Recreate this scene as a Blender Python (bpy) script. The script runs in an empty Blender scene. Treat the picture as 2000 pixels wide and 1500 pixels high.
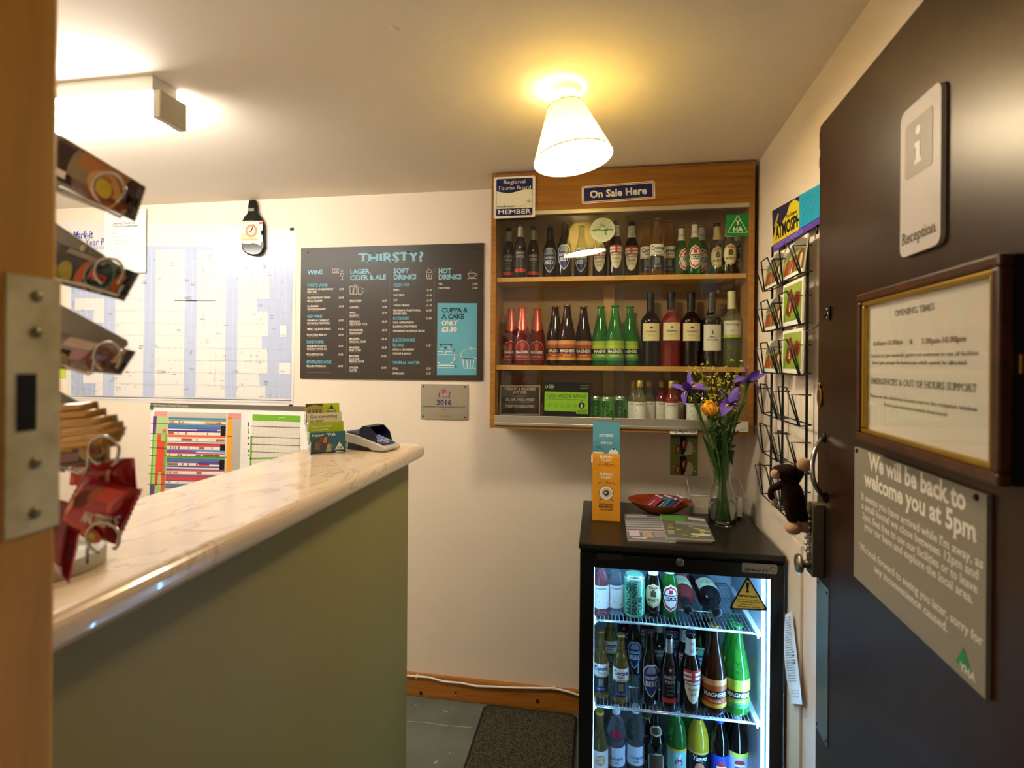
import bpy, math, random
from mathutils import Vector, Matrix
PI = math.pi
S = bpy.context.scene
COL = S.collection
RND = random.Random(11)

# ------------------------------------------------------------------ camera, exposure, world, lights
F, CX, CY, YAW, ROLL, CAMH = 1039.0, 1000.0, 707.0, 0.1614, 0.0077, 1.469
cd = bpy.data.cameras.new('camera')
cam = bpy.data.objects.new('camera', cd)
COL.objects.link(cam)
cd.sensor_fit = 'HORIZONTAL'
cd.sensor_width = 36.0
cd.lens = 36.0 * F / 2000.0
cd.shift_x = 0.0
cd.shift_y = -(750.0 - CY) / 2000.0
cd.clip_start = 0.02
cam.matrix_world = (Matrix.Translation((0, 0, CAMH)) @ Matrix.Rotation(YAW, 4, 'Z')
                    @ Matrix.Rotation(PI / 2, 4, 'X') @ Matrix.Rotation(ROLL, 4, 'Z'))
cd.dof.use_dof = True
cd.dof.focus_distance = 1.95
cd.dof.aperture_fstop = 4.0
S.camera = cam

S.view_settings.view_transform = 'Standard'
S.view_settings.look = 'None'
S.view_settings.gamma = 1.0
S.view_settings.use_curve_mapping = False
S.view_settings.exposure = 1.42

wd = bpy.data.worlds.new('world')
S.world = wd
wd.use_nodes = True
bg = wd.node_tree.nodes['Background']
bg.inputs[0].default_value = (1.0, 0.82, 0.62, 1)
bg.inputs[1].default_value = 0.07

TUBE_STRENGTH = 15.0
TUBE_COLOR = (1.0, 0.95, 0.87)
LAMP_STRENGTH = 27.0
BULB_POWER = 6.2
BULB_COLOR = (1.0, 0.76, 0.40)
STRIP_STRENGTH = 44.0
ADDED_STRIP_STRENGTH = 18.0
STRIP_COLOR = (0.22, 0.55, 1.0)


# ------------------------------------------------------------------ view rays (photo measurements -> places in the room)
_c, _s = math.cos(YAW), math.sin(YAW)
EYE = Vector((0, 0, CAMH))


def ray(px, py):
    dx, dy = (px - CX) / F, (py - CY) / F
    cr, sr = math.cos(ROLL), math.sin(ROLL)
    x, y = cr * dx + sr * dy, -sr * dx + cr * dy
    return Vector((_c * x - _s, _s * x + _c, -y))


def at_y(px, py, Y):
    d = ray(px, py)
    return EYE + d * (Y / d.y)


def at_z(px, py, Z):
    d = ray(px, py)
    return EYE + d * ((Z - CAMH) / d.z)


def at_plane(px, py, p, n):
    d = ray(px, py)
    return EYE + d * ((p - EYE).dot(n) / d.dot(n))


# ------------------------------------------------------------------ materials
def lin(c):
    if isinstance(c, str):
        c = [int(c[i:i + 2], 16) / 255.0 for i in (0, 2, 4)]
        return tuple((x / 12.92 if x <= 0.04045 else ((x + 0.055) / 1.055) ** 2.4) for x in c)
    return tuple(c)


MATS = {}


def mat(name, col, rough=0.5, metal=0.0, spec=0.5, trans=0.0, ior=1.45, emit=None, es=0.0, coat=0.0, sheen=0.0, noise=None, bump=None):
    """noise=(scale, second colour, lo, hi); bump=(scale, strength)"""
    if name in MATS:
        return MATS[name]
    m = bpy.data.materials.new(name)
    m.use_nodes = True
    nt = m.node_tree
    b = nt.nodes['Principled BSDF']
    c = lin(col)
    b.inputs['Base Color'].default_value = (*c, 1)
    b.inputs['Roughness'].default_value = rough
    b.inputs['Metallic'].default_value = metal
    b.inputs['Specular IOR Level'].default_value = spec
    b.inputs['Transmission Weight'].default_value = trans
    b.inputs['IOR'].default_value = ior
    b.inputs['Coat Weight'].default_value = coat
    b.inputs['Sheen Weight'].default_value = sheen
    if emit is not None:
        b.inputs['Emission Color'].default_value = (*lin(emit), 1)
        b.inputs['Emission Strength'].default_value = es
    if noise or bump:
        tc = nt.nodes.new('ShaderNodeTexCoord')
    if noise:
        n = nt.nodes.new('ShaderNodeTexNoise')
        n.inputs['Scale'].default_value = noise[0]
        n.inputs['Detail'].default_value = 4
        r = nt.nodes.new('ShaderNodeValToRGB')
        r.color_ramp.elements[0].position = noise[2]
        r.color_ramp.elements[1].position = noise[3]
        r.color_ramp.elements[0].color = (*c, 1)
        r.color_ramp.elements[1].color = (*lin(noise[1]), 1)
        nt.links.new(tc.outputs['Object'], n.inputs['Vector'])
        nt.links.new(n.outputs['Fac'], r.inputs['Fac'])
        nt.links.new(r.outputs['Color'], b.inputs['Base Color'])
    if bump:
        n2 = nt.nodes.new('ShaderNodeTexNoise')
        n2.inputs['Scale'].default_value = bump[0]
        n2.inputs['Detail'].default_value = 3
        bp = nt.nodes.new('ShaderNodeBump')
        bp.inputs['Strength'].default_value = bump[1]
        bp.inputs['Distance'].default_value = 0.002
        nt.links.new(tc.outputs['Object'], n2.inputs['Vector'])
        nt.links.new(n2.outputs['Fac'], bp.inputs['Height'])
        nt.links.new(bp.outputs['Normal'], b.inputs['Normal'])
    MATS[name] = m
    return m


def wood(name, c1, c2, scale=(3, 40, 40), rough=0.4, spec=0.5, dist=3.0, coat=0.0, lo=0.3, hi=0.7):
    if name in MATS:
        return MATS[name]
    m = mat(name, c1, rough, spec=spec, coat=coat)
    nt = m.node_tree
    b = nt.nodes['Principled BSDF']
    tc = nt.nodes.new('ShaderNodeTexCoord')
    mp = nt.nodes.new('ShaderNodeMapping')
    mp.inputs['Scale'].default_value = scale
    n = nt.nodes.new('ShaderNodeTexNoise')
    n.inputs['Scale'].default_value = 1.0
    n.inputs['Detail'].default_value = 6
    n.inputs['Roughness'].default_value = 0.65
    n.inputs['Distortion'].default_value = dist * 0.2
    r = nt.nodes.new('ShaderNodeValToRGB')
    r.color_ramp.elements[0].position = lo
    r.color_ramp.elements[1].position = hi
    r.color_ramp.elements[0].color = (*lin(c1), 1)
    r.color_ramp.elements[1].color = (*lin(c2), 1)
    nt.links.new(tc.outputs['Object'], mp.inputs['Vector'])
    nt.links.new(mp.outputs['Vector'], n.inputs['Vector'])
    nt.links.new(n.outputs['Fac'], r.inputs['Fac'])
    nt.links.new(r.outputs['Color'], b.inputs['Base Color'])
    return m


def pane_mat(name, tint=(1, 1, 1), refl=1.0, ior=1.5):
    """thin clear sheet: lets light straight through, mirrors by Fresnel"""
    if name in MATS:
        return MATS[name]
    m = bpy.data.materials.new(name)
    m.use_nodes = True
    nt = m.node_tree
    nt.nodes.clear()
    o = nt.nodes.new('ShaderNodeOutputMaterial')
    t = nt.nodes.new('ShaderNodeBsdfTransparent')
    t.inputs[0].default_value = (*tint, 1)
    g = nt.nodes.new('ShaderNodeBsdfGlossy')
    g.inputs['Roughness'].default_value = 0.0
    fr = nt.nodes.new('ShaderNodeFresnel')
    fr.inputs['IOR'].default_value = ior
    mu = nt.nodes.new('ShaderNodeMath')
    mu.operation = 'MULTIPLY'
    mu.inputs[1].default_value = refl
    mx = nt.nodes.new('ShaderNodeMixShader')
    ge = nt.nodes.new('ShaderNodeNewGeometry')
    fb = nt.nodes.new('ShaderNodeMath')          # only the face a ray enters by mirrors; the far face of the thin sheet passes it on
    fb.operation = 'SUBTRACT'
    fb.inputs[0].default_value = 1.0
    m2 = nt.nodes.new('ShaderNodeMath')
    m2.operation = 'MULTIPLY'
    m2.use_clamp = True
    nt.links.new(ge.outputs['Backfacing'], fb.inputs[1])
    nt.links.new(fr.outputs[0], mu.inputs[0])
    nt.links.new(mu.outputs[0], m2.inputs[0])
    nt.links.new(fb.outputs[0], m2.inputs[1])
    nt.links.new(m2.outputs[0], mx.inputs[0])
    nt.links.new(t.outputs[0], mx.inputs[1])
    nt.links.new(g.outputs[0], mx.inputs[2])
    nt.links.new(mx.outputs[0], o.inputs[0])
    MATS[name] = m
    return m


def flat(name, hexc, rough=0.55, spec=0.3):
    return mat(name, hexc, rough, spec=spec)


# ------------------------------------------------------------------ glyphs (Blender's own built-in letter shapes)
GL = {}


def load_glyphs():
    chars = "ABCDEFGHIJKLMNOPQRSTUVWXYZabcdefghijklmnopqrstuvwxyz0123456789&?!.,:-'/()+%*@£é"
    for bold in (0, 1, 2):
        tmp = []
        for ch in chars + ' ':
            for body in (ch, '|' + ch + '|'):
                if body == ' ':
                    continue
                cu = bpy.data.curves.new('glyph', 'FONT')
                cu.body = body
                cu.resolution_u = 2
                cu.offset = (0.0, 0.016, 0.034)[bold]
                ob = bpy.data.objects.new('glyph', cu)
                COL.objects.link(ob)
                tmp.append((ch, body, ob))
        cu = bpy.data.curves.new('glyph', 'FONT')
        cu.body = '||'
        cu.offset = (0.0, 0.016, 0.034)[bold]
        ob = bpy.data.objects.new('glyph', cu)
        COL.objects.link(ob)
        tmp.append(('', '||', ob))
        bpy.context.view_layer.update()
        dg = bpy.context.evaluated_depsgraph_get()
        wid = {}
        for ch, body, ob in tmp:
            me = bpy.data.meshes.new_from_object(ob.evaluated_get(dg))
            vs = [(v.co.x, v.co.y) for v in me.vertices]
            fs = [tuple(p.vertices) for p in me.polygons]
            if body == ch:
                GL[(ch, bold)] = [vs, fs, 0.5]
            else:
                wid[ch] = max(v[0] for v in vs) - min(v[0] for v in vs)
            bpy.data.meshes.remove(me)
        for ch in chars:
            GL[(ch, bold)][2] = wid[ch] - wid['']
        GL[(' ', bold)] = [[], [], wid[' '] - wid['']]
        for ch, body, ob in tmp:
            cu = ob.data
            bpy.data.objects.remove(ob)
            bpy.data.curves.remove(cu)
    caps = max(v[1] for v in GL[('H', 0)][0])
    return caps


CAP = load_glyphs()

# slab serifs for capitals: (x position list as fraction of the glyph's ink width, at top?, at bottom?)
SLAB = {'T': [(.5, 0, 1)], 'H': [(.08, 1, 1), (.92, 1, 1)], 'I': [(.5, 1, 1)], 'R': [(.1, 0, 1), (.92, 0, 1)], 'Y': [(.08, 1, 0), (.92, 1, 0), (.5, 0, 1)],
        'N': [(.08, 1, 1), (.92, 1, 0)], 'K': [(.1, 1, 1), (.92, 1, 1)], 'A': [(.06, 0, 1), (.94, 0, 1)], 'W': [(.05, 1, 0), (.95, 1, 0)], 'L': [(.12, 1, 0)],
        'F': [(.12, 0, 1)], 'P': [(.12, 0, 1)], 'U': [(.1, 1, 0), (.9, 1, 0)], 'M': [(.07, 0, 1), (.93, 0, 1)],
        'i': [(.5, 0, 1)], 'l': [(.5, 0, 1)], 'm': [(.08, 0, 1), (.5, 0, 1), (.92, 0, 1)], 'n': [(.1, 0, 1), (.9, 0, 1)], 'h': [(.1, 0, 1), (.9, 0, 1)], 'r': [(.25, 0, 1)],
        'w': [(.07, 1, 0), (.93, 1, 0)], 'k': [(.1, 0, 1), (.9, 0, 1)], 'p': [(.12, -1, 0)], 'f': [(.4, 0, 1)]}


def text_geo(s, bold=0, slab=False):
    """2D vertices and faces of a line of text, cap height 1, and its width"""
    V, Fc = [], []
    x = 0.0
    for ch in s:
        vs, fs, adv = GL.get((ch, bold), GL[(' ', bold)])
        o = len(V)
        V.extend(((vx + x) / CAP, vy / CAP) for vx, vy in vs)
        Fc.extend(tuple(i + o for i in f) for f in fs)
        if slab and ch in SLAB and vs:
            x0, x1 = min(v[0] for v in vs), max(v[0] for v in vs)
            xh = max(v[1] for v in vs)
            for fx, top, bot in SLAB[ch]:
                cx = x0 + (x1 - x0) * fx
                hw = 0.135 if ch.isupper() else 0.1
                th = 0.075 if bold else 0.06
                ys = []
                if top == 1:
                    ys.append((xh - th, xh))
                if bot == 1:
                    ys.append((0, th))
                if top == -1:
                    y0 = min(v[1] for v in vs)
                    ys.append((y0, y0 + th))
                for ya, yb in ys:
                    o = len(V)
                    V.extend([((cx - hw + x) / CAP, ya / CAP), ((cx + hw + x) / CAP, ya / CAP), ((cx + hw + x) / CAP, yb / CAP), ((cx - hw + x) / CAP, yb / CAP)])
                    Fc.append((o, o + 1, o + 2, o + 3))
        x += adv
    return V, Fc, x / CAP


# ------------------------------------------------------------------ mesh builder
class MB:
    def __init__(s):
        s.v, s.f, s.m, s.sm = [], [], [], []
        s.M = None

    def add(s, vs, fs, mi=0, smooth=False):
        o = len(s.v)
        if s.M is not None:
            vs = [s.M @ Vector(p) for p in vs]
        s.v.extend(tuple(p) for p in vs)
        for f in fs:
            s.f.append(tuple(i + o for i in f))
            s.m.append(mi)
            s.sm.append(smooth)
        return s

    def box(s, a, b, mi=0):
        x0, x1 = sorted((a[0], b[0]))
        y0, y1 = sorted((a[1], b[1]))
        z0, z1 = sorted((a[2], b[2]))
        vs = [(x0, y0, z0), (x1, y0, z0), (x1, y1, z0), (x0, y1, z0), (x0, y0, z1), (x1, y0, z1), (x1, y1, z1), (x0, y1, z1)]
        return s.add(vs, [(0, 3, 2, 1), (4, 5, 6, 7), (0, 1, 5, 4), (1, 2, 6, 5), (2, 3, 7, 6), (3, 0, 4, 7)], mi)

    def prism(s, pts, z0, z1, mi=0, mi_top=None, smooth=False):
        """polygon in local xy pulled from z0 to z1"""
        n = len(pts)
        vs = [(p[0], p[1], z0) for p in pts] + [(p[0], p[1], z1) for p in pts]
        s.add(vs, [tuple(range(n - 1, -1, -1))], mi)
        o = len(s.v) - 2 * n
        s.f.append(tuple(range(o + n, o + 2 * n)))
        s.m.append(mi if mi_top is None else mi_top)
        s.sm.append(False)
        for i in range(n):
            j = (i + 1) % n
            s.f.append((o + i, o + j, o + n + j, o + n + i))
            s.m.append(mi)
            s.sm.append(smooth)
        return s

    def poly(s, pts, z=0.0, mi=0):
        return s.add([(p[0], p[1], z) for p in pts], [tuple(range(len(pts)))], mi)

    def rect(s, x0, y0, x1, y1, z=0.0, mi=0):
        return s.poly([(min(x0, x1), min(y0, y1)), (max(x0, x1), min(y0, y1)), (max(x0, x1), max(y0, y1)), (min(x0, x1), max(y0, y1))], z, mi)

    def line(s, pts, w, z=0.0, mi=0, closed=False):
        """flat polyline of width w in local xy"""
        P = [Vector(p) for p in pts]
        n = len(P)
        for i in range(n if closed else n - 1):
            a, b = P[i], P[(i + 1) % n]
            d = (b - a)
            if d.length < 1e-9:
                continue
            d.normalize()
            q = Vector((-d.y, d.x)) * w / 2
            e = d * w * 0.3
            s.add([(*(a - q - e), z), (*(b - q + e), z), (*(b + q + e), z), (*(a + q - e), z)], [(0, 1, 2, 3)], mi)
        return s

    def disc(s, cx, cy, r, z=0.0, mi=0, n=28, ry=None):
        ry = r if ry is None else ry
        return s.poly([(cx + r * math.cos(2 * PI * i / n), cy + ry * math.sin(2 * PI * i / n)) for i in range(n)], z, mi)

    def ring(s, cx, cy, r, w, z=0.0, mi=0, n=28, ry=None, a0=0.0, a1=2 * PI):
        ry = r if ry is None else ry
        vs, fs = [], []
        for i in range(n + 1):
            a = a0 + (a1 - a0) * i / n
            vs += [(cx + (r - w / 2) * math.cos(a), cy + (ry - w / 2) * math.sin(a), z), (cx + (r + w / 2) * math.cos(a), cy + (ry + w / 2) * math.sin(a), z)]
        for i in range(n):
            fs.append((2 * i, 2 * i + 1, 2 * i + 3, 2 * i + 2))
        return s.add(vs, fs, mi)

    def text(s, t, x, y, h, z=0.0, mi=0, w=None, bold=0, align='L', slab=False, wrap=None, shear=0.0):
        V, Fc, W = text_geo(t, bold, slab)
        if not V:
            return s
        sx = h if w is None else w / W
        ox = x - (W * sx * {'L': 0, 'C': 0.5, 'R': 1}[align])
        pts = [(ox + vx * sx + vy * h * shear, y + vy * h) for vx, vy in V]
        if wrap:
            s.add([wrap(p[0], p[1]) for p in pts], Fc, mi)
        else:
            s.add([(p[0], p[1], z) for p in pts], Fc, mi)
        return s

    def lathe(s, prof, n=24, mi=0, c=(0, 0, 0), smooth=True, cap0=True, cap1=True):
        vs, fs = [], []
        k = len(prof)
        for r, z in prof:
            for i in range(n):
                a = 2 * PI * i / n
                vs.append((c[0] + r * math.cos(a), c[1] + r * math.sin(a), c[2] + z))
        for j in range(k - 1):
            for i in range(n):
                i2 = (i + 1) % n
                fs.append((j * n + i, j * n + i2, (j + 1) * n + i2, (j + 1) * n + i))
        s.add(vs, fs, mi, smooth)
        o = len(s.v) - k * n
        if cap0:
            s.f.append(tuple(o + i for i in range(n - 1, -1, -1)))
            s.m.append(mi)
            s.sm.append(False)
        if cap1:
            s.f.append(tuple(o + (k - 1) * n + i for i in range(n)))
            s.m.append(mi)
            s.sm.append(False)
        return s

    def tube(s, pts, r, n=8, mi=0, closed=False, radii=None):
        P = [Vector(p) for p in pts]
        k = len(P)
        vs, fs = [], []
        up = None
        for i in range(k):
            if closed:
                t = P[(i + 1) % k] - P[i - 1]
            else:
                t = P[min(i + 1, k - 1)] - P[max(i - 1, 0)]
            t.normalize()
            if up is None:
                up = Vector((0, 0, 1)) if abs(t.z) < 0.9 else Vector((1, 0, 0))
            a = t.cross(up)
            if a.length < 1e-6:
                a = t.cross(Vector((0.3, 0.9, 0.1)))
            a.normalize()
            b = a.cross(t)
            up = b
            rr = radii[i] if radii else r
            for j in range(n):
                q = 2 * PI * j / n
                vs.append(P[i] + (a * math.cos(q) + b * math.sin(q)) * rr)
        m = k if closed else k - 1
        for i in range(m):
            i2 = (i + 1) % k
            for j in range(n):
                j2 = (j + 1) % n
                fs.append((i * n + j, i * n + j2, i2 * n + j2, i2 * n + j))
        if not closed:
            fs.append(tuple(range(n - 1, -1, -1)))
            fs.append(tuple((k - 1) * n + j for j in range(n)))
        return s.add(vs, fs, mi, True)

    def ball(s, c, r, mi=0, n=16, k=10, M=None):
        """ellipsoid; r a number or three"""
        if not hasattr(r, '__len__'):
            r = (r, r, r)
        vs, fs = [], []
        for j in range(1, k):
            p = PI * j / k
            for i in range(n):
                a = 2 * PI * i / n
                vs.append(Vector((r[0] * math.sin(p) * math.cos(a), r[1] * math.sin(p) * math.sin(a), r[2] * math.cos(p))))
        vs += [Vector((0, 0, r[2])), Vector((0, 0, -r[2]))]
        t, b = len(vs) - 2, len(vs) - 1
        for j in range(k - 2):
            for i in range(n):
                i2 = (i + 1) % n
                fs.append((j * n + i, (j + 1) * n + i, (j + 1) * n + i2, j * n + i2))
        for i in range(n):
            i2 = (i + 1) % n
            fs.append((t, i, i2))
            fs.append((b, (k - 2) * n + i2, (k - 2) * n + i))
        if M is not None:
            vs = [M @ v for v in vs]
        return s.add([v + Vector(c) for v in vs], fs, mi, True)

    def grid(s, fn, nu, nv, mi=0, smooth=True):
        """fn(u,v) in 0..1"""
        vs = [fn(i / nu, j / nv) for j in range(nv + 1) for i in range(nu + 1)]
        fs = [(j * (nu + 1) + i, j * (nu + 1) + i + 1, (j + 1) * (nu + 1) + i + 1, (j + 1) * (nu + 1) + i) for j in range(nv) for i in range(nu)]
        return s.add(vs, fs, mi, smooth)

    def build(s, name, mats, parent=None, bev=0.0, local=False, origin=None, seg=2, frame=None):
        """frame: matrix of a single-mesh thing whose vertices are local to it"""
        vs = [Vector(p) for p in s.v]
        mw = None
        if parent is not None:
            if not local:
                inv = ROOTM[parent.name].inverted()
                vs = [inv @ p for p in vs]
        elif frame is not None:
            mw = frame
            inv = frame.inverted()
            vs = [inv @ p for p in vs]
        else:
            if origin is None:
                xs, ys, zs = [p.x for p in vs], [p.y for p in vs], [p.z for p in vs]
                origin = Vector(((min(xs) + max(xs)) / 2, (min(ys) + max(ys)) / 2, min(zs)))
            origin = Vector(origin)
            vs = [p - origin for p in vs]
            mw = Matrix.Translation(origin)
        me = bpy.data.meshes.new(name)
        me.from_pydata([tuple(p) for p in vs], [], s.f)
        for m in (mats if isinstance(mats, (list, tuple)) else [mats]):
            me.materials.append(m)
        me.polygons.foreach_set('material_index', s.m)
        me.polygons.foreach_set('use_smooth', s.sm)
        me.update()
        ob = bpy.data.objects.new(name, me)
        COL.objects.link(ob)
        if parent is not None:
            ob.parent = parent
            ROOTM[ob.name] = ROOTM[parent.name]
        else:
            ob.matrix_world = mw
            ROOTM[ob.name] = mw
        if bev > 0:
            bm = ob.modifiers.new('bevel', 'BEVEL')
            bm.width = bev
            bm.segments = seg
            bm.limit_method = 'ANGLE'
            bm.angle_limit = math.radians(40)
        return ob


ROOTM = {}


def tag(o, label, cat, group=None, kind=None):
    o['label'] = label
    o['category'] = cat
    if group:
        o['group'] = group
    if kind:
        o['kind'] = kind
    return o


def thing(name, label, cat, loc=(0, 0, 0), rotz=0.0, group=None, frame=None):
    o = bpy.data.objects.new(name, None)
    COL.objects.link(o)
    mw = frame if frame is not None else Matrix.Translation(Vector(loc)) @ Matrix.Rotation(rotz, 4, 'Z')
    o.matrix_world = mw
    o.empty_display_size = 0.05
    ROOTM[o.name] = mw
    return tag(o, label, cat, group)


def struct(o, label=None, cat=None):
    o['kind'] = 'structure'
    if label:
        o['label'] = label
    if cat:
        o['category'] = cat
    return o


def dup(root, frame, label, group=None):
    """copy of a thing with its parts and sub-parts"""
    r = root.copy()
    COL.objects.link(r)
    r.matrix_world = frame
    ROOTM[r.name] = frame
    r['label'] = label
    if group:
        r['group'] = group

    def kids(a, b):
        for ch in list(a.children):
            c = ch.copy()
            COL.objects.link(c)
            c.parent = b
            kids(ch, c)
    kids(root, r)
    return r


def frame_of(origin, U, V):
    """local x along U, y along V, z out of the surface"""
    U, V = Vector(U).normalized(), Vector(V).normalized()
    N = U.cross(V).normalized()
    V = N.cross(U)
    m = Matrix((U, V, N)).transposed().to_4x4()
    m.translation = Vector(origin)
    return m


class Board:
    """a flat surface whose printed marks are given in photo pixels"""
    def __init__(s, frame):
        s.fr = frame
        s.inv = frame.inverted()
        s.p = frame.translation
        s.n = Vector((frame[0][2], frame[1][2], frame[2][2]))

    def uv(s, px, py):
        q = s.inv @ at_plane(px, py, s.p, s.n)
        return (q.x, q.y)

    def rect(s, mb, x0, y0, x1, y1, z, mi):
        a, b = s.uv(x0, y1), s.uv(x1, y0)
        mb.rect(a[0], a[1], b[0], b[1], z, mi)

    def quad(s, mb, pts, z, mi):
        mb.poly([s.uv(*p) for p in pts], z, mi)

    def line(s, mb, pts, w, z, mi, closed=False):
        mb.line([s.uv(*p) for p in pts], w, z, mi, closed)

    def text(s, mb, t, x0, ytop, x1, ybase, z, mi, bold=0, slab=False, shear=0.0):
        a = s.uv(x0, ybase)
        b = s.uv(x1, ybase)
        c = s.uv(x0, ytop)
        mb.text(t, a[0], a[1], abs(c[1] - a[1]), z, mi, w=b[0] - a[0], bold=bold, slab=slab, shear=shear)


def wall_frame(px, py, Y):
    """frame on a surface facing the viewer's wall (x right, y up, z towards the room) with origin at that photo point"""
    return frame_of(at_y(px, py, Y), (1, 0, 0), (0, 0, 1))


# ------------------------------------------------------------------ room
D, H = 2.252, 2.214
XL, XR = -2.9, 0.581
KR = -0.0367          # the right wall is not quite square to the back wall
YF = 0.34             # room face of the wall with the doorway


def wall_x(y):
    return XR + KR * (D - y)


m_wall = mat('wall_paint', 'e8dac6', 0.65, spec=0.3, bump=(35, 0.12))
m_ceil = mat('ceiling_paint', 'f0e4d3', 0.7, spec=0.25, bump=(25, 0.12))
m_floor = mat('painted_floor', '6b7268', 0.35, spec=0.45, noise=(9, '5d645b', 0.35, 0.7))
m_pine = wood('pine', 'b9792e', '8f5416', (4, 60, 60), 0.35, lo=0.35, hi=0.75)
m_jamb = wood('stained_jamb', 'e6a840', 'c4882c', (25, 25, 3), 0.4)
m_cab = wood('oak_veneer', 'a8762c', '865519', (2.5, 60, 60), 0.4, lo=0.3, hi=0.7)
m_cabin = wood('cabinet_lining', 'a98558', '97744a', (3, 30, 8), 0.55)
m_door = wood('dark_door', '220f05', '30180a', (30, 30, 2.5), 0.33, spec=0.5)
m_black = mat('black_plastic', '08080a', 0.35)
m_blackgloss = mat('black_gloss', '040405', 0.12)
m_chrome = mat('chrome', 'c8c8c8', 0.18, metal=1.0)
m_steel = mat('brushed_steel', 'b4b0a6', 0.32, metal=1.0)
m_alu = mat('aluminium', 'c9c4b6', 0.38, metal=0.85)
m_brass = mat('brass', 'b98a32', 0.28, metal=1.0)
m_white = mat('white_plastic', 'f0ede6', 0.4)
m_paper = mat('white_paper', 'f2efe8', 0.6, spec=0.2)
m_ink = flat('black_ink', '15130f')
m_glass = pane_mat('window_glass', (0.97, 0.985, 0.97), 1.8)
m_acryl = pane_mat('clear_acrylic', (0.97, 0.98, 0.98), 1.0)

m_door.node_tree.nodes['Principled BSDF'].inputs['Specular Tint'].default_value = (1.0, .82, .60, 1)

# floor and ceiling
struct(MB().box((XL - .1, -1.6, -.1), (XR + .3, D + .1, 0)).build('floor', m_floor))
struct(MB().box((XL - .1, YF - .12, H), (XR + .3, D + .1, H + .1)).build('ceiling', m_ceil))
struct(MB().box((XL - .1, D, 0), (XR + .3, D + .1, H)).build('wall_back', m_wall))
rw = MB()
rw.prism([(wall_x(D), D), (wall_x(YF - .12), YF - .12), (XR + .3, YF - .12), (XR + .3, D)], 0, H)
struct(rw.build('wall_right', m_wall))
struct(MB().box((XL - .1, YF - .12, 0), (XL, D, H)).build('wall_left', m_wall))
JX0, JX1 = -.405, .44
fw = MB()
fw.box((XL, YF - .12, 0), (JX0 - .03, YF, H))
fw.box((JX0 - .03, YF - .12, 2.04), (wall_x(YF), YF, H))
fw.box((JX1 + .03, YF - .12, 0), (wall_x(YF) - .002, YF, 2.04))
struct(fw.build('wall_front', m_wall))

# pale scuffs on the floor paint and a filled dent in the ceiling
sc_ = MB()
for pts, w in (([(795, 1409), (830, 1411), (870, 1417), (920, 1421)], .003), ([(866, 1388), (873, 1390)], .006), ([(848, 1491), (854, 1487)], .007), ([(877, 1471), (879, 1472)], .004), ([(811, 1376), (813, 1378)], .004), ([(884, 1382), (885, 1384)], .003)):
    q_ = [at_z(x, y, 0.0) for x, y in pts]
    sc_.line([(p.x, p.y) for p in q_], w, .0006)
so_ = sc_.build('scuff_mark', mat('scuff_pale', 'b3b09c', .6), parent=bpy.data.objects['floor'])
so_['kind'] = 'stuff'
dn_ = MB()
p = at_z(772, 57, H)
dn_.lathe([(.012, H + .001), (.010, H - .0015), (.004, H - .0025), (.0005, H - .0026)], 12, c=(p.x, p.y, 0))
dn_.build('filler_patch', m_ceil, parent=bpy.data.objects['ceiling'])

# skirting on the back wall, with knots and a stapled cable
bb = MB()
bb.box((-2.0, D - .018, 0), (-.06, D, .098))
bo = struct(bb.build('baseboard_back', m_pine, bev=.004))
kn = MB()
for px, py in ((822, 1354), (1050, 1370), (890, 1353)):
    p = at_y(px, py, D - .0185)
    kn.M = frame_of(p, (1, 0, 0), (0, 0, 1))
    kn.disc(0, 0, .009 if px != 890 else .005, 0, 0, 14)
kn.build('knot', mat('knot', '3b1d08', .5), parent=bo)

# painted floor scuffs belong to the floor's look; the cable is a thing
cab_pts = [(700, 1310), (760, 1316), (800, 1320), (814, 1321), (838, 1323), (866, 1331), (900, 1334), (930, 1340), (960, 1341), (1000, 1343), (1050, 1344), (1082, 1344), (1110, 1351), (1140, 1361), (1170, 1364)]
cv = MB().tube([at_y(x, y, D - .024) for x, y in cab_pts], .0042, 8)
tcab = thing('power_cable', 'white cable clipped along the pine skirting of the far wall', 'cable', at_y(960, 1341, D - .024))
cv.build('cord', m_white, parent=tcab)
for px, py in ((814, 1321), (1082, 1344)):
    p = at_y(px, py, D - .024)
    MB().box((p.x - .004, D - .0295, p.z - .005), (p.x + .004, D - .018, p.z + .0055)).build('cable_clip', m_white, parent=tcab)

# doorway: jamb lining on the left with its strike plate
jb = MB()
jb.box((JX0 - .03, YF - .15, 0), (JX0, YF + .003, 2.04))
jo = struct(jb.build('trim_1', m_jamb, bev=.004))
jr = MB()
jr.box((JX1, YF - .15, 0), (JX1 + .03, YF + .003, 2.04))
struct(jr.build('trim_2', m_jamb, bev=.003))
jt = MB()
jt.box((JX0 - .03, YF - .15, 2.04), (JX1 + .03, YF + .003, 2.07))
struct(jt.build('trim_3', m_jamb, bev=.003))
m_strike = mat('worn_strike_metal', 'efe0b2', 0.5, metal=0.15, noise=(40, 'cfbd88', 0.4, 0.7))
zs0, zs1 = 1.469 - (1045 - 704) * .385 / 1039, 1.469 + (704 - 545) * .385 / 1039
sp = MB()
sp.box((JX0 - .001, YF - .034, zs0), (JX0 + .0015, YF + .004, zs1))
so = sp.build('strike_plate', m_strike, parent=jo, bev=.0006)
zk0, zk1 = 1.469 - (848 - 704) * .375 / 1039, 1.469 - (735 - 704) * .375 / 1039
MB().box((JX0 + .001, YF - .027, zk0), (JX0 + .0021, YF - .014, zk1)).build('keep_hole', m_ink, parent=so)
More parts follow.
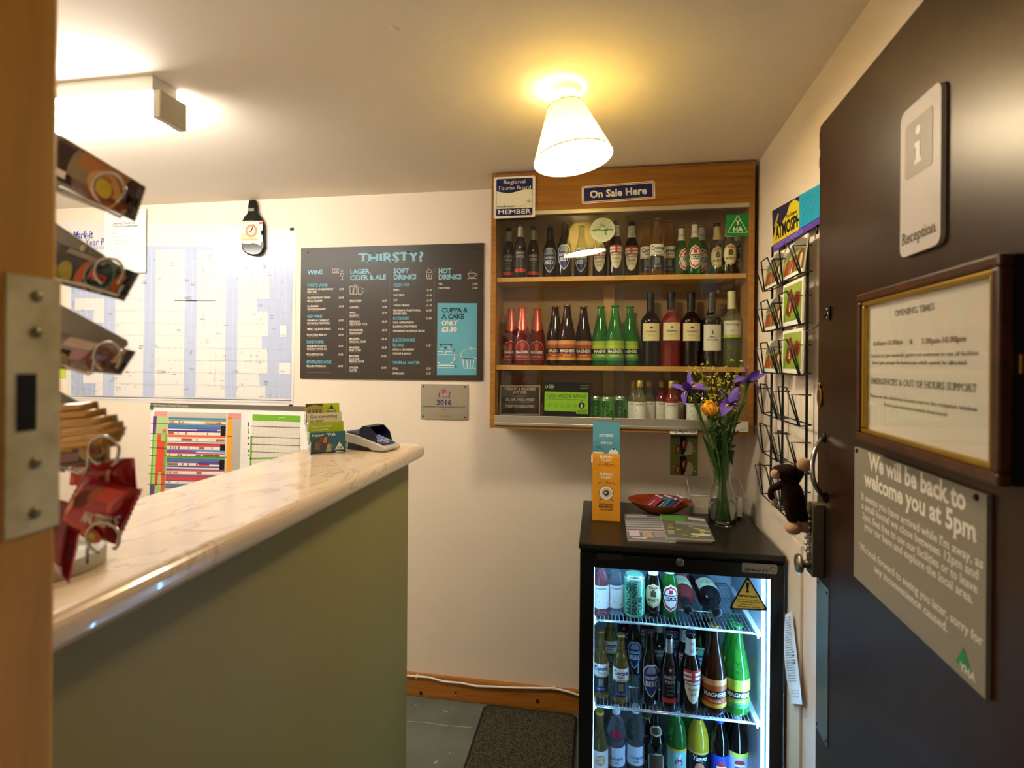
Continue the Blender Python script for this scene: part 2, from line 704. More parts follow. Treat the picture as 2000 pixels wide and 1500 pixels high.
for zz in (zs0 + .014, zs1 - .014, zk0 - .024, zk1 + .03):
    k = MB()
    k.M = Matrix.Translation((JX0 + .0015, YF - .014, zz)) @ Matrix.Rotation(PI / 2, 4, 'Y')
    k.lathe([(.0042, 0), (.004, .0008), (.001, .001)], 12)
    k.build('screw', mat('dull_screw', '8a7c58', .4, metal=.6), parent=so)

# ------------------------------------------------------------------ the open door
DE = Vector((.463, 1.228, 0))            # free edge, room-side face
_r = (.2165, 1.0)
_dd = Vector((_c * _r[0] - _s * _r[1], _s * _r[0] + _c * _r[1], 0)).normalized()   # from hinge to free edge
DU = -_dd                                # from the free edge to the hinge (towards the viewer)
DN = Vector((0, 0, 1)).cross(DU) * -1    # normal candidate
if DN.x > 0:
    DN = -DN
DH = 1.978
# board frame: x runs from the free edge towards the hinge, y up, z out of the face (to the left)
DF = frame_of(DE, DU, (0, 0, 1))
if (DF.to_3x3() @ Vector((0, 0, 1))).x > 0:
    raise RuntimeError('door frame')
DB = Board(DF)
DW = .775
dm = MB()
dm.M = DF
dm.box((0, .006, -.042), (DW, DH, 0))
door = struct(dm.build('door_1', m_door, bev=.003))
# fittings on the door (parts of it)
def on_door(mb):
    mb.M = DF
    return mb


m_lock = mat('satin_lock_metal', 'a39c8c', 0.3, metal=1.0)
m_edge = mat('worn_edge', '7a5526', 0.6)
# worn top corner
wk = on_door(MB())
for (u, v, w, h) in ((-.0005, 1.93, .004, .035), (-.0005, 1.89, .003, .02), (.002, 1.965, .008, .008), (.02, 1.972, .006, .004)):
    wk.box((u, v, -.001), (u + w, v + h, .0006))
wk.build('chipped_edge', m_edge, parent=door)
kp = on_door(MB())
kp.box((.006, .70, 0), (.074, 1.018, .0015))
kpo = kp.build('finger_plate', m_steel, parent=door, bev=.0005)
for u, v in ((.014, 1.008), (.066, 1.008), (.014, .71), (.066, .71)):
    k = MB()
    k.M = DF @ Matrix.Translation((u, v, .0015))
    k.lathe([(.0032, 0), (.003, .0008), (.0008, .001)], 10)
    k.build('screw', m_ink, parent=kpo)
# push-button code lock on the free edge
lk = on_door(MB())
pts = []
for i in range(13):
    a = PI * i / 12
    pts.append((.030 + .018 * math.cos(a), 1.165 + .018 * math.sin(a)))
pts += [(.012, 1.03), (.048, 1.03)]
lk.prism(pts, 0, .024, 0)
lko = lk.build('code_lock', m_lock, parent=door, bev=.002)
for i in range(7):
    for du in (-.0085, .0085):
        k = MB()
        k.M = DF @ Matrix.Translation((.030 + du, 1.155 - i * .0128, .024))
        k.lathe([(.0046, 0), (.0046, .004), (.0036, .0056), (.0005, .006)], 12)
        k.build('button', m_chrome, parent=lko)
k = MB()
k.M = DF @ Matrix.Translation((.030, 1.05, .024))
k.lathe([(.010, 0), (.008, .008), (.009, .012), (.019, .015), (.021, .019), (.017, .024), (.0006, .026)], 24)
k.build('turn_knob', m_lock, parent=lko)
# curved pull handle
hp = [DB.uv(x, y) for x, y in ((1606, 855), (1592, 878), (1586, 905), (1587, 935), (1596, 955), (1609, 972))]
ph = MB()
zz = (.004, .024, .034, .034, .024, .004)
hp = [Board(DF @ Matrix.Translation((0, 0, z_))).uv(x, y) for (x, y), z_ in zip(((1606, 855), (1592, 878), (1586, 905), (1587, 935), (1596, 955), (1609, 972)), zz)]
ph.M = DF
cp = []
n = len(hp)
for i in range(25):
    t = i / 24 * (n - 1)
    j = min(int(t), n - 2)
    f = t - j
    cp.append((hp[j][0] * (1 - f) + hp[j + 1][0] * f, hp[j][1] * (1 - f) + hp[j + 1][1] * f, zz[j] * (1 - f) + zz[j + 1] * f))
for it in range(3):
    cp = [cp[0]] + [tuple((cp[i - 1][q] + 2 * cp[i][q] + cp[i + 1][q]) / 4 for q in range(3)) for i in range(1, len(cp) - 1)] + [cp[-1]]
ph.tube(cp, .0048, 10)
pho = ph.build('pull_handle', m_chrome, parent=door)
for q in (cp[0], cp[-1]):
    k = MB()
    k.M = DF @ Matrix.Translation((q[0], q[1], 0))
    k.lathe([(.011, 0), (.010, .003), (.006, .006)], 14)
    k.build('handle_foot', m_ink, parent=pho)
# brass key escutcheon
u, v = DB.uv(1603, 776)
es = MB()
es.M = DF @ Matrix.Translation((u, v, 0))
es.prism([(.0125 * math.cos(2 * PI * i / 24), .021 * math.sin(2 * PI * i / 24)) for i in range(24)], 0, .004, 0, smooth=True)
es.disc(0, .026, .006, .004, 0, 14)
es.lathe([(.006, 0), (.005, .005)], 12, c=(0, .026, 0))
es.build('escutcheon', m_brass, parent=door, bev=.001)
# cable loop bracket on the door
u, v = DB.uv(1620, 612)
br = on_door(MB())
br.box((u - .008, v - .014, 0), (u + .010, v + .014, .004))
bro = br.build('loop_bracket', m_black, parent=door, bev=.001)
for du, dv in ((-.001, .008), (.004, -.001), (-.001, -.009)):
    k = MB()
    k.M = DF @ Matrix.Translation((u + du, v + dv, .004))
    k.lathe([(.0026, 0), (.0024, .001), (.0005, .0014)], 10)
    k.build('screw', m_chrome, parent=bro)
k = on_door(MB())
lp = []
e0, e1 = Vector((u - .006, v, .004)), DF.inverted() @ at_plane(1565, 640, Vector((wall_x(1.55) - .03, 1.55, 0)), Vector((1, KR, 0)))
for i in range(13):
    t = i / 12
    p = e0.lerp(e1, t)
    p.y -= .02 * math.sin(PI * t)
    lp.append(p)
k.tube(lp, .0013, 6)
k.build('loop_wire', m_black, parent=bro)
# ------------------------------------------------------------------ counter
WZ = 1.204
m_sage = mat('sage_panel', '9a8a4e', 0.45, spec=0.2, bump=(300, .03))
pn = MB()
pn.box((-.866, YF, 0), (-.592, 1.612, WZ - .042))
tag(pn.build('counter_panel', m_sage, bev=.002), 'tall sage green painted counter front below the marble-look worktop', 'counter')

m_wt = mat('marble_laminate', 'e6cfae', 0.2, spec=0.5, coat=.3)
nt = m_wt.node_tree
b = nt.nodes['Principled BSDF']
tc = nt.nodes.new('ShaderNodeTexCoord')
mp = nt.nodes.new('ShaderNodeMapping')
mp.inputs['Scale'].default_value = (4.0, 1.6, 4.0)
mp.inputs['Rotation'].default_value = (0, 0, .5)
n1 = nt.nodes.new('ShaderNodeTexNoise')
n1.inputs['Scale'].default_value = 1.3
n1.inputs['Detail'].default_value = 8
n1.inputs['Distortion'].default_value = 1.6
r1 = nt.nodes.new('ShaderNodeValToRGB')
e = r1.color_ramp.elements
e[0].position, e[0].color = .30, (*lin('d9bd9a'), 1)
e[1].position, e[1].color = .70, (*lin('e4ceb0'), 1)
for pos, c in ((.484, 'dfc6a6'), (.497, 'c8a88c'), (.510, 'e0c9aa')):
    x = e.new(pos)
    x.color = (*lin(c), 1)
nt.links.new(tc.outputs['Object'], mp.inputs['Vector'])
nt.links.new(mp.outputs['Vector'], n1.inputs['Vector'])
nt.links.new(n1.outputs['Fac'], r1.inputs['Fac'])
nt.links.new(r1.outputs['Color'], b.inputs['Base Color'])
wt = MB()
x0, x1, y0, y1 = -.875, -.545, YF, 1.655
rc = .035
pts = [(x0, y0), (x1, y0)]
for i in range(7):
    a = PI / 2 * i / 6
    pts.append((x1 - rc + rc * math.cos(a), y1 - rc + rc * math.sin(a)))
pts += [(x0, y1)]
wt.prism(pts, WZ - .042, WZ)
tag(wt.build('worktop', m_wt, bev=.017, seg=5), 'cream marble-look worktop with rounded edge along the top of the counter', 'worktop')

# ------------------------------------------------------------------ fluorescent ceiling light
fl = thing('fluorescent_light', 'white box fluorescent light fitted to the ceiling at upper left', 'ceiling light', (-1.8, 1.275, 2.10))
k = MB()
k.box((-2.46, 1.222, 2.176), (-1.158, 1.304, H + .001))
k.build('base', mat('enamel_white', 'e9e6dc', .35), parent=fl, bev=.002)
m_tube = mat('lit_diffuser', 'ffffff', .4, emit=(1, 1, 1), es=1.0)
tb = m_tube.node_tree.nodes['Principled BSDF']
tb.inputs['Emission Color'].default_value = (*TUBE_COLOR, 1)
tb.inputs['Emission Strength'].default_value = TUBE_STRENGTH
k = MB()
prof = [(1.236, 2.182), (1.236, 2.125), (1.244, 2.112), (1.258, 2.108), (1.292, 2.108), (1.306, 2.112), (1.314, 2.125), (1.314, 2.182)]
k.M = Matrix(((0, 0, 1, 0), (1, 0, 0, 0), (0, 1, 0, 0), (0, 0, 0, 1)))
k.prism(prof, -2.44, -1.160)
k.build('diffuser', m_tube, parent=fl)
for xa in (-1.162, -2.465):
    k = MB()
    k.box((xa, 1.228, 2.104), (xa + .022, 1.319, 2.178))
    k.build('end_cap', mat('cap_grey', 'c2b9a2', .45), parent=fl, bev=.003)

# ------------------------------------------------------------------ shaded ceiling lamp
LX, LY = -.094, 1.4485
lamp = thing('ceiling_lamp', 'cream cone shade lamp hanging tilted from the ceiling before the cabinet', 'ceiling light', (LX, LY, 2.02))
k = MB()
k.lathe([(.040, H + .001), (.040, H - .022), (.037, H - .027), (.020, H - .028)], 28, c=(LX, LY, 0))
k.build('ceiling_rose', mat('rose_white', 'e8dcc6', .45), parent=lamp)
TILT = Matrix.Translation((LX, LY, 2.165)) @ Matrix.Rotation(math.radians(-8.5), 4, 'Y') @ Matrix.Rotation(math.radians(-3), 4, 'X')
m_shade = bpy.data.materials.new('shade_fabric')
m_shade.use_nodes = True
nt = m_shade.node_tree
nt.nodes.clear()
o = nt.nodes.new('ShaderNodeOutputMaterial')
df = nt.nodes.new('ShaderNodeBsdfDiffuse')
df.inputs[0].default_value = (.85, .80, .62, 1)
tr = nt.nodes.new('ShaderNodeBsdfTranslucent')
tr.inputs[0].default_value = (1.0, .84, .30, 1)
mx = nt.nodes.new('ShaderNodeMixShader')
mx.inputs[0].default_value = .055
nt.links.new(df.outputs[0], mx.inputs[1])
nt.links.new(tr.outputs[0], mx.inputs[2])
nt.links.new(mx.outputs[0], o.inputs[0])
k = MB()
k.M = TILT
k.lathe([(.050, -.004), (.107, -.150)], 48, cap0=False, cap1=False)
so = k.build('lamp_shade', m_shade, parent=lamp)
m_trim = mat('shade_trim', 'b7a682', .6)
for r, z in ((.0505, -.004), (.1075, -.150)):
    k = MB()
    k.M = TILT
    k.tube([(r * math.cos(2 * PI * i / 48), r * math.sin(2 * PI * i / 48), z) for i in range(48)], .0012, 6, closed=True)
    k.build('shade_rim', m_trim, parent=so)
k = MB()
k.M = TILT
k.lathe([(.012, .04), (.012, -.03)], 14)
k.lathe([(.001, -.006), (.043, -.006), (.043, -.008), (.001, -.008)], 28, c=(.004, 0, 0))
k.build('lamp_holder', m_white, parent=lamp)
m_bulb = mat('lit_bulb', 'ffffff', .4, emit=(1, .78, .45), es=8)
k = MB()
k.M = TILT
k.ball((0, 0, -.075), (.027, .027, .040), 0, 20, 12)
k.build('bulb', m_bulb, parent=lamp)
k = MB()
k.M = TILT
k.lathe([(.001, -.1455), (.1035, -.1455), (.1035, -.1470), (.001, -.1470)], 48)
m_ldiff = mat('lit_lamp_diffuser', 'ffffff', .5, emit=(1.0, .86, .62), es=LAMP_STRENGTH)
k.build('lamp_diffuser', m_ldiff, parent=lamp)
pl = bpy.data.lights.new('bulb_light', 'POINT')
pl.energy = BULB_POWER
pl.color = BULB_COLOR
pl.shadow_soft_size = .03
plo = bpy.data.objects.new('bulb_light', pl)
COL.objects.link(plo)
plo.location = TILT @ Vector((0, 0, -.130))

# ------------------------------------------------------------------ glazed wall cabinet
CYF = 2.05
CX0, CX1, CZ0, CZ1 = -.421, .557, 1.208, 2.206
cabt = thing('display_cabinet', 'oak wall cabinet with sliding glass doors full of bottles', 'cabinet', ((CX0 + CX1) / 2, CYF + .1, CZ0))
for xa, xb in ((CX0, CX0 + .02), (CX1 - .02, CX1)):
    k = MB()
    k.box((xa, CYF, CZ0), (xb, D - .001, CZ1))
    k.build('side_panel', m_cab, parent=cabt, bev=.001)
k = MB()
k.box((CX0 + .02, D - .014, CZ0), (CX1 - .02, D - .001, CZ1))
k.build('back_panel', m_cabin, parent=cabt)
k = MB()
k.box((.018, D - .03, CZ0 + .02), (.062, D - .0145, CZ1 - .02))
k.build('back_batten', mat('batten', 'c39a58', .5), parent=cabt)
k = MB()
k.box((CX0 + .02, CYF, 2.056), (CX1 - .02, CYF + .014, CZ1))
k.build('header_board', m_cab, parent=cabt, bev=.001)
k = MB()
k.box((CX0 + .02, CYF + .014, CZ1 - .016), (CX1 - .02, D - .014, CZ1))
k.build('top_panel', m_cab, parent=cabt)
k = MB()
k.box((CX0 + .02, CYF, CZ0), (CX1 - .02, D - .014, CZ0 + .016))
k.build('bottom_panel', m_cab, parent=cabt, bev=.001)
SH1, SH2, SH3 = 1.803, 1.456, CZ0 + .016
for z in (SH1, SH2):
    k = MB()
    k.box((CX0 + .0205, CYF + .024, z - .018), (CX1 - .0205, D - .0145, z))
    k.build('shelf', mat('shelf_pine', 'd6a55c', .45, noise=(14, 'c4914a', .3, .7)), parent=cabt, bev=.001)
k = MB()
k.box((CX0 + .02, CYF - .002, 2.040), (CX1 - .02, CYF + .022, 2.056))
k.build('top_track', m_alu, parent=cabt, bev=.001)
k = MB()
k.box((CX0 + .02, CYF - .002, CZ0 + .016), (CX1 - .02, CYF + .003, CZ0 + .052))
k.box((CX0 + .02, CYF - .006, CZ0 + .014), (CX1 - .02, CYF + .022, CZ0 + .024))
k.box((CX0 + .02, CYF + .019, CZ0 + .016), (CX1 - .02, CYF + .022, CZ0 + .040))
k.build('bottom_track', m_alu, parent=cabt, bev=.0008)
for xa, xb, y in ((CX0 + .021, .095, CYF + .0145), (.058, CX1 - .021, CYF + .0065)):
    k = MB()
    k.box((xa, y, CZ0 + .028), (xb, y + .004, 2.045))
    go = k.build('glass_door', m_glass, parent=cabt)
k = MB()
k.M = wall_frame(1197, 818, CYF - .0022)
k.lathe([(.004, 0), (.003, .001)], 12)
k.build('track_screw', m_ink, parent=cabt)

# ------------------------------------------------------------------ bottle fridge
FX0, FX1, FY0, FY1, FH = -.0532, .549, 1.690, 2.217, .900
fr = thing('bottle_fridge', 'black glass-door bottle fridge lit blue-white inside', 'fridge', ((FX0 + FX1) / 2, 1.95, 0))
m_fr = mat('fridge_black', '0a0a0b', .3, spec=.5)
m_liner = mat('fridge_liner', '9ba6ac', .45)
k = MB()
k.box((FX0, 1.728, .02), (-.030, FY1, .872))
k.box((.512, 1.728, .02), (FX1, FY1, .872))
k.box((-.030, 2.150, .02), (.512, FY1, .872))
k.box((-.030, 1.728, .02), (.512, 2.150, .040))
k.box((-.030, 1.728, .852), (.512, 2.150, .872))
k.build('cabinet_body', m_fr, parent=fr, bev=.003)
k = MB()
k.box((-.030, 1.729, .040), (-.026, 2.150, .852))
k.box((.506, 1.729, .040), (.512, 2.150, .852))
k.box((-.026, 2.144, .046), (.506, 2.150, .846))
k.box((-.026, 1.729, .040), (.506, 2.150, .046))
k.box((-.026, 1.729, .846), (.506, 2.150, .852))
k.build('liner', m_liner, parent=fr)
k = MB()
k.box((FX0 - .004, 1.684, .884), (FX1 + .004, FY1, FH))
k.build('top_slab', mat('fridge_top', '14110d', .28, noise=(6, '1c1812', .3, .7)), parent=fr, bev=.003)
k = MB()
k.box((FX0, 1.70, .872), (FX1, FY1, .884))
k.build('top_gap', m_ink, parent=fr)
k = MB()
k.box((FX0, FY0, .03), (-.0085, 1.726, .870))
k.box((.511, FY0, .03), (FX1, 1.726, .870))
k.box((-.0085, FY0, .826), (.511, 1.726, .870))
k.box((-.0085, FY0, .03), (.511, 1.726, .075))
dfr = k.build('door_frame', m_fr, parent=fr, bev=.002)
k = MB()
k.box((-.0085, 1.700, .075), (.511, 1.704, .826))
k.build('door_glass', pane_mat('fridge_glass', (.98, .99, 1.0), .6), parent=fr)
p = at_y(1328, 1098, FY0)
k = MB()
k.M = frame_of(p, (1, 0, 0), (0, 0, 1))
k.lathe([(.0125, 0), (.0115, .002), (.0105, .0022)], 28)
k.lathe([(.0065, .001), (.006, .0035)], 20)
k.rect(-.0008, -.004, .0008, .004, .0037, 1)
k.build('lock', [m_chrome, m_ink], parent=fr)
bd = Board(wall_frame(1449, 1118, FY0 - .0005))
k = MB()
k.M = bd.fr
a, c2 = bd.uv(1449, 1117), bd.uv(1518, 1103)
k.prism([(a[0], a[1]), (c2[0] - .004, a[1]), (c2[0], a[1] + .006), (c2[0], c2[1] - .004), (c2[0] - .003, c2[1]), (a[0] + .002, c2[1]), (a[0], c2[1] - .003)], 0, .0012, 0)
k.text('SPRINT', a[0] + .006, a[1] + .004, .008, .0014, 1, w=.070, bold=1, shear=.2)
k.ring(c2[0] - .013, (a[1] + c2[1]) / 2 , .007, .0012, .0014, 1)
k.build('maker_badge', [mat('badge_metal', '8f8c86', .35, metal=.9), m_ink], parent=fr)
k = MB()
pa, pb = at_y(1166, 1092, FY0), at_y(1216, 1081, FY0)
k.box((pa.x, FY0 - .001, pa.z), (pb.x, FY0 + .001, pb.z - .003))
k.build('recess_plate', mat('recess_grey', '3a352c', .3, metal=.6), parent=fr)
m_led = mat('led_or_added_strip', 'ffffff', .4, emit=(1, 1, 1), es=1)
lb = m_led.node_tree.nodes['Principled BSDF']
lb.inputs['Emission Color'].default_value = (*STRIP_COLOR, 1)
lb.inputs['Emission Strength'].default_value = STRIP_STRENGTH
m_added_strip = mat('added_strip_glow', 'ffffff', .4, emit=(1, 1, 1), es=1)
lb = m_added_strip.node_tree.nodes['Principled BSDF']
lb.inputs['Emission Color'].default_value = (*STRIP_COLOR, 1)
lb.inputs['Emission Strength'].default_value = ADDED_STRIP_STRENGTH
m_led3 = mat('led_strip_dim', 'ffffff', .4, emit=(.3, .65, 1), es=7)
for xa, xb, ya, yb in ((-.0115, -.0078, 1.7275, 1.731), (.5005, .5055, 1.7275, 1.737)):
    k = MB()
    k.box((xa, ya, .06), (xb, yb, .835))
    k.build('led_or_added_strip', m_led if xa > 0 else m_led3, parent=fr)
k = MB()
k.box((.02, 1.735, .838), (.48, 1.755, .845))
k.build('led_or_added_strip', m_added_strip, parent=fr)  # unseen strip added behind the door header to brighten the interior
m_wire = mat('wire_chrome', 'd5dadc', .25, metal=.9)


def wire_shelf(z):
    k = MB()
    y0, y1, x0, x1 = 1.742, 2.12, .0005, .483
    k.tube([(x0, y0, z - .004), (x1, y0, z - .004), (x1, y1, z - .004), (x0, y1, z - .004)], .0026, 8, closed=True)
    for y in (1.752, 1.87, 1.99, 2.10):
        k.tube([(x0, y, z - .005), (x1, y, z - .005)], .0021, 6)
    n = 40
    for i in range(1, n):
        x = x0 + (x1 - x0) * i / n
        k.tube([(x, y0 - .001, z - .003), (x, y0, z - .0014), (x, y1, z - .0014)], .0014, 5)
    o = k.build('wire_shelf', m_wire, parent=fr)
    for x in (x0 - .006, x1 + .010):
        k = MB()
        k.tube([(x, 1.748, z - .02), (x, 1.748, z + .004), (x - .004, 1.748, z + .010)], .003, 8)
        k.box((x - .004, 1.744, z - .012), (x + (.008 if x < .2 else .0115), 2.1, z - .0055))
        k.build('shelf_clip', m_white, parent=o)
    return o


FS1, FS2, FS3 = .640, .362, .048
wire_shelf(FS1)
wire_shelf(FS2)

# ------------------------------------------------------------------ mat on the floor
mm = MB()
mm.M = Matrix.Translation((0, 0, .001))
mx0, my1 = -.47, 2.225
pts = []
q = .03
for cx, cy, a0 in ((.8, my1 - q, 0), (mx0 + q, my1 - q, 90), (mx0 + q, 1.25 + q, 180), (.8, 1.25 + q, 270)):
    pass
xr = -.075
for cx, cy, a0 in ((xr - q, my1 - q, 0), (mx0 + q, my1 - q, 90), (mx0 + q, 1.3 + q, 180), (xr - q, 1.3 + q, 270)):
    for i in range(7):
        a = math.radians(a0 + 15 * i)
        pts.append((cx + q * math.cos(a), cy + q * math.sin(a)))
t = thing('door_mat', 'dark grey flecked mat with black rubber edge beside the fridge', 'mat', (-.28, 1.75, 0))
mm.prism(pts, 0, .005)
mm.build('rubber_edge', mat('mat_rubber', '0c0b09', .7), parent=t)
m_pile = mat('mat_pile', '2a2720', .95, spec=.1, noise=(260, '5f594b', .42, .6), bump=(260, .8))
k = MB()
k.M = Matrix.Translation((0, 0, .001))
cxm, cym = (mx0 + xr) / 2, (my1 + 1.3) / 2
k.prism([(cxm + (p[0] - cxm) * .95, cym + (p[1] - cym) * .975) for p in pts], .004, .009)
k.build('pile', m_pile, parent=t)


class Pal:
    """colour slots of one mesh"""
    def __init__(s, *first):
        s.m = list(first)
        s.k = {}

    def __call__(s, hexc, rough=.55, spec=.3):
        key = (hexc, rough)
        if key not in s.k:
            s.k[key] = len(s.m)
            s.m.append(flat('print_%s_%d' % (hexc, int(rough * 100)), hexc, rough, spec))
        return s.k[key]


def zmap(sx, ox, oy, sy=None):
    sy = sy or sx
    return lambda x, y: (ox + x / sx, oy + y / sy)


# ------------------------------------------------------------------ year planner
ED = .0006
wf = wall_frame(360, 620, D - .0012)
B = Board(wf)
Z = zmap(3.41, 100, 380)
P = Pal(mat('gloss_sheet', 'e0ddd8', .16, spec=.5, coat=.4))
k = MB()
k.M = wf
corner = [B.uv(*q) for q in ((131, 781), (573, 796), (580, 444), (128, 432))]
k.prism(corner, -.001, 0, 0)
blue, pale, grey = P('b4bfd9', .25), P('a8b4d0', .25), P('9aa3b4')


def zq(x0, y0, x1, y1, z, mi, lean=-14, dip=37):
    """planner cell: the sheet leans and dips a little, like the photo"""
    pts = []
    for x, y in ((x0, y1), (x1, y1), (x1, y0), (x0, y0)):
        t = (y - 345) / 1000
        dx = (lean if x > 300 else lean * .2) * t
        dy = dip * t * (x - 135) / 1475 - (0)
        pts.append(Z(x + dx, y - (20 * t if False else 0) + dy * .6))
    B.quad(k, pts, z, mi)


zq(135, 345, 1610, 364, ED, blue)
zq(135, 364, 160, 1335, ED, blue)
for a, b2 in ((358, 432), (624, 700), (895, 974), (1170, 1248)):
    zq(a, 364, b2, 1335, ED, blue)
ry = [364 + 81 * i for i in range(13)]
right = [1600, 1325, 1450, 1450, 1366, 1442, 1442, 1402, 1442, 1442, 1392, 1432]
left = [160, 355, 250, 355, 182, 285, 355, 285, 355, 240, 215, 308]
for i in range(12):
    if right[i] < 1595:
        zq(right[i] + 8, ry[i], 1608, ry[i + 1], ED, blue)
    if left[i] > 165 and i not in (4,):
        zq(160, ry[i], left[i], ry[i + 1], ED, pale if i in (10, 11) else blue)
white = P('e2dfda', .25)
zq(1532, 860, 1574, 935, ED * 1.7, white)
zq(1528, 1105, 1604, 1178, ED * 1.7, white)
for i in range(38):
    x = 160 + (1610 - 160) * i / 37
    zq(x, 364, x + 1.3, 1335, ED * 2.2, P('dcdde3'))
for i in range(13):
    zq(135, ry[i], 1610, ry[i] + 1.6, ED * 2.4, P('c3c8d3'))
rr = random.Random(4)
for i in range(12):
    for j in range(rr.randint(9, 15)):
        x = rr.uniform(190, 1560)
        w = rr.choice((10, 16, 28, 34))
        y = ry[i] + rr.uniform(4, 74)
        for q in range(rr.choice((1, 1, 2, 3))):
            zq(x, y + q * 9, x + w * rr.uniform(.6, 1), y + q * 9 + 2.6, ED * 3, P(rr.choice(('8f939c', '777b85', 'a8aab2'))))
for i in range(12):
    for x in range(170, 1600, 39):
        if rr.random() < .7:
            zq(x, ry[i] + 3, x + 6, ry[i] + 6, ED * 3, P('a8aab2'))
for i in range(12):
    zq(142, ry[i] + 20, 155, ry[i] + 55, ED * 3, P('a9b3cf', .25))
zq(825, 702, 1100, 705, ED * 3, P('4b5060'))
zq(905, 700, 975, 706, ED * 3.2, P('33384a'))
for y in (250, 300, 318):
    zq(780, y, 1180, y + 2, ED * 3, P('dedbd8'))
# footer rule
B.line(k, [Z(120, 1342), Z(1600, 1372)], .003, ED * 3, P('5f6a86'))
B.line(k, [Z(120, 1356), Z(1600, 1388)], .0015, ED * 3, P('b5b9c6'))
ink = P('3c4a9a')
B.text(k, 'Mark-it', 142, 452, 181, 467, ED * 3, ink, 1, shear=.15)
B.text(k, 'Year Planner', 166, 467, 240, 480, ED * 3, P('5b66a8'), 0, shear=.1)
t = thing('year_planner', 'large white laminated year planner with pale blue columns on the back wall', 'wall planner', frame=wf)
k.build('planner_sheet', P.m, parent=t)
for x, y in ((1605, 230), (1597, 1407)):
    kk = MB()
    kk.M = wf
    u, v = B.uv(*Z(x, y))
    kk.box((u - .010, v - .006, 0), (u + .009, v + .006, .003))
    kk.build('corner_clip', m_ink, parent=t, bev=.001)

# ------------------------------------------------------------------ framed certificate hanging over the planner
wf = wall_frame(245, 535, D - .010)
B = Board(wf)
Z = zmap(8.335, 100, 380)
P = Pal(m_paper)
k = MB()
k.M = wf
u0, v0 = B.uv(*Z(865, 1278))
u1, v1 = B.uv(*Z(1532, 235))
t = thing('certificate', 'white certificate in a clear holder hung over the top of the year planner', 'certificate', frame=wf)
h = MB()
h.M = wf
h.box((u0 - .002, v0 - .003, -.004), (u1 + .004, v1 + .003, -.001))
h.build('backing_board', mat('holder_grey', 'cfccc6', .3), parent=t, bev=.001)
k.rect(u0, v0, u1, v1, 0, 0)
gl = P('aeb4bd')
for pts in ([(935, 1182), (1445, 1182), (1445, 300), (935, 300)],):
    B.line(k, [Z(*q) for q in pts], .002, ED, gl, closed=True)
tx = P('5f5f68')
B.text(k, 'Learning Outside the', *Z(1010, 455), *Z(1370, 487), ED, tx, 1)
B.text(k, 'Classroom Quality Badge', *Z(985, 505), *Z(1410, 535), ED, tx, 1)
for y, a, b2 in ((592, 975, 1060), (630, 965, 1075), (690, 975, 1350), (740, 1030, 1360), (757, 1030, 1300), (795, 1030, 1370), (812, 1030, 1110), (885, 970, 1075), (912, 970, 1060), (935, 970, 1360), (1000, 1075, 1130), (1040, 1090, 1150), (1105, 1060, 1250)):
    B.line(k, [Z(a, y), Z(b2, y)], .0022, ED, P('b9bac0'))
k.build('certificate_sheet', P.m, parent=t)

# lime note low on the left
wf = wall_frame(115, 738, D - .002)
B = Board(wf)
k = MB()
k.M = wf
u0, v0 = B.uv(92, 738)
u1, v1 = B.uv(128, 712)
k.box((u0, v0, -.001), (u1, v1, 0))
tag(k.build('sticky_note', flat('lime_paper', 'c3d63a'), frame=wf), 'lime green note on the wall at the lower left of the year planner', 'note')

# ------------------------------------------------------------------ flattened-bottle wall clock
wf = wall_frame(497, 501, D - .0045)
B = Board(wf)
Z = zmap(11.53, 470, 380)
out = [(235, 140), (385, 140), (390, 215), (405, 260), (415, 400), (440, 460), (500, 530), (535, 600), (570, 700), (578, 1100), (575, 1220), (540, 1320), (460, 1385), (330, 1400), (200, 1370), (110, 1300), (62, 1210), (58, 700), (85, 600), (120, 520), (190, 450), (205, 330), (215, 230)]
t = thing('bottle_clock', 'clock made from a flattened dark glass bottle, hung over the planner top', 'clock', frame=wf)
k = MB()
k.M = wf
k.prism([B.uv(*Z(*q)) for q in reversed(out)], -.003, .018, 0, smooth=True)
k.build('bottle_body', mat('melted_glass', '14160f', .12, spec=.4), parent=t, bev=.007, seg=3)
P = Pal(flat('clock_label', 'ead9c4', .3))
k = MB()
k.M = wf
B.rect(k, 72, 620, 560, 1100, .0186, 0) if False else k.poly([B.uv(*Z(*q)) for q in ((66, 1110), (200, 1135), (350, 1110), (520, 1170), (556, 690), (560, 630), (330, 612), (72, 618))], .0186, 0)
c0 = B.uv(*Z(300, 840))
k.disc(c0[0], c0[1], .030, .0190, P('e58a78'))
k.disc(c0[0], c0[1], .021, .0193, P('f2c3ae'))
k.quad = None
for (x0, y0, x1, y1, c) in ((80, 612, 560, 640, 'e2566a'), (470, 640, 555, 690, 'd84858'), (70, 690, 150, 830, 'bcd6cc'), (490, 700, 555, 1100, 'b9c9cf'), (70, 900, 200, 1000, 'efcf8e'), (70, 1000, 440, 1060, 'b7b877'), (520, 830, 556, 930, '5f9f86')):
    B.rect(k, *Z(x0, y0), *Z(x1, y1), .01885, P(c))
k.build('bottle_label', P.m, parent=t)
for x, y in ((360, 690), (250, 870)):
    k = MB()
    k.M = wf
    q = B.uv(*Z(x, y))
    d = Vector((q[0] - c0[0], q[1] - c0[1])).normalized()
    n = Vector((-d.y, d.x)) * .0022
    a = Vector(c0)
    e = Vector(q)
    k.prism([a - n, e - n * .3, e + n * .3, a + n], .0198, .0205)
    k.build('clock_hand', m_ink, parent=t)
k = MB()
k.M = wf
q0, q1 = B.uv(*Z(215, 400)), B.uv(*Z(360, 330))
k.rect(q0[0], q0[1], q1[0], q1[1], .0187, 0)
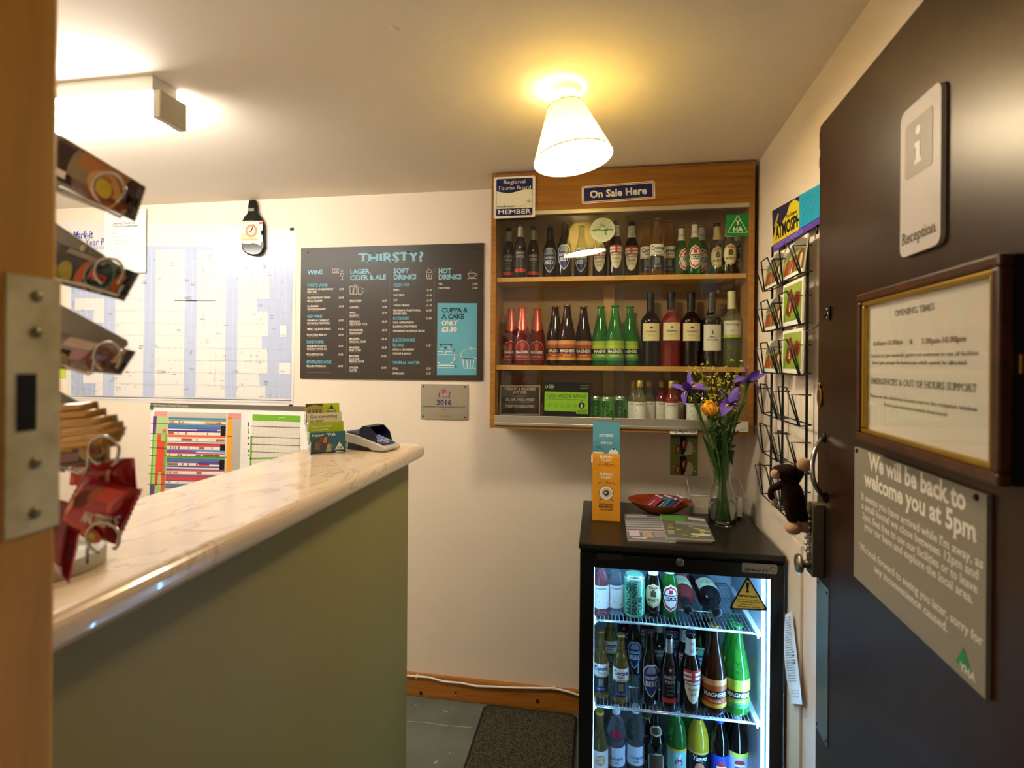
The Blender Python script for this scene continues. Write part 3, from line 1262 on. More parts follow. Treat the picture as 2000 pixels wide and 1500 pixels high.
k.build('neck_label', flat('neck_grey', '7d7f70', .25), parent=t)

# ------------------------------------------------------------------ booking chart low on the wall
wf = wall_frame(450, 900, D - .0022)
B = Board(wf)
Z = zmap(5.882, 285, 785)
t = thing('booking_chart', 'colour-coded booking wall chart with grey header strip behind the counter', 'wall chart', frame=wf)
P = Pal(m_paper)
k = MB()
k.M = wf
k.prism([B.uv(*q) for q in ((293, 1010), (610, 1010), (612, 800), (294, 792))], -.0015, 0, 0)
for y in range(110, 720, 14):
    B.line(k, [Z(1095, y), Z(1170, y + 4)], .001, ED, P('d5d2cc'))
for i, y in enumerate((232, 300, 340, 400, 470, 550, 600)):
    B.rect(k, *Z(1172, y), *Z(1188, y + (52 if i in (0, 1) else 24)), ED, P(('6f5a82', 'b9bd8a', 'c7a05a', '6e3a2a', '8a4a2e', '6e3a2a', 'a9852e')[i]))
k.build('backing_sheet', P.m, parent=t)
P = Pal(flat('header_grey', '6b6255', .4))
k = MB()
k.M = wf
k.prism([B.uv(*Z(*q)) for q in ((60, 52), (1935, 105), (1942, 55), (60, 8))], 0, .004, 0)
B.text(k, 'YHA Weekend Contract Conversion', *Z(85, 22), *Z(495, 48), .0046, P('c9c4ba'), 1)
B.quad(k, [Z(1865, 95), Z(1915, 100), Z(1935, 60), Z(1905, 55)], .0046, P('e8ece6'))
B.quad(k, [Z(1895, 98), Z(1940, 102), Z(1938, 60), Z(1910, 57)], .0047, P('1f6b4a'))
k.build('header_strip', P.m, parent=t)
k = MB()
k.M = wf
k.prism([B.uv(*Z(*q)) for q in ((60, 80), (90, 80), (90, 40), (60, 40))], .004, .008, 0)
k.build('green_clip', flat('clip_green', '1f7a5a'), parent=t)
# left grid of coloured rows
P = Pal(flat('chart_lime', 'bcd58e'))
k = MB()
k.M = wf
k.poly([B.uv(*Z(*q)) for q in ((50, 1300), (1075, 1300), (1095, 128), (100, 108))], .0004, P('d9cfc6'))


def sl(x, y):
    """rows sink slightly to the right and columns lean to the left going down"""
    return Z(x - (y - 110) * .06 * (1 - x / 2200), y + (x - 80) * .022)


def cq(x0, y0, x1, y1, c, z=.0009):
    B.quad(k, [sl(x0, y1), sl(x1, y1), sl(x1, y0), sl(x0, y0)], z, P(c))


cq(100, 106, 250, 162, 'dd9a94')
cq(945, 112, 1095, 172, 'e29488')
cq(1000, 112, 1095, 800, 'b9b2a8', .0007)
cq(1000, 112, 1095, 172, 'e29488', .001)
cq(945, 165, 1000, 1300, 'f0a52c')
cq(265, 112, 925, 170, 'c9bfb6')
cq(95, 162, 255, 362, 'b9d08c')
cq(95, 162, 130, 360, '6a3a86', .0012)
cq(95, 362, 250, 1300, 'a9cf74')
cq(95, 362, 115, 1300, '79bf4a', .001)
cq(236, 362, 262, 1300, '86b848', .001)
cq(150, 372, 190, 960, 'ea4a38', .0012)
cq(190, 450, 236, 560, 'ea4a38', .0014)
cq(150, 450, 225, 560, 'e2503f', .0016)
cq(160, 560, 236, 800, 'e8523c', .0018)
cq(205, 310, 245, 352, 'e56a4e', .0012)
cq(218, 800, 255, 1300, 'e4573f', .0012)
cq(180, 800, 214, 960, 'b9cf86', .0013)
cq(100, 950, 150, 1300, '6d4a86', .0013)
rows = [(172, '4f86a6', 24), (200, '6fb04e', 12), (214, 'ece2d6', 26), (240, '6b3f8a', 8), (252, '4a7fae', 40), (292, '5a55a8', 10), (304, 'f0ebe4', 12), (318, '57338e', 18), (338, 'efe4d8', 30),
        (372, 'ea6a3e', 24), (398, 'f3eae0', 8), (408, 'e9ddd2', 32), (444, '77b04a', 6), (452, 'f2ede6', 10), (464, 'bb3a62', 22), (488, 'd64a44', 12), (502, 'ece2d8', 32),
        (538, '5e8fc2', 8), (546, '6a57a2', 14), (560, 'b23a7e', 26), (588, 'efe6dc', 26), (618, '6aa83e', 20), (640, '5872a6', 34), (676, '63449a', 14), (692, 'efe4da', 32), (726, '6a4a92', 14),
        (742, 'e9e6e4', 16), (760, '6a57a2', 14), (776, 'ea6450', 10), (788, 'efe4d6', 32), (824, '5f7a4e', 6), (832, '9a5a90', 22), (856, 'd84448', 34), (892, '8e4a8a', 10), (904, 'efe2d4', 26), (934, '4a8ab0', 26), (962, '8a4a9a', 20), (984, 'd8d2c8', 60)]
for y, c, h in rows:
    cq(268, y, 925, y + h, c, .0011)
rr = random.Random(9)
for y, c, h in rows:
    if h >= 24 and c[0] in 'ef' and c[1] in '0123efc9':
        x = 275
        while x < 900:
            w = rr.choice((10, 14, 22, 60, 120))
            cq(x, y + 3, min(x + w, 915), y + h - 3, rr.choice(('f3efe8', 'c4524a', '6a7a5a', 'efe9dc', 'd98a7a', '8a5a2e', 'f5f0ea')), .0014)
            x += w + rr.choice((8, 20, 50, 80))
cq(600, 304, 830, 318, '4a6fae', .0014)
cq(620, 690, 925, 705, '5f63a6', .0014)
cq(590, 545, 925, 560, '5d9fd0', .0014)
cq(600, 562, 925, 574, 'f0f3f5', .0014)
for y0, y1 in ((256, 372), (470, 540), (650, 760)):
    cq(868, y0, 925, y1, '1d1512', .0015)
for y in (242, 360, 444, 524, 612, 726, 824, 940):
    cq(70, y, 262, y + 5, '2c3a1e', .0016)
cq(262, 612, 945, 620, '3d7a2a', .0016)
cq(940, 375, 1000, 380, '3a2a10', .0016)
k.build('coloured_grid', P.m, parent=t)
P = Pal(flat('grid_paper', 'eee6da'))
k = MB()
k.M = wf
k.poly([B.uv(*Z(*q)) for q in ((1190, 1300), (1760, 1300), (1775, 150), (1222, 140))], .0005, 0)
B.quad(k, [Z(1225, 212), Z(1775, 232), Z(1778, 160), Z(1227, 140)], .001, P('74b52c'))
for i in range(2):
    B.line(k, [Z(1525, 178 + 16 * i), Z(1600, 181 + 16 * i)], .002, .0014, P('c4d9a0'))
for i in range(34):
    x = 1228 + i * 16.3
    B.line(k, [Z(x, 215 + i * .6), Z(x - 20, 1000)], .0008, .0008, P('cfc7bc'))
for i in range(48):
    y = 225 + i * 15
    B.line(k, [Z(1215, y), Z(1765, y + 18)], .0008, .0008, P('cfc7bc'))
for y in (278, 400, 485, 572):
    B.line(k, [Z(1205, y), Z(1765, y + 18)], .003, .0012, P('6b6a55'))
B.line(k, [Z(1200, 650), Z(1765, 640)], .008, .0012, P('7ab54a'))
B.line(k, [Z(1212, 400), Z(1195, 1000)], .009, .0012, P('6fae3e'))
B.line(k, [Z(1768, 400), Z(1762, 1000)], .002, .0012, P('8a8a80'))
k.build('blank_grid', P.m, parent=t)

# ------------------------------------------------------------------ drinks menu board
u0, u1, v0, v1 = -1.3467, -.4951, 1.3870, 1.9820
wf = frame_of((u0, D - .0075, v0), (1, 0, 0), (0, 0, 1))
B = Board(wf)
Z = zmap(4.055, 580, 460)
t = thing('menu_board', 'dark brown drinks menu board headed THIRSTY? on the back wall', 'menu board', frame=wf)
P = Pal(mat('menu_brown', '3a322b', .38, spec=.4))
k = MB()
k.M = wf
k.box((0, 0, -.007), (u1 - u0, v1 - v0, 0))
BL, WH, DM = P('8cc0d0'), P('e2d8ca'), P('8f8478')
TL = P('62a8bb')
slope = lambda x, y: (x - 760) * (.0197 * (y - 590) / 528) * 1.0


def mt(s, x0, yt, x1, yb, c, bold=1, slab=True):
    """a line of menu lettering, in enlarged-photo units"""
    a, b2, c3 = Z(x0, yb), Z(x1, yb), Z(x0, yt)
    pa, pb = B.uv(*a), B.uv(*b2)
    h = abs(B.uv(*c3)[1] - pa[1])
    k.text(s, pa[0], (pa[1] + pb[1]) / 2, h, .0006, c, w=pb[0] - pa[0], bold=bold, slab=slab)


mt('THIRSTY?', 488, 137, 1003, 210, BL, 2)
mt('WINE', 84, 272, 208, 306, BL, 2)
mt('LAGER,', 420, 268, 585, 303, BL, 2)
mt('CIDER & ALE', 420, 314, 705, 351, BL, 2)
mt('SOFT', 764, 262, 888, 298, BL, 2)
mt('DRINKS', 764, 309, 946, 346, BL, 2)
mt('HOT', 1120, 262, 1222, 298, BL, 2)
mt('DRINKS', 1120, 309, 1303, 346, BL, 2)
for s, x0, x1, y in (('WHITE WINE', 82, 242, 404), ('RED WINE', 82, 200, 650), ('ROSÉ WINE'.replace('É', 'E'), 78, 212, 853), ('SPARKLING WINE', 76, 272, 1012), ('FIZZY POP', 764, 892, 402), ('BOTTLEGREEN', 762, 886, 666), ('JUICE DRINKS', 760, 936, 838), ('FEEL GOOD', 758, 846, 878), ('MINERAL WATER', 757, 973, 1018)):
    mt(s, x0, y - 22, x1, y, TL, 2)
for s, x0, x1, y in (('GRAMPAN CHARDONNAY', 82, 288, 433), ('PINOT DOC', 82, 160, 456), ('SOLITUDE PINOT GRIGIO', 82, 268, 500), ('HELLO PIONEER', 82, 202, 524), ('PLAZAMERA', 82, 172, 567), ('SAUVIGNON BLANC', 82, 230, 590),
                     ('GRAMPAN CABERNET', 80, 256, 680), ('SAUVIGNON, PINOT DOC', 80, 260, 702), ('SMART RELEASE SHIRAZ', 80, 270, 747), ('PONTEVERI MERLOT', 78, 238, 794), ('GRAMPAN ROSE DE', 78, 232, 884), ('CINSAULT PAYS D OC', 78, 236, 906), ('PONTEVI ROSE', 76, 210, 950), ('BELLUSA PROSECCO', 76, 230, 1042),
                     ("BECK'S BIER", 418, 512, 524), ('CORONA', 418, 486, 572), ('BIRRA', 418, 466, 620), ('MORETTI', 418, 492, 642), ('BREWDOG', 418, 498, 688), ('DEAD PONY CLUB', 418, 556, 710), ('BOMBARDIER', 416, 524, 757), ('ENGLISH ALE', 416, 520, 780), ('MAGNERS', 414, 496, 825), ('ORIGINAL CIDER', 414, 546, 848), ('MAGNERS', 414, 496, 894), ('PEAR CIDER', 414, 508, 916),
                     ('MAGNERS', 412, 494, 963), ('ORCHARD', 412, 494, 984), ('BERRIES CIDER', 412, 532, 1006), ('CONQUER', 412, 484, 1054), ('PORTER', 412, 476, 1076),
                     ('PEPSI', 764, 810, 440), ('DIET PEPSI', 764, 850, 480), ('7UP', 764, 796, 520), ('TANGO ORANGE', 764, 894, 560), ('FENTIMANS TRADITIONAL', 762, 980, 600), ('GINGER BEER', 762, 870, 624), ('COX APPLE PRESSE', 760, 926, 696), ('ELDERFLOWER PRESSE', 760, 948, 728), ('CRANBERRY & ORANGE PRESSE', 760, 1014, 762), ('APPLE & CRANBERRY', 758, 930, 910), ('ORANGE & MANGO', 758, 908, 942), ('STILL', 757, 802, 1060), ('SPARKLING', 757, 850, 1100),
                     ('TEA', 1120, 1152, 392), ('CAFETIERE', 1118, 1212, 424)):
    mt(s, x0, y - 15, x1, y, WH, 1, False)
for y in (467, 534, 600, 714, 757, 806, 916, 960, 1052):
    mt('175ml 250ml bottle', 82, y - 9, 170, y, DM, 0, False)
for y in (535, 582, 652, 720, 790, 858, 926, 1016, 1086):
    mt('330ml 4.0% vol', 416, y - 9, 500, y, DM, 0, False)
for s, x0, x1, y in (('£9.95', 335, 372, 432), ('£10.95', 330, 372, 500), ('£9.95', 332, 370, 568), ('£9.95', 330, 368, 680), ('£10.95', 326, 368, 748), ('£9.95', 330, 368, 794), ('£9.95', 330, 366, 884), ('£9.95', 328, 366, 950), ('£14.95', 324, 364, 1042), ('£2.75', 676, 714, 524), ('£2.95', 676, 714, 572), ('£2.95', 674, 712, 620), ('£2.95', 674, 712, 688), ('£3.50', 674, 712, 757), ('£3.50', 672, 710, 826), ('£3.50', 672, 710, 894), ('£3.50', 670, 708, 963), ('£3.50', 670, 708, 1054),
                     ('£1.30', 1028, 1070, 440), ('£1.30', 1028, 1070, 480), ('£1.30', 1028, 1068, 520), ('£1.30', 1026, 1068, 560), ('£2.00', 1024, 1066, 600), ('£2.00', 1024, 1066, 664), ('£1.35', 1022, 1060, 878), ('£1.25', 1022, 1060, 1060), ('£1.25', 1022, 1060, 1100), ('£1.00', 1390, 1430, 390), ('£1.60', 1390, 1430, 422)):
    mt(s, x0, y - 15, x1, y, WH, 1, False)
B.line(k, [Z(76, 1085), Z(270, 1085)], .0008, .0006, DM)
for x0, x1, y0, y1 in ((400, 388, 260, 1095), (738, 730, 260, 1098), (1092, 1082, 262, 1105)):
    for i in range(48):
        ta, tb2 = i / 48, (i + .45) / 48
        B.line(k, [Z(x0 + (x1 - x0) * ta, y0 + (y1 - y0) * ta), Z(x0 + (x1 - x0) * tb2, y0 + (y1 - y0) * tb2)], .0012, .0006, DM)


def sk(pts, w=.0018, c=None, closed=False, z=.0008):
    B.line(k, [Z(*q) for q in pts], w, z, WH if c is None else c, closed)


def arc(cx, cy, rx, ry, a0, a1, n=14):
    return [(cx + rx * math.cos(math.radians(a0 + (a1 - a0) * i / n)), cy + ry * math.sin(math.radians(a0 + (a1 - a0) * i / n))) for i in range(n + 1)]


# little drawings: bottle and glass, bottles and mug, cup with straw, hot cup
sk([(282, 266), (330, 266), (336, 274), (362, 274), (362, 286), (336, 288), (330, 296), (282, 296)], closed=True)
sk([(296, 274), (318, 274), (318, 288), (296, 288)], closed=True)
sk([(346, 300), (372, 300), (370, 318), (359, 326), (348, 318)], closed=True)
sk([(359, 326), (359, 350)])
sk([(348, 350), (372, 350)])
sk([(418, 402), (446, 402), (442, 464), (422, 464)], closed=True)
sk([(455, 390), (467, 390), (468, 412), (474, 424), (474, 464), (450, 464), (450, 424), (455, 412)], closed=True)
sk([(484, 408), (516, 408), (516, 464), (484, 464)], closed=True)
sk(arc(518, 434, 15, 17, -90, 90))
sk(arc(490, 402, 9, 9, 90, 280) + arc(504, 394, 12, 9, 200, 340) + arc(514, 402, 7, 7, 270, 450))
sk([(1025, 292), (1071, 292), (1064, 344), (1032, 344)], closed=True)
sk(arc(1048, 292, 22, 20, 180, 360))
sk([(1046, 272), (1042, 258)])
sk(arc(1048, 318, 9, 9, 0, 360), closed=True)
sk([(1355, 298), (1418, 298), (1412, 320), (1398, 332), (1374, 332), (1360, 320)], closed=True)
sk(arc(1418, 308, 13, 9, -90, 90))
sk([(1350, 340), (1424, 340)])
sk(arc(1376, 286, 8, 5, 90, 270) + arc(1392, 276, 10, 6, 200, 360))
sk(arc(1400, 286, 8, 5, -90, 90) + [(1384, 291)])
# offer panel
TQ = P('60a6bc', .4)
B.quad(k, [Z(1108, 1104), Z(1422, 1104), Z(1428, 536), Z(1113, 534)], .0005, TQ)
DK = P('22343a')
mt('CUPPA &', 1148, 573, 1350, 608, DK, 2)
mt('A CAKE', 1148, 624, 1324, 658, DK, 2)
mt('ONLY', 1146, 674, 1270, 710, WH, 2)
mt('£3.50', 1146, 724, 1266, 760, WH, 2)
Wd = .0030
sk([(1112, 944), (1250, 944), (1246, 980), (1232, 1006), (1210, 1020), (1140, 1020), (1112, 1000)], Wd, P('f0ebe2'))
sk(arc(1250, 964, 28, 22, -90, 90), Wd, P('f0ebe2'))
sk([(1112, 1030), (1260, 1030)], Wd, P('f0ebe2'))
sk([(1112, 1047), (1240, 1047)] + arc(1250, 1039, 12, 9, 90, -90), Wd, P('f0ebe2'))
sk([(1112, 918), (1152, 918), (1160, 936)], Wd, P('f0ebe2'))
sk([(1130, 860)] + arc(1214, 869, 14, 9, -90, 90) + [(1190, 880)] + arc(1190, 889, 8, 8, -90, -270) + arc(1232, 909, 14, 10, -90, 90) + [(1182, 918), (1178, 938)], Wd, P('f0ebe2'))
sk(arc(1150, 870, 14, 9, -90, -270) + [(1165, 880)] + arc(1166, 890, 8, 8, -90, 90) + [(1130, 898)], Wd, P('f0ebe2'))
sk([(1130, 860), (1214, 860)], Wd, P('f0ebe2'))
sk([(1298, 960)] + arc(1378, 948, 80, 55, 190, 302), Wd, P('f0ebe2'))
sk(arc(1376, 893, 14, 12, 0, 360), Wd, P('f0ebe2'), True)
sk([(1298, 960), (1312, 974)] + arc(1330, 966, 14, 8, 150, 30) + arc(1358, 966, 14, 10, 150, 30) + arc(1388, 966, 14, 10, 150, 30) + [(1420, 974)], Wd, P('f0ebe2'))
sk([(1312, 974), (1324, 1050), (1418, 1050)], Wd, P('f0ebe2'))
for a, b2 in ((1345, 1350), (1372, 1372), (1400, 1394)):
    sk([(a, 985), (b2, 1046)], Wd, P('f0ebe2'))
k.build('menu_panel', P.m, parent=t)
for x, y in ((86, 136), (1426, 104)):
    kk = MB()
    q = B.uv(*Z(x, y))
    kk.M = wf @ Matrix.Translation((q[0], q[1], 0))
    kk.lathe([(.0042, 0), (.003, .002), (.0006, .0025)], 12)
    kk.build('screw', m_ink, parent=t)

# ------------------------------------------------------------------ award plaque
wf = wall_frame(867, 819, D - .005)
B = Board(wf)
t = thing('award_plaque', 'small silver 2016 award plaque screwed to the wall under the menu board', 'plaque', frame=wf)
P = Pal(mat('plaque_silver', 'a39c8c', .35, metal=.55))
k = MB()
k.M = wf
q0, q1 = B.uv(*Z(980, 1452)), B.uv(*Z(1355, 1182))
k.box((q0[0], q0[1], -.004), (q1[0], q1[1], 0))
mt('2016', 1105, 1302, 1224, 1340, P('3a3a62'), 2, False)
mt('Hostelling award of excellence presented for the year', 998, 1350, 1336, 1362, P('5a544c'), 1, False)
for a, b2, y in ((1148, 1182, 1382), (1150, 1180, 1405), (1070, 1295, 1422), (1125, 1220, 1432)):
    B.line(k, [Z(a, y), Z(b2, y)], .0014, .0006, P('6b655a'))
# crest: shield, supporters and flag
B.quad(k, [Z(1145, 1262), Z(1190, 1262), Z(1194, 1230), Z(1141, 1230)], .0006, P('b9a5b0'))
B.quad(k, [Z(1150, 1256), Z(1166, 1256), Z(1168, 1216), Z(1150, 1222)], .0008, P('b03a3e'))
B.quad(k, [Z(1170, 1250), Z(1186, 1250), Z(1184, 1228), Z(1170, 1224)], .0008, P('c2494a'))
for pts in (arc(1168, 1250, 40, 44, 150, 395), arc(1168, 1250, 30, 34, 170, 370)):
    sk(pts, .002, P('a79ab2'))
for x in (1128, 1210):
    sk([(x, 1282), (x - 4, 1262), (x + 6, 1240)], .003, P('54506a'))
for x in (1140, 1160, 1182, 1200):
    sk([(x, 1288), (x + 4, 1276)], .003, P('46435c'))
k.build('plate', P.m, parent=t, bev=.0006)
for x, y in ((1002, 1196), (1330, 1200), (1000, 1432), (1332, 1440)):
    kk = MB()
    q = B.uv(*Z(x, y))
    kk.M = wf @ Matrix.Translation((q[0], q[1], 0))
    kk.lathe([(.0036, 0), (.003, .002), (.0006, .0024)], 12)
    kk.build('screw', m_ink, parent=t)

# ------------------------------------------------------------------ signs and stickers on the cabinet
# regional board sign
wf = wall_frame(1004, 427, CYF - .0066)
B = Board(wf)
Z = zmap(3.571, 940, 310)
P = Pal(flat('sign_white', 'efeadb', .35))
k = MB()
k.M = wf
q0, q1 = B.uv(964, 427), B.uv(1045.5, 342.5)
w_, h_ = q1[0] - q0[0], q1[1] - q0[1]
rad = .004


def rrect(x0, y0, x1, y1, r, n=5):
    pts = []
    for cx, cy, a0 in ((x1 - r, y1 - r, 0), (x0 + r, y1 - r, 90), (x0 + r, y0 + r, 180), (x1 - r, y0 + r, 270)):
        for i in range(n + 1):
            a = math.radians(a0 + 90 * i / n)
            pts.append((cx + r * math.cos(a), cy + r * math.sin(a)))
    return pts


NV = P('232a5e', .35)
k.prism(rrect(q0[0], q0[1], q1[0], q1[1], .005), -.003, 0, 0)
ix0, iy0, ix1, iy1 = q0[0] + .010, q0[1] + .009, q1[0] - .010, q1[1] - .008
k.poly(rrect(ix0, iy0, ix1, iy1, .006), .0005, NV)
wv = [(ix0 + .0012, iy0 + .028), (ix1 - .0012, iy0 + .028)]
n = 20
for i in range(n + 1):
    tt = 1 - i / n
    x = ix0 + .0012 + (ix1 - ix0 - .0024) * tt
    wv.append((x, iy0 + .094 - .006 * math.sin(tt * 2 * PI - .6) - .004 * (tt < 0)))
k.poly(wv, .0009, P('e9e6cf', .35))
k.text('Regional', (ix0 + ix1) / 2, iy1 - .020, .0135, .001, 0, w=.088, align='C')
k.text('Tourist Board', (ix0 + ix1) / 2, iy1 - .043, .0135, .001, 0, w=.132, align='C')
k.text('southwest', ix0 + .003, iy0 + .033, .0085, .0013, P('2b3230'), w=.068, bold=1)
k.text('tourism', ix0 + .072, iy0 + .033, .0085, .0013, P('a9c4a0'), w=.045)
for i in range(5):
    a = PI / 2 + i * 2 * PI / 5
    k.line([(ix1 - .014, iy0 + .052), (ix1 - .014 + .008 * math.cos(a), iy0 + .052 + .008 * math.sin(a))], .002, .0013, P('6fae6a'))
k.text('MEMBER', (ix0 + ix1) / 2, iy0 + .007, .0165, .001, 0, w=.130, bold=1, align='C')
t = thing('tourist_board_sign', 'square blue and white Regional Tourist Board member sign on the cabinet corner', 'sign', frame=wf)
k.build('sign_plate', P.m, parent=t)
for u, v in ((q0[0] + .004, q1[1] - .004), (q1[0] - .004, q1[1] - .004), (q0[0] + .004, q0[1] + .004), (q1[0] - .004, q0[1] + .004)):
    kk = MB()
    kk.M = wf @ Matrix.Translation((u, v, 0))
    kk.lathe([(.0016, 0), (.0012, .0012)], 10)
    kk.build('pin', m_steel, parent=t)
# on sale here
wf = frame_of(at_y(1207, 376, CYF - .0006), (1, 0, .033), (0, 0, 1))
B = Board(wf)
P = Pal(flat('sign_white', 'efeadb', .35))
k = MB()
k.M = wf
k.prism(rrect(-.136, -.034, .136, .034, .007), -.0005, .0005, 0)
k.poly(rrect(-.1325, -.0305, .1325, .0305, .006), .0008, P('c4523a', .35))
k.poly(rrect(-.130, -.028, .130, .028, .005), .0010, 0)
k.poly(rrect(-.127, -.0255, .127, .0255, .003), .0012, P('232a66', .35))
k.text('On Sale Here', 0, -.013, .026, .0015, 0, w=.212, bold=2, align='C')
tag(k.build('on_sale_sign', P.m, frame=wf), 'blue On Sale Here sign on the oak header of the cabinet', 'sign')
# green triangle sticker on the right pane
GY = CYF + .0065 - .0004
wf = wall_frame(1441, 440, GY)
B = Board(wf)
P = Pal(flat('sticker_green', '1c8a3c', .35))
k = MB()
k.M = wf
q0, q1 = B.uv(1418, 462), B.uv(1466, 418)
k.box((q0[0], q0[1], 0), (q1[0], q1[1], .0003))
tw = P('e8ead8')
k.line([B.uv(1441, 421), B.uv(1421, 454), B.uv(1460, 454)], .0022, .0007, tw, closed=True)
a, b2 = B.uv(1441, 439), B.uv(1441, 452)
k.text('Y', a[0], a[1], .0165, .0007, tw, bold=2, align='C')
k.text('HA', b2[0], b2[1], .0165, .0007, tw, bold=2, align='C', w=.034)
tag(k.build('triangle_sticker', P.m, frame=wf), 'green square sticker with a white lettered triangle on the cabinet glass', 'sticker')
# round sticker on the left pane
GY2 = CYF + .0145 - .0004
wf = wall_frame(1177, 449, CYF + .006)
P = Pal(flat('sticker_pale', 'cfd8b8', .4))
k = MB()
k.M = wf
k.M = frame_of(at_y(1177, 449, GY2), (1, 0, 0), (0, 0, 1))
k.prism([(.047 * math.cos(2 * PI * i / 36), .047 * math.sin(2 * PI * i / 36)) for i in range(36)], 0, .0003, 0)
lg, dg = P('8fae86'), P('3f8a4a')
rr = random.Random(2)
for i in range(26):
    a = math.radians(200 - i * 8.5)
    r0 = rr.uniform(.006, .014)
    k.line([(r0 * math.cos(a), .002 + r0 * math.sin(a)), (rr.uniform(.030, .043) * math.cos(a), .002 + rr.uniform(.030, .043) * math.sin(a))], .0009, .0006, lg if i % 3 else dg)
k.line([(-.042, -.002), (-.02, .002), (0, -.003), (.018, .003), (.038, -.002)], .004, .0007, dg)
k.ring(.018, -.010, .008, .006, .0007, dg, a0=1.2, a1=4.6)
for x in (-.03, -.018, -.004, .01):
    k.line([(x, -.012), (x + .006, -.036 + abs(x) * .3)], .0012, .0006, lg)
k.text('fin', 0, .012, .011, .0008, P('4a6a3e'), align='C', bold=1)
gs = k.build('round_sticker', P.m, frame=k.M)
tag(gs, 'pale round sticker with a green plant drawing on the cabinet glass', 'sticker')
# small paper labels under the track
wf = frame_of(at_y(1335, 842, CYF - .0012), (1, 0, .02), (0, 0, 1))
B = Board(wf)
P = Pal(m_paper)
k = MB()
k.M = wf
q0, q1 = B.uv(1309, 847), B.uv(1362, 837)
k.box((q0[0], q0[1], -.0006), (q1[0], q1[1], 0))
k.text('Fudge Magnets £2.50', q0[0] + .004, q0[1] + .005, .0085, .0004, P('3a3630'), w=q1[0] - q0[0] - .01, bold=1)
tag(k.build('price_label', P.m, frame=wf), 'white paper Fudge Magnets price label on the bottom edge of the cabinet', 'label')
wf = frame_of(at_y(1448, 834, CYF - .0062), (1, 0, 0), (0, 0, 1))
B = Board(wf)
k = MB()
k.M = wf
q0, q1 = B.uv(1434, 843), B.uv(1462, 824)
k.box((q0[0], q0[1], -.0005), (q1[0], q1[1], 0))
tag(k.build('blank_label', m_paper, frame=wf), 'blank white label at the bottom right corner of the cabinet', 'label')

# ------------------------------------------------------------------ bottles and cans
def smooth_prof(pts, n=3):
    """rounded version of a radius/height outline"""
    out = []
    k = len(pts)
    for i in range(k - 1):
        p0, p1, p2, p3 = pts[max(i - 1, 0)], pts[i], pts[i + 1], pts[min(i + 2, k - 1)]
        for j in range(n):
            t = j / n
            q = []
            for a in (0, 1):
                m1 = (p2[a] - p0[a]) / 2 if i > 0 else (p2[a] - p1[a])
                m2 = (p3[a] - p1[a]) / 2 if i < k - 2 else (p2[a] - p1[a])
                h00, h10, h01, h11 = 2 * t ** 3 - 3 * t ** 2 + 1, t ** 3 - 2 * t ** 2 + t, -2 * t ** 3 + 3 * t ** 2, t ** 3 - t ** 2
                q.append(h00 * p1[a] + h10 * m1 + h01 * p2[a] + h11 * m2)
            out.append((max(q[0], .0005), q[1]))
    out.append(pts[-1])
    z = -1
    res = []
    for r, zz in out:
        zz = max(zz, z + 1e-5)
        z = zz
        res.append((r, zz))
    return res


PROF = {
    'ale': lambda r, h: [(r * .90, 0), (r, .006), (r, .22 * h), (r, .44 * h), (r * .97, .54 * h), (r * .74, .64 * h), (r * .52, .72 * h), (r * .46, .82 * h), (r * .43, .93 * h), (r * .47, .945 * h), (r * .47, .96 * h)],
    'long': lambda r, h: [(r * .90, 0), (r, .006), (r, .22 * h), (r, .46 * h), (r * .93, .55 * h), (r * .70, .64 * h), (r * .50, .72 * h), (r * .44, .83 * h), (r * .42, .95 * h), (r * .46, .96 * h), (r * .46, .97 * h)],
    'cider': lambda r, h: [(r * .92, 0), (r, .006), (r, .20 * h), (r, .38 * h), (r * .93, .48 * h), (r * .74, .62 * h), (r * .55, .74 * h), (r * .43, .85 * h), (r * .38, .94 * h), (r * .42, .95 * h), (r * .42, .965 * h)],
    'wine': lambda r, h: [(r * .93, 0), (r, .005), (r, .25 * h), (r, .57 * h), (r * .94, .63 * h), (r * .66, .685 * h), (r * .42, .72 * h), (r * .375, .76 * h), (r * .37, .90 * h), (r * .37, .985 * h)],
    'mini': lambda r, h: [(r * .93, 0), (r, .005), (r, .25 * h), (r, .55 * h), (r * .93, .62 * h), (r * .62, .72 * h), (r * .46, .79 * h), (r * .42, .84 * h), (r * .42, .97 * h)],
    'pet': lambda r, h: [(r * .86, 0), (r * .97, .008), (r, .05 * h), (r * .97, .15 * h), (r * .97, .40 * h), (r, .50 * h), (r * .98, .60 * h), (r * .86, .72 * h), (r * .60, .83 * h), (r * .40, .90 * h), (r * .36, .93 * h)],
    'water': lambda r, h: [(r * .86, 0), (r * .97, .008), (r, .05 * h), (r * .97, .15 * h), (r * .95, .40 * h), (r * .86, .50 * h), (r, .56 * h), (r * .98, .68 * h), (r * .80, .80 * h), (r * .48, .88 * h), (r * .36, .92 * h)],
    'can': lambda r, h: [(r * .80, 0), (r * .95, .006), (r, .014), (r, .5 * h), (r, .89 * h), (r * .93, .95 * h), (r * .86, .972 * h), (r * .86, .985 * h)],
}
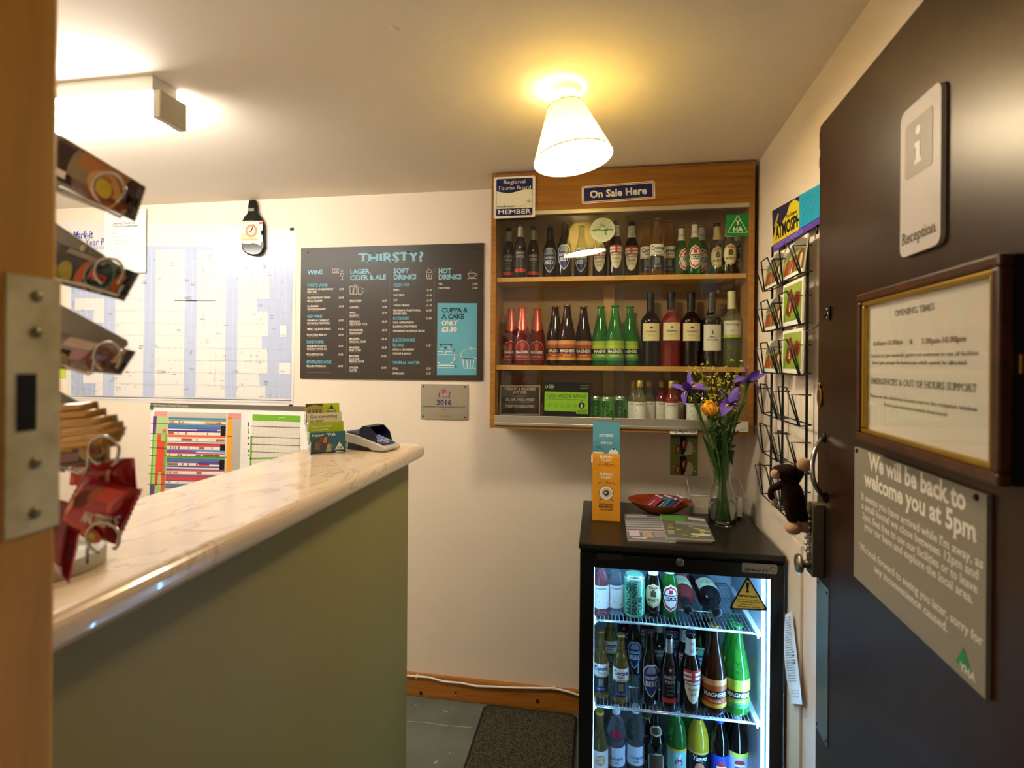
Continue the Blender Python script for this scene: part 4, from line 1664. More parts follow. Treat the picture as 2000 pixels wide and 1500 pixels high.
GLASS = {
    'dark': mat('glass_black', '0d0805', .07, spec=.6),
    'brown': mat('glass_brown', '38190a', .07, spec=.6, trans=.35, ior=1.4),
    'green': mat('glass_green', '2c8a2c', .06, spec=.6, trans=.75, ior=1.4),
    'limegreen': mat('glass_bright_green', '4fc04a', .06, spec=.6, trans=.8, ior=1.4),
    'amber': mat('glass_amber', 'e8bd62', .05, trans=.92, ior=1.36),
    'rose': mat('glass_rose', 'd0524a', .05, trans=.8, ior=1.36),
    'pale': mat('glass_pale', 'e6e6b4', .05, trans=.92, ior=1.36),
    'pink': mat('glass_pink', 'e88a92', .05, trans=.85, ior=1.36),
    'clear': mat('glass_clear', 'e4edf2', .05, trans=.95, ior=1.30),
    'wine': mat('glass_wine', '140606', .07, spec=.6),
    'redcider': mat('glass_berry', '7c1424', .07, spec=.6, trans=.4, ior=1.4),
    'orange': mat('drink_yellow', 'e3c02a', .15, trans=.35, ior=1.35),
    'cola': mat('drink_cola', '0b0606', .07, spec=.6),
    'palegreen': mat('glass_palegreen', 'd7e6b0', .06, trans=.9, ior=1.36),
}


class Bottle:
    def __init__(s, name, shape, r, h, glass, label, cat):
        s.r, s.h = r, h
        s.prof = smooth_prof(PROF[shape](r, h))
        s.root = thing(name, label, cat)
        k = MB()
        k.lathe(s.prof, 28)
        s.body_name = 'can_body' if shape == 'can' else 'bottle_body'
        s.body = k.build(s.body_name, glass, parent=s.root)

    def rad(s, z):
        p = s.prof
        if z <= p[0][1]:
            return p[0][0]
        for a, b2 in zip(p, p[1:]):
            if a[1] <= z <= b2[1]:
                t = (z - a[1]) / max(b2[1] - a[1], 1e-6)
                return a[0] + (b2[0] - a[0]) * t
        return p[-1][0]

    def wrap(s, eps):
        R0 = s.r

        def f(x, z):
            r = s.rad(z) + eps
            a = x / R0
            return (r * math.sin(a), -r * math.cos(a), z)
        return f

    def patch(s, k, zs, w, mi, eps, n=12):
        """wrapped label: w = half width in angle (rad) or a function of height fraction; zs=(z0,z1)"""
        z0, z1 = zs
        m = 10 if callable(w) else 4
        ww = w if callable(w) else (lambda t: w)

        def fn(u, v):
            z = z0 + (z1 - z0) * v
            a = (u * 2 - 1) * ww(v)
            r = s.rad(z) + eps
            return (r * math.sin(a), -r * math.cos(a), z)
        full = (not callable(w)) and w > 3.1
        k.grid(fn, 28 if full else n, m, mi)

    def text(s, k, t, z, h, w, mi, eps, bold=1, shear=0.0):
        k.text(t, 0, z, h, 0, mi, w=w, bold=bold, align='C', wrap=s.wrap(eps), shear=shear)

    def part(s, k, name, mats):
        return k.build(name, mats, parent=s.root)

    def cap(s, m, rr=None, h0=None, kind='crown'):
        z = s.prof[-1][1] if h0 is None else h0
        r = rr or s.prof[-1][0]
        k = MB()
        if kind == 'crown':
            k.lathe([(r + .0016, z - .0045), (r + .0012, z - .001), (r + .0002, z + .0012), (r * .8, z + .0022)], 20)
        else:
            k.lathe([(r + .0012, z - .004), (r + .0014, z), (r + .0014, s.h - .0015), (r, s.h)], 24)
        s.part(k, 'cap', m)

    def foil(s, z0, z1, m, name='neck_label', ang=PI):
        k = MB()
        s.patch(k, (z0, z1), ang, 0, .0006, 16)
        return s.part(k, name, m)


E1, E2, E3 = .0006, .0010, .0013
LAB = dict(rough=.4)


def k_porter():
    b = Bottle('beer_bottle', 'ale', .0235, .212, GLASS['dark'], 'x', 'bottle')
    h = b.h
    b.cap(mat('cap_dark', '120d0a', .35))
    b.foil(.72 * h, .90 * h, mat('foil_silver', 'b9b6ad', .3, metal=.7))
    P = Pal(flat('label_dark', '1c1a1a', .35))
    k = MB()
    b.patch(k, (.09 * h, .58 * h), 1.0, 0, E1)
    b.patch(k, (.10 * h, .155 * h), 1.0, P('d23328', .35), E2)
    b.patch(k, (.50 * h, .55 * h), lambda t: .001 + .2 * (1 - abs(2 * t - 1)), P('c9a59a', .35), E2)
    wt2 = P('c9c4ba', .35)
    b.text(k, 'HARBOUR', .41 * h, .0085, .032, wt2, E2)
    b.text(k, 'PORTER', .345 * h, .0085, .028, wt2, E2)
    for z in (.30, .25, .20):
        b.text(k, 'Dark Ale', z * h, .004, .018, P('8f8a82', .35), E2, 0)
    b.part(k, 'front_label', P.m)
    return b


def k_best():
    b = Bottle('beer_bottle', 'ale', .0268, .212, GLASS['dark'], 'x', 'bottle')
    h = b.h
    b.cap(mat('cap_dark', '120d0a', .35))
    P = Pal(flat('label_silver', 'c9ccd2', .35))
    k = MB()

    def sh(f):
        return lambda t: f * (1.0 if t > .45 else max(.02, (t / .45) ** .6)) * (1 if t < .85 else (1 - (t - .85) * 3.4))
    b.patch(k, (.12 * h, .56 * h), sh(.92), 0, E1)
    b.patch(k, (.145 * h, .54 * h), sh(.82), P('27357e', .35), E2)
    b.patch(k, (.44 * h, .53 * h), lambda t: .62 - .3 * t, P('8fa0a8', .35), E3)
    b.text(k, 'DARTMOOR', .365 * h, .0085, .0385, P('e6e6ea', .35), E3, 2)
    b.text(k, 'BEST', .275 * h, .0135, .034, P('f0f0f2', .35), E3, 2)
    b.part(k, 'front_label', P.m)
    return b


def k_bombardier():
    b = Bottle('beer_bottle', 'ale', .0268, .216, GLASS['dark'], 'x', 'bottle')
    h = b.h
    b.cap(mat('cap_dark', '120d0a', .35))
    P = Pal(flat('label_pale', 'cfcbbd', .35))
    k = MB()
    b.patch(k, (.70 * h, .90 * h), PI, 0, E1, 20)
    b.text(k, 'BOLD', .83 * h, .006, .020, P('77756c', .35), E2)
    b.text(k, 'ALE', .735 * h, .009, .020, P('5f6a62', .35), E2)
    b.part(k, 'neck_label', P.m)
    P = Pal(flat('label_cream', 'e2d6bc', .35))
    k = MB()
    b.patch(k, (.13 * h, .43 * h), lambda t: .85 * min(1, .12 + (t * 1.25) ** .55), 0, E1)
    b.patch(k, (.40 * h, .54 * h), .98, P('eee4d2', .35), E2)
    for z0, z1 in ((.405, .42), (.455, .475), (.51, .54)):
        b.patch(k, (z0 * h, z1 * h), .98, P('b8323a', .35), E3)
    b.patch(k, (.405 * h, .54 * h), .14, P('b8323a', .35), .0016)
    b.patch(k, (.36 * h, .41 * h), .92, P('2b2a3a', .35), E3)
    b.text(k, 'BOMBARDIER', .368 * h, .0075, .044, P('efe6d6', .35), .0016, 2)
    b.text(k, 'English', .29 * h, .007, .026, P('6b5a4a', .35), E2)
    b.text(k, 'ALE', .23 * h, .007, .016, P('6b5a4a', .35), E2)
    b.part(k, 'front_label', P.m)
    return b


def k_corona():
    b = Bottle('beer_bottle', 'long', .0268, .216, GLASS['amber'], 'x', 'bottle')
    h = b.h
    b.cap(mat('cap_gold', 'a9823a', .3, metal=.8))
    P = Pal(flat('label_white', 'ece8dc', .35))
    k = MB()
    b.patch(k, (.33 * h, .52 * h), 1.15, 0, E1, 16)
    bl = P('26366e', .35)
    b.text(k, 'Corona', .425 * h, .0135, .047, bl, E2, 2)
    b.text(k, 'Extra', .375 * h, .008, .024, bl, E2, 1)
    b.patch(k, (.335 * h, .355 * h), .9, P('b9a878', .35), E2)
    b.part(k, 'front_label', P.m)
    P = Pal(flat('label_navy', '1d2646', .35))
    k = MB()
    b.patch(k, (.10 * h, .315 * h), 1.0, 0, E1, 14)
    b.patch(k, (.19 * h, .30 * h), .28, P('7a745e', .35), E2)
    b.text(k, 'CERVEZA', .135 * h, .006, .030, P('8f97b5', .35), E2)
    b.part(k, 'lower_label', P.m)
    return b


def k_becks():
    b = Bottle('beer_bottle', 'long', .0260, .212, GLASS['green'], 'x', 'bottle')
    h = b.h
    b.cap(mat('cap_steel', '8d8a82', .35, metal=.7))
    P = Pal(flat('label_neck_white', 'd9d4c8', .35))
    k = MB()
    b.patch(k, (.69 * h, .93 * h), PI, 0, E1, 20)
    b.patch(k, (.77 * h, .80 * h), PI, P('b9a9a2', .35), E2, 20)
    b.part(k, 'neck_label', P.m)
    P = Pal(flat('label_white', 'ece8dc', .35))
    k = MB()
    ov = lambda f: (lambda t: f * math.sqrt(max(.0, 1 - (2 * t - 1) ** 2)) + .01)
    b.patch(k, (.10 * h, .54 * h), ov(.95), 0, E1, 16)
    b.patch(k, (.125 * h, .515 * h), ov(.86), P('cf2f3c', .35), E2, 16)
    b.patch(k, (.16 * h, .48 * h), ov(.70), P('efe9dd', .35), E3, 16)
    b.patch(k, (.28 * h, .37 * h), .93, P('1d2a24', .35), .0016)
    b.text(k, "BECK'S", .295 * h, .0120, .042, P('f0efe8', .35), .0019, 2)
    b.patch(k, (.39 * h, .45 * h), .22, P('cf2f3c', .35), .0016)
    b.part(k, 'front_label', P.m)
    return b


def k_moretti():
    b = Bottle('beer_bottle', 'ale', .0268, .212, GLASS['dark'], 'x', 'bottle')
    h = b.h
    b.cap(mat('cap_dark', '120d0a', .35))
    P = Pal(flat('label_straw', 'd8c48a', .35))
    k = MB()
    b.patch(k, (.66 * h, .90 * h), lambda t: PI * min(1, .25 + t * 1.4), 0, E1, 24)
    b.part(k, 'neck_label', P.m)
    P = Pal(flat('label_straw_b', 'e0cf98', .35))
    k = MB()
    ov = lambda f: (lambda t: f * math.sqrt(max(.0, 1 - (2 * t - 1) ** 2)) + .01)
    b.patch(k, (.15 * h, .54 * h), ov(1.0), 0, E1, 16)
    b.patch(k, (.165 * h, .525 * h), ov(.92), P('c4a562', .35), E2, 16)
    b.patch(k, (.18 * h, .51 * h), ov(.84), P('e6d8a8', .35), E3, 16)
    b.text(k, 'BIRRA', .455 * h, .0075, .026, P('b33a2e', .35), .0016, 2)
    b.patch(k, (.33 * h, .42 * h), .30, P('4f5a46', .35), .0016)
    b.patch(k, (.36 * h, .44 * h), .14, P('6b5238', .35), .0018)
    b.text(k, 'MORETTI', .255 * h, .0085, .034, P('5a4a2e', .35), .0016, 2)
    b.part(k, 'front_label', P.m)
    return b


def k_cider(kind):
    g, cols = {'berry': ('redcider', None), 'apple': ('brown', ('d99a62', 'b5552a', '1d1612', 'b8502a', 'd9a83a')), 'pear': ('limegreen', ('a5bd4a', 'b4cc3e', '16231a', '7fae34', '3f8a5a'))}[kind]
    b = Bottle('cider_bottle', 'cider', .0325, .228, GLASS[g], 'x', 'bottle')
    h = b.h
    if kind == 'berry':
        b.cap(mat('cap_red', 'b5443c', .35, metal=.3))
        k = MB()
        b.patch(k, (.58 * h, .945 * h), lambda t: PI * min(1, .18 + t * 3.2), 0, E1, 28)
        b.part(k, 'neck_foil', mat('foil_red', 'd2604e', .3, metal=.45))
        P = Pal(flat('label_berry', '8a1c28', .35))
        k = MB()
        arch = lambda t: .88 * (1 if t < .55 else math.sqrt(max(0, 1 - ((t - .55) / .45) ** 2)) + .01)
        b.patch(k, (.09 * h, .42 * h), arch, P('d9a8a0', .35), E1, 16)
        b.patch(k, (.095 * h, .41 * h), lambda t: arch(t) * .94, 0, E2, 16)
        b.patch(k, (.22 * h, .33 * h), lambda t: .5 * (1 - t * .6), P('54402e', .35), E3)
        b.patch(k, (.25 * h, .37 * h), lambda t: .2, P('c94a40', .35), .0016)
        b.patch(k, (.19 * h, .245 * h), .92, P('2a1212', .35), E3)
        b.text(k, 'MAGNERS', .198 * h, .0100, .050, P('eee2d8', .35), .0017, 2)
        b.text(k, 'BERRY CIDER', .13 * h, .006, .040, P('d9b0a6', .35), E3)
        b.part(k, 'front_label', P.m)
    else:
        b.cap(mat('cap_gold', 'a9823a', .3, metal=.8) if kind == 'apple' else mat('cap_green', '2f8a3a', .35, metal=.4))
        P = Pal(flat('label_%s' % kind, cols[0], .35))
        k = MB()
        b.patch(k, (.27 * h, .40 * h), 1.35, 0, E1, 16)
        b.patch(k, (.27 * h, .335 * h), 1.35, P(cols[1], .35), E2, 16)
        b.patch(k, (.195 * h, .275 * h), 1.35, P(cols[2], .35), E3, 16)
        b.patch(k, (.13 * h, .195 * h), 1.35, P(cols[3], .35), E1, 16)
        b.patch(k, (.085 * h, .13 * h), 1.35, P(cols[4], .35), E1, 16)
        b.text(k, 'MAGNERS', .212 * h, .0105, .057, P('efe9dd', .35), .0017, 2)
        b.text(k, 'ORIGINAL' if kind == 'apple' else 'PEAR', .152 * h, .005, .030, P('e9dcc0', .35), E2)
        b.part(k, 'front_label', P.m)
    return b


def k_wine(glass, cap, lab, zs, style):
    b = Bottle('wine_bottle', 'wine', .0375, .288, GLASS[glass], 'x', 'bottle')
    h = b.h
    k = MB()
    b.patch(k, (.76 * h, .986 * h), PI, 0, E2, 24)
    k.lathe([(b.rad(.98 * h) + .001, .984 * h), (b.rad(.98 * h) * .9, .994 * h), (.002, .996 * h)], 24, cap0=False)
    b.part(k, 'capsule', mat('capsule_' + cap, cap, .35))
    P = Pal(flat('wine_label_' + lab, lab, .45))
    k = MB()
    b.patch(k, (zs[0] * h, zs[1] * h), .95, 0, E1, 16)
    ik = P('5a5040', .45)
    zm = (zs[0] + zs[1]) / 2
    if style == 'bird':
        b.patch(k, ((zm + .045) * h, (zm + .062) * h), lambda t: .10 + .08 * t, P('3a3228', .45), E2)
        b.patch(k, ((zm + .055) * h, (zm + .075) * h), lambda t: .03, P('3a3228', .45), E2)
        b.text(k, 'GRAMPAN', (zm - .005) * h, .0060, .042, ik, E2)
        b.text(k, 'Pays d Oc', (zm - .05) * h, .004, .024, P('8f8468', .45), E2, 0)
    elif style == 'tower':
        b.patch(k, ((zm + .05) * h, (zm + .10) * h), lambda t: .07 - .05 * t, P('3a3a3c', .45), E2)
        b.text(k, 'SMALL', (zm - .005) * h, .0062, .028, ik, E2)
        b.text(k, 'MALLARD', (zm - .04) * h, .0062, .040, ik, E2)
        b.text(k, 'Shiraz', (zm - .09) * h, .004, .018, P('8f8f8a', .45), E2, 0)
    else:
        b.patch(k, ((zs[0] - .0) * h, (zs[0] + .035) * h), .95, P('a9cf3e', .45), E2, 16)
        b.text(k, 'Pinot Grigio', (zs[1] - .06) * h, .0075, .050, P('7f8a5a', .45), E2, 1)
        b.patch(k, ((zm - .03) * h, (zm + .0) * h), lambda t: .4 * (1 - t), P('c9cdb4', .45), E2)
    b.part(k, 'front_label', P.m)
    return b


def k_mini(glass, capc='c9a94a'):
    b = Bottle('mini_wine_bottle', 'mini', .0265, .186, GLASS[glass], 'x', 'bottle')
    h = b.h
    b.cap(mat('minicap_' + capc, capc, .35, metal=.5), kind='screw', h0=.86 * h)
    P = Pal(flat('label_white', 'ece8dc', .35))
    k = MB()
    b.patch(k, (.13 * h, .53 * h), 1.25, 0, E1, 16)
    b.text(k, 'PONTEVI', .46 * h, .0065, .034, P('6a6258', .35), E2)
    rr = random.Random(len(glass))
    for i in range(7):
        z = rr.uniform(.17, .40) * h
        a = rr.uniform(-.8, .8)
        kk = lambda x, zz: b.wrap(E2)(x, zz)
        pts = [(a * b.r + rr.uniform(-.004, .004), z + rr.uniform(-.006, .006)) for q in range(3)]
        k.add([kk(*p) for p in pts], [(0, 1, 2)], P(rr.choice(('b9b2a6', 'c9b9ae', '9f9a90')), .35))
    b.part(k, 'front_label', P.m)
    return b


def k_can(col, side):
    b = Bottle('drink_can', 'can', .0290, .113, mat('can_' + col, col, .3, metal=.55), 'x', 'can')
    h = b.h
    k = MB()
    k.lathe([(b.r * .86, .983 * h), (b.r * .88, 1.0 * h), (b.r * .80, 1.0 * h), (b.r * .76, .97 * h), (.002, .968 * h)], 28, cap0=False)
    k.lathe([(b.r + .0004, .885 * h), (b.r * .94, .95 * h), (b.r * .87, .984 * h)], 28, cap0=False, cap1=False)
    b.part(k, 'can_lid', mat('can_silver', 'd5d3c4', .25, metal=.9))
    P = Pal(flat('can_print_' + side, side, .35))
    k = MB()
    w = b.wrap(E1)
    for i, (s, x) in enumerate((('BREWDOG', -.014), ('DEAD PONY', .002), ('CLUB', .018))):
        V, Fc, W = text_geo(s, 2)
        L = .088 if i < 2 else .05
        sc = L / W
        k.add([w(x - vy * .011 + .0055, .010 + vx * sc) for vx, vy in V], Fc, 0)
    for ring_r in (.010, .0065):
        vs = []
        n = 16
        for i in range(n):
            a = 2 * PI * i / n
            vs += [w(-.014 + ring_r * math.cos(a), .082 + ring_r * math.sin(a)), w(-.014 + (ring_r - .0022) * math.cos(a), .082 + (ring_r - .0022) * math.sin(a))]
        k.add(vs, [(2 * i, 2 * ((i + 1) % n), 2 * ((i + 1) % n) + 1, 2 * i + 1) for i in range(n)], 0)
    b.part(k, 'can_print', P.m)
    return b


def k_pet(shape, r, h, glass, capc, build_label):
    b = Bottle('soft_drink_bottle', shape, r, h, GLASS[glass], 'x', 'bottle')
    b.cap(mat('petcap_' + capc, capc, .4), kind='screw', rr=.0125)
    build_label(b)
    return b


def lab_water(col):
    def f(b):
        h = b.h
        P = Pal(flat('water_label_' + col, col, .35))
        k = MB()
        b.patch(k, (.16 * h, .44 * h), PI, 0, E1, 24)
        b.text(k, 'STRATHMORE', .26 * h, .008, .05, P('4a6a9a', .35), E2)
        b.text(k, 'still', .21 * h, .006, .018, P('6a86ae', .35), E2)
        b.part(k, 'front_label', P.m)
        if col == 'd3dfec':
            k = MB()
            b.patch(k, (.58 * h, .72 * h), lambda t: .62 * math.sqrt(max(0, 1 - (2 * t - 1) ** 2)) + .01, 0, E1)
            b.part(k, 'shoulder_label', flat('berry_patch', 'a02444', .35))
    return f


def lab_7up(b):
    h = b.h
    P = Pal(flat('label_lemonade', '8fc7bd', .35))
    k = MB()
    b.patch(k, (.16 * h, .50 * h), PI, 0, E1, 24)
    b.patch(k, (.46 * h, .50 * h), PI, P('c9b13a', .35), E2, 24)
    b.text(k, '7', .27 * h, .036, .018, P('eef4f2', .35), E2, 2)
    b.patch(k, (.27 * h, .36 * h), lambda t: .36 * math.sqrt(max(0, 1 - (2 * t - 1) ** 2)) + .01, P('a8305a', .35), E3)
    b.text(k, 'Up', .29 * h, .012, .016, P('f2eef0', .35), .0016, 2)
    b.part(k, 'front_label', P.m)


def lab_tango(b):
    h = b.h
    P = Pal(flat('label_black', '141210', .35))
    k = MB()
    b.patch(k, (.14 * h, .48 * h), PI, 0, E1, 24)
    b.patch(k, (.475 * h, .505 * h), PI, P('d9bf62', .35), E2, 24)
    b.text(k, 'Tango', .38 * h, .017, .050, P('efeadf', .35), E2, 2, .2)
    b.patch(k, (.16 * h, .36 * h), lambda t: .45 * math.sqrt(max(0, 1 - (2 * t - 1) ** 2)) + .01, P('d98a62', .35), E2)
    b.part(k, 'front_label', P.m)


def lab_pepsi(col, band):
    def f(b):
        h = b.h
        P = Pal(flat('label_cola_' + col, col, .35))
        k = MB()
        b.patch(k, (.14 * h, .50 * h), PI, 0, E1, 24)
        if band:
            b.patch(k, (.45 * h, .515 * h), PI, P('d9d24a', .35), E2, 24)
        c = lambda t: .50 * math.sqrt(max(0, 1 - (2 * t - 1) ** 2)) + .01
        z0, z1 = .27 * h, .42 * h
        b.patch(k, (z0, z1), c, P('f0f0f4', .35), E2)
        b.patch(k, (z0 + (z1 - z0) * .55, z1), lambda t: c(.55 + .45 * t), P('c62a34', .35), E3)
        b.patch(k, (z0, z0 + (z1 - z0) * .32), lambda t: c(.32 * t), P('2440a8', .35), E3)
        b.text(k, 'pepsi', .19 * h, .013, .044, P('e9edf6' if col[0] < '9' else '27408e', .35), E2, 1)
        b.part(k, 'front_label', P.m)
    return f


def lab_cordial(b):
    h = b.h
    P = Pal(flat('label_cordial', 'e9e2da', .35))
    k = MB()
    b.patch(k, (.20 * h, .48 * h), 1.2, 0, E1, 16)
    b.patch(k, (.27 * h, .43 * h), lambda t: .55 * math.sqrt(max(0, 1 - (2 * t - 1) ** 2)) + .01, P('d99a62', .35), E2)
    b.text(k, 'FIZZY', .36 * h, .008, .026, P('efe6da', .35), E3, 2)
    b.text(k, 'ROSE', .31 * h, .008, .022, P('efe6da', .35), E3, 2)
    b.part(k, 'front_label', P.m)


def lab_root(b):
    h = b.h
    P = Pal(flat('label_sepia', 'c9b994', .35))
    k = MB()
    b.patch(k, (.62 * h, .76 * h), lambda t: 1.3 * math.sqrt(max(0, 1 - (2 * t - 1) ** 2)) + .01, 0, E1)
    b.patch(k, (.64 * h, .74 * h), lambda t: .9 * math.sqrt(max(0, 1 - (2 * t - 1) ** 2)) + .01, P('4a3a28', .35), E2)
    b.part(k, 'neck_label', P.m)
    P = Pal(flat('label_sage', '9fae8e', .35))
    k = MB()
    b.patch(k, (.12 * h, .40 * h), lambda t: 1.0 * (1 if t < .6 else math.sqrt(max(0, 1 - ((t - .6) / .4) ** 2)) + .01), 0, E1)
    b.patch(k, (.14 * h, .37 * h), .8, P('54402e', .35), E2)
    b.part(k, 'front_label', P.m)


KINDS = {}


def kind(name):
    if name not in KINDS:
        KINDS[name] = {
            'porter': k_porter, 'best': k_best, 'bombardier': k_bombardier, 'corona': k_corona, 'becks': k_becks, 'moretti': k_moretti,
            'berry': lambda: k_cider('berry'), 'apple': lambda: k_cider('apple'), 'pear': lambda: k_cider('pear'),
            'wine_red': lambda: k_wine('wine', '0f0c0b', 'e0cf9e', (.34, .575), 'bird'), 'wine_rose': lambda: k_wine('rose', '17110e', 'e0cf9e', (.345, .58), 'bird'),
            'wine_white': lambda: k_wine('wine', '4a463f', 'd9d2c2', (.215, .555), 'tower'), 'wine_pale': lambda: k_wine('palegreen', 'e6dfae', 'e4decb', (.38, .60), 'strip'),
            'mini_white': lambda: k_mini('pale'), 'mini_pink': lambda: k_mini('rose'), 'mini_red': lambda: k_mini('wine', 'b8923a'), 'mini_rose2': lambda: k_mini('pink', 'd8c8c8'), 'mini_clear': lambda: k_mini('clear', 'd8d8d8'),
            'can': lambda: k_can('5fa83e', '1f3a1c'), 'can_cold': lambda: k_can('7fcaa2', '1d4a3a'),
            'cordial': lambda: k_pet('long', .0290, .232, 'amber', 'd9b03a', lab_cordial), 'water_pink': lambda: k_pet('water', .0320, .225, 'clear', 'e4ecf4', lab_water('d3dfec')), 'water': lambda: k_pet('water', .0320, .225, 'clear', 'e6eef6', lab_water('cfdbe8')),
            'root': lambda: k_pet('ale', .0300, .230, 'cola', '7a5a58', lab_root), 'lemonade': lambda: k_pet('pet', .0350, .232, 'limegreen', '3f9a9a', lab_7up), 'tango': lambda: k_pet('pet', .0355, .232, 'orange', '2a2a2a', lab_tango),
            'pepsi': lambda: k_pet('pet', .0325, .232, 'cola', '2a4ac0', lab_pepsi('2a48c8', False)), 'pepsi_diet': lambda: k_pet('pet', .0350, .232, 'cola', 'c9d2da', lab_pepsi('b9c6d2', True)),
        }[name]()
        KINDS[name].used = False
    return KINDS[name]


def put(kn, px, z, Y, label, group, top=None, rot=0.0, base=None, M=None, cat=None):
    """stand a bottle on height z under photo column px; top/base = photo rows used only to size and seat it"""
    b = kind(kn)
    if base is not None:
        Y = at_z(px, base, z).y
    p = at_y(px, 700, Y)
    sc = 1.0
    if top is not None:
        sc = (at_y(px, top, Y).z - z) / b.h
    fr_ = M if M is not None else Matrix.Translation((p.x, Y, z + .0003)) @ Matrix.Rotation(rot, 4, 'Z') @ Matrix.Scale(sc, 4)
    if not b.used:
        b.used = True
        b.root.matrix_world = fr_
        ROOTM[b.root.name] = fr_
        tag(b.root, label, b.root['category'], group)
        return b.root
    return dup(b.root, fr_, label, group)


YB, YFr = 2.182, 2.108
gt = 'bottles on the top cabinet shelf'
for a in (
    ('porter', 992, YB, 442, 'leftmost black beer bottle with silver neck and red band, top shelf', .12), ('porter', 1014.5, YFr, 433, 'front one of three black beer bottles with silver necks and red bands', .1), ('porter', 1040, YB, 439, 'rightmost of three black silver-necked beer bottles with red bands', .1),
    ('best', 1073, YB, 438, 'dark beer bottle with blue shield label, leftmost of three on top shelf', .0), ('best', 1101, YFr, 432, 'dark beer bottle with blue shield label, middle of three on top shelf', .0), ('best', 1134, YB, 438, 'dark beer bottle with blue shield label behind the mirrored lamp, rightmost of three', -.05),
    ('bombardier', 1170, YB, 436, 'dark ale bottle with striped flag label, leftmost of three on top shelf', -.1), ('bombardier', 1201, YFr, 430, 'dark ale bottle with striped flag label at the glass overlap, middle of three', .05), ('bombardier', 1232, YB, 431, 'dark ale bottle with pale neck label and flag ribbon, rightmost of three', -.08),
    ('corona', 1261, YB + .006, 428, 'amber lager bottle with white label, leftmost of three clear ones', .2), ('corona', 1281, YFr, 424, 'amber lager bottle with white label in front of two others on top shelf', .05), ('corona', 1305, YB + .006, 428, 'amber lager bottle with white label, rightmost of three clear ones', -.05),
    ('becks', 1329, YFr + .03, 440, 'green lager bottle with red oval label turned half away, top shelf', .5), ('becks', 1355, YFr, 432, 'green lager bottle with red oval label facing forward, top shelf', -.05), ('becks', 1369, YB + .012, 438, 'green lager bottle half hidden behind the forward facing green one', -.15),
    ('moretti', 1399, YB - .02, 433, 'dark beer bottle with round straw label, leftmost of three at shelf end', -.1), ('moretti', 1422, YFr, 428, 'dark beer bottle with round straw label below the green triangle sticker', .05), ('moretti', 1441, YB + .008, 436, 'dark beer bottle with straw label at the right end of top shelf', -.15),
):
    put(a[0], a[1], SH1, a[2], a[4], gt, top=a[3], rot=a[5])
gt = 'bottles on the middle cabinet shelf'
for a in (
    ('berry', 998, YB, 600, 'red cider bottle with red foil neck, leftmost on the middle shelf', .1), ('berry', 1020, YFr, 597, 'red cider bottle with red foil neck, front one of three', .15), ('berry', 1049, YB, 600, 'red cider bottle with red foil neck, rightmost of three', .05),
    ('apple', 1084, YB, 594, 'brown cider bottle with orange label, leftmost of three', .15), ('apple', 1107, YFr, 592, 'brown cider bottle with orange label, front one of three', .1), ('apple', 1139, YB, 595, 'brown cider bottle with orange label, rightmost of three', .05),
    ('pear', 1173, YB, 595, 'green cider bottle with lime label, leftmost of three', .1), ('pear', 1201, YFr, 593, 'green cider bottle with lime label, front one of three', .0), ('pear', 1230, YB, 595, 'green cider bottle with lime label, rightmost of three', -.05),
    ('wine_red', 1270, YB - .03, 571, 'dark red wine bottle with cream label, next to the green cider', .0), ('wine_rose', 1310, YB - .03, 570, 'rose wine bottle with cream label between two dark wines', -.02), ('wine_red', 1349, YB - .03, 570, 'dark red wine bottle with cream label, right of the rose bottle', -.05),
    ('wine_white', 1389, YB - .04, 570, 'dark wine bottle with tall white tower label and grey capsule', -.05), ('wine_pale', 1428, YB - .03, 568, 'pale white wine bottle with cream capsule at the right of the middle shelf', -.05),
):
    put(a[0], a[1], SH2, a[2], a[4], gt, top=a[3], rot=a[5])
gt = 'small bottles and cans on the bottom cabinet shelf'
for a in (
    ('can', 1164, YB - .02, 773, 'green beer can at the left behind the hygiene rating card', .2), ('can', 1187, YFr, 775, 'green beer can, front one of three', -.05), ('can', 1212, YB - .02, 773, 'green beer can, rightmost of three', .1),
    ('mini_white', 1238, YB - .02, 743, 'small white wine bottle, leftmost of three on the bottom shelf', .1), ('mini_white', 1250, YFr, 743, 'small white wine bottle, front one of three on the bottom shelf', -.1), ('mini_white', 1268, YB, 743, 'small white wine bottle, rightmost of three on the bottom shelf', .0),
    ('mini_pink', 1293, YB, 743, 'small rose wine bottle at the back beside the white wines', .1), ('mini_pink', 1312, YFr, 744, 'small rose wine bottle in front with gold cap', -.05), ('mini_pink', 1323, YB, 743, 'small rose wine bottle hidden behind the front rose one', -.1),
    ('mini_red', 1353, YFr + .01, 745, 'small dark red wine bottle half hidden by the left iris', .1), ('mini_red', 1374, YFr + .03, 745, 'small dark red wine bottle behind the orange tulip', .0),
):
    put(a[0], a[1], SH3, a[2], a[4], gt, top=a[3], rot=a[5])

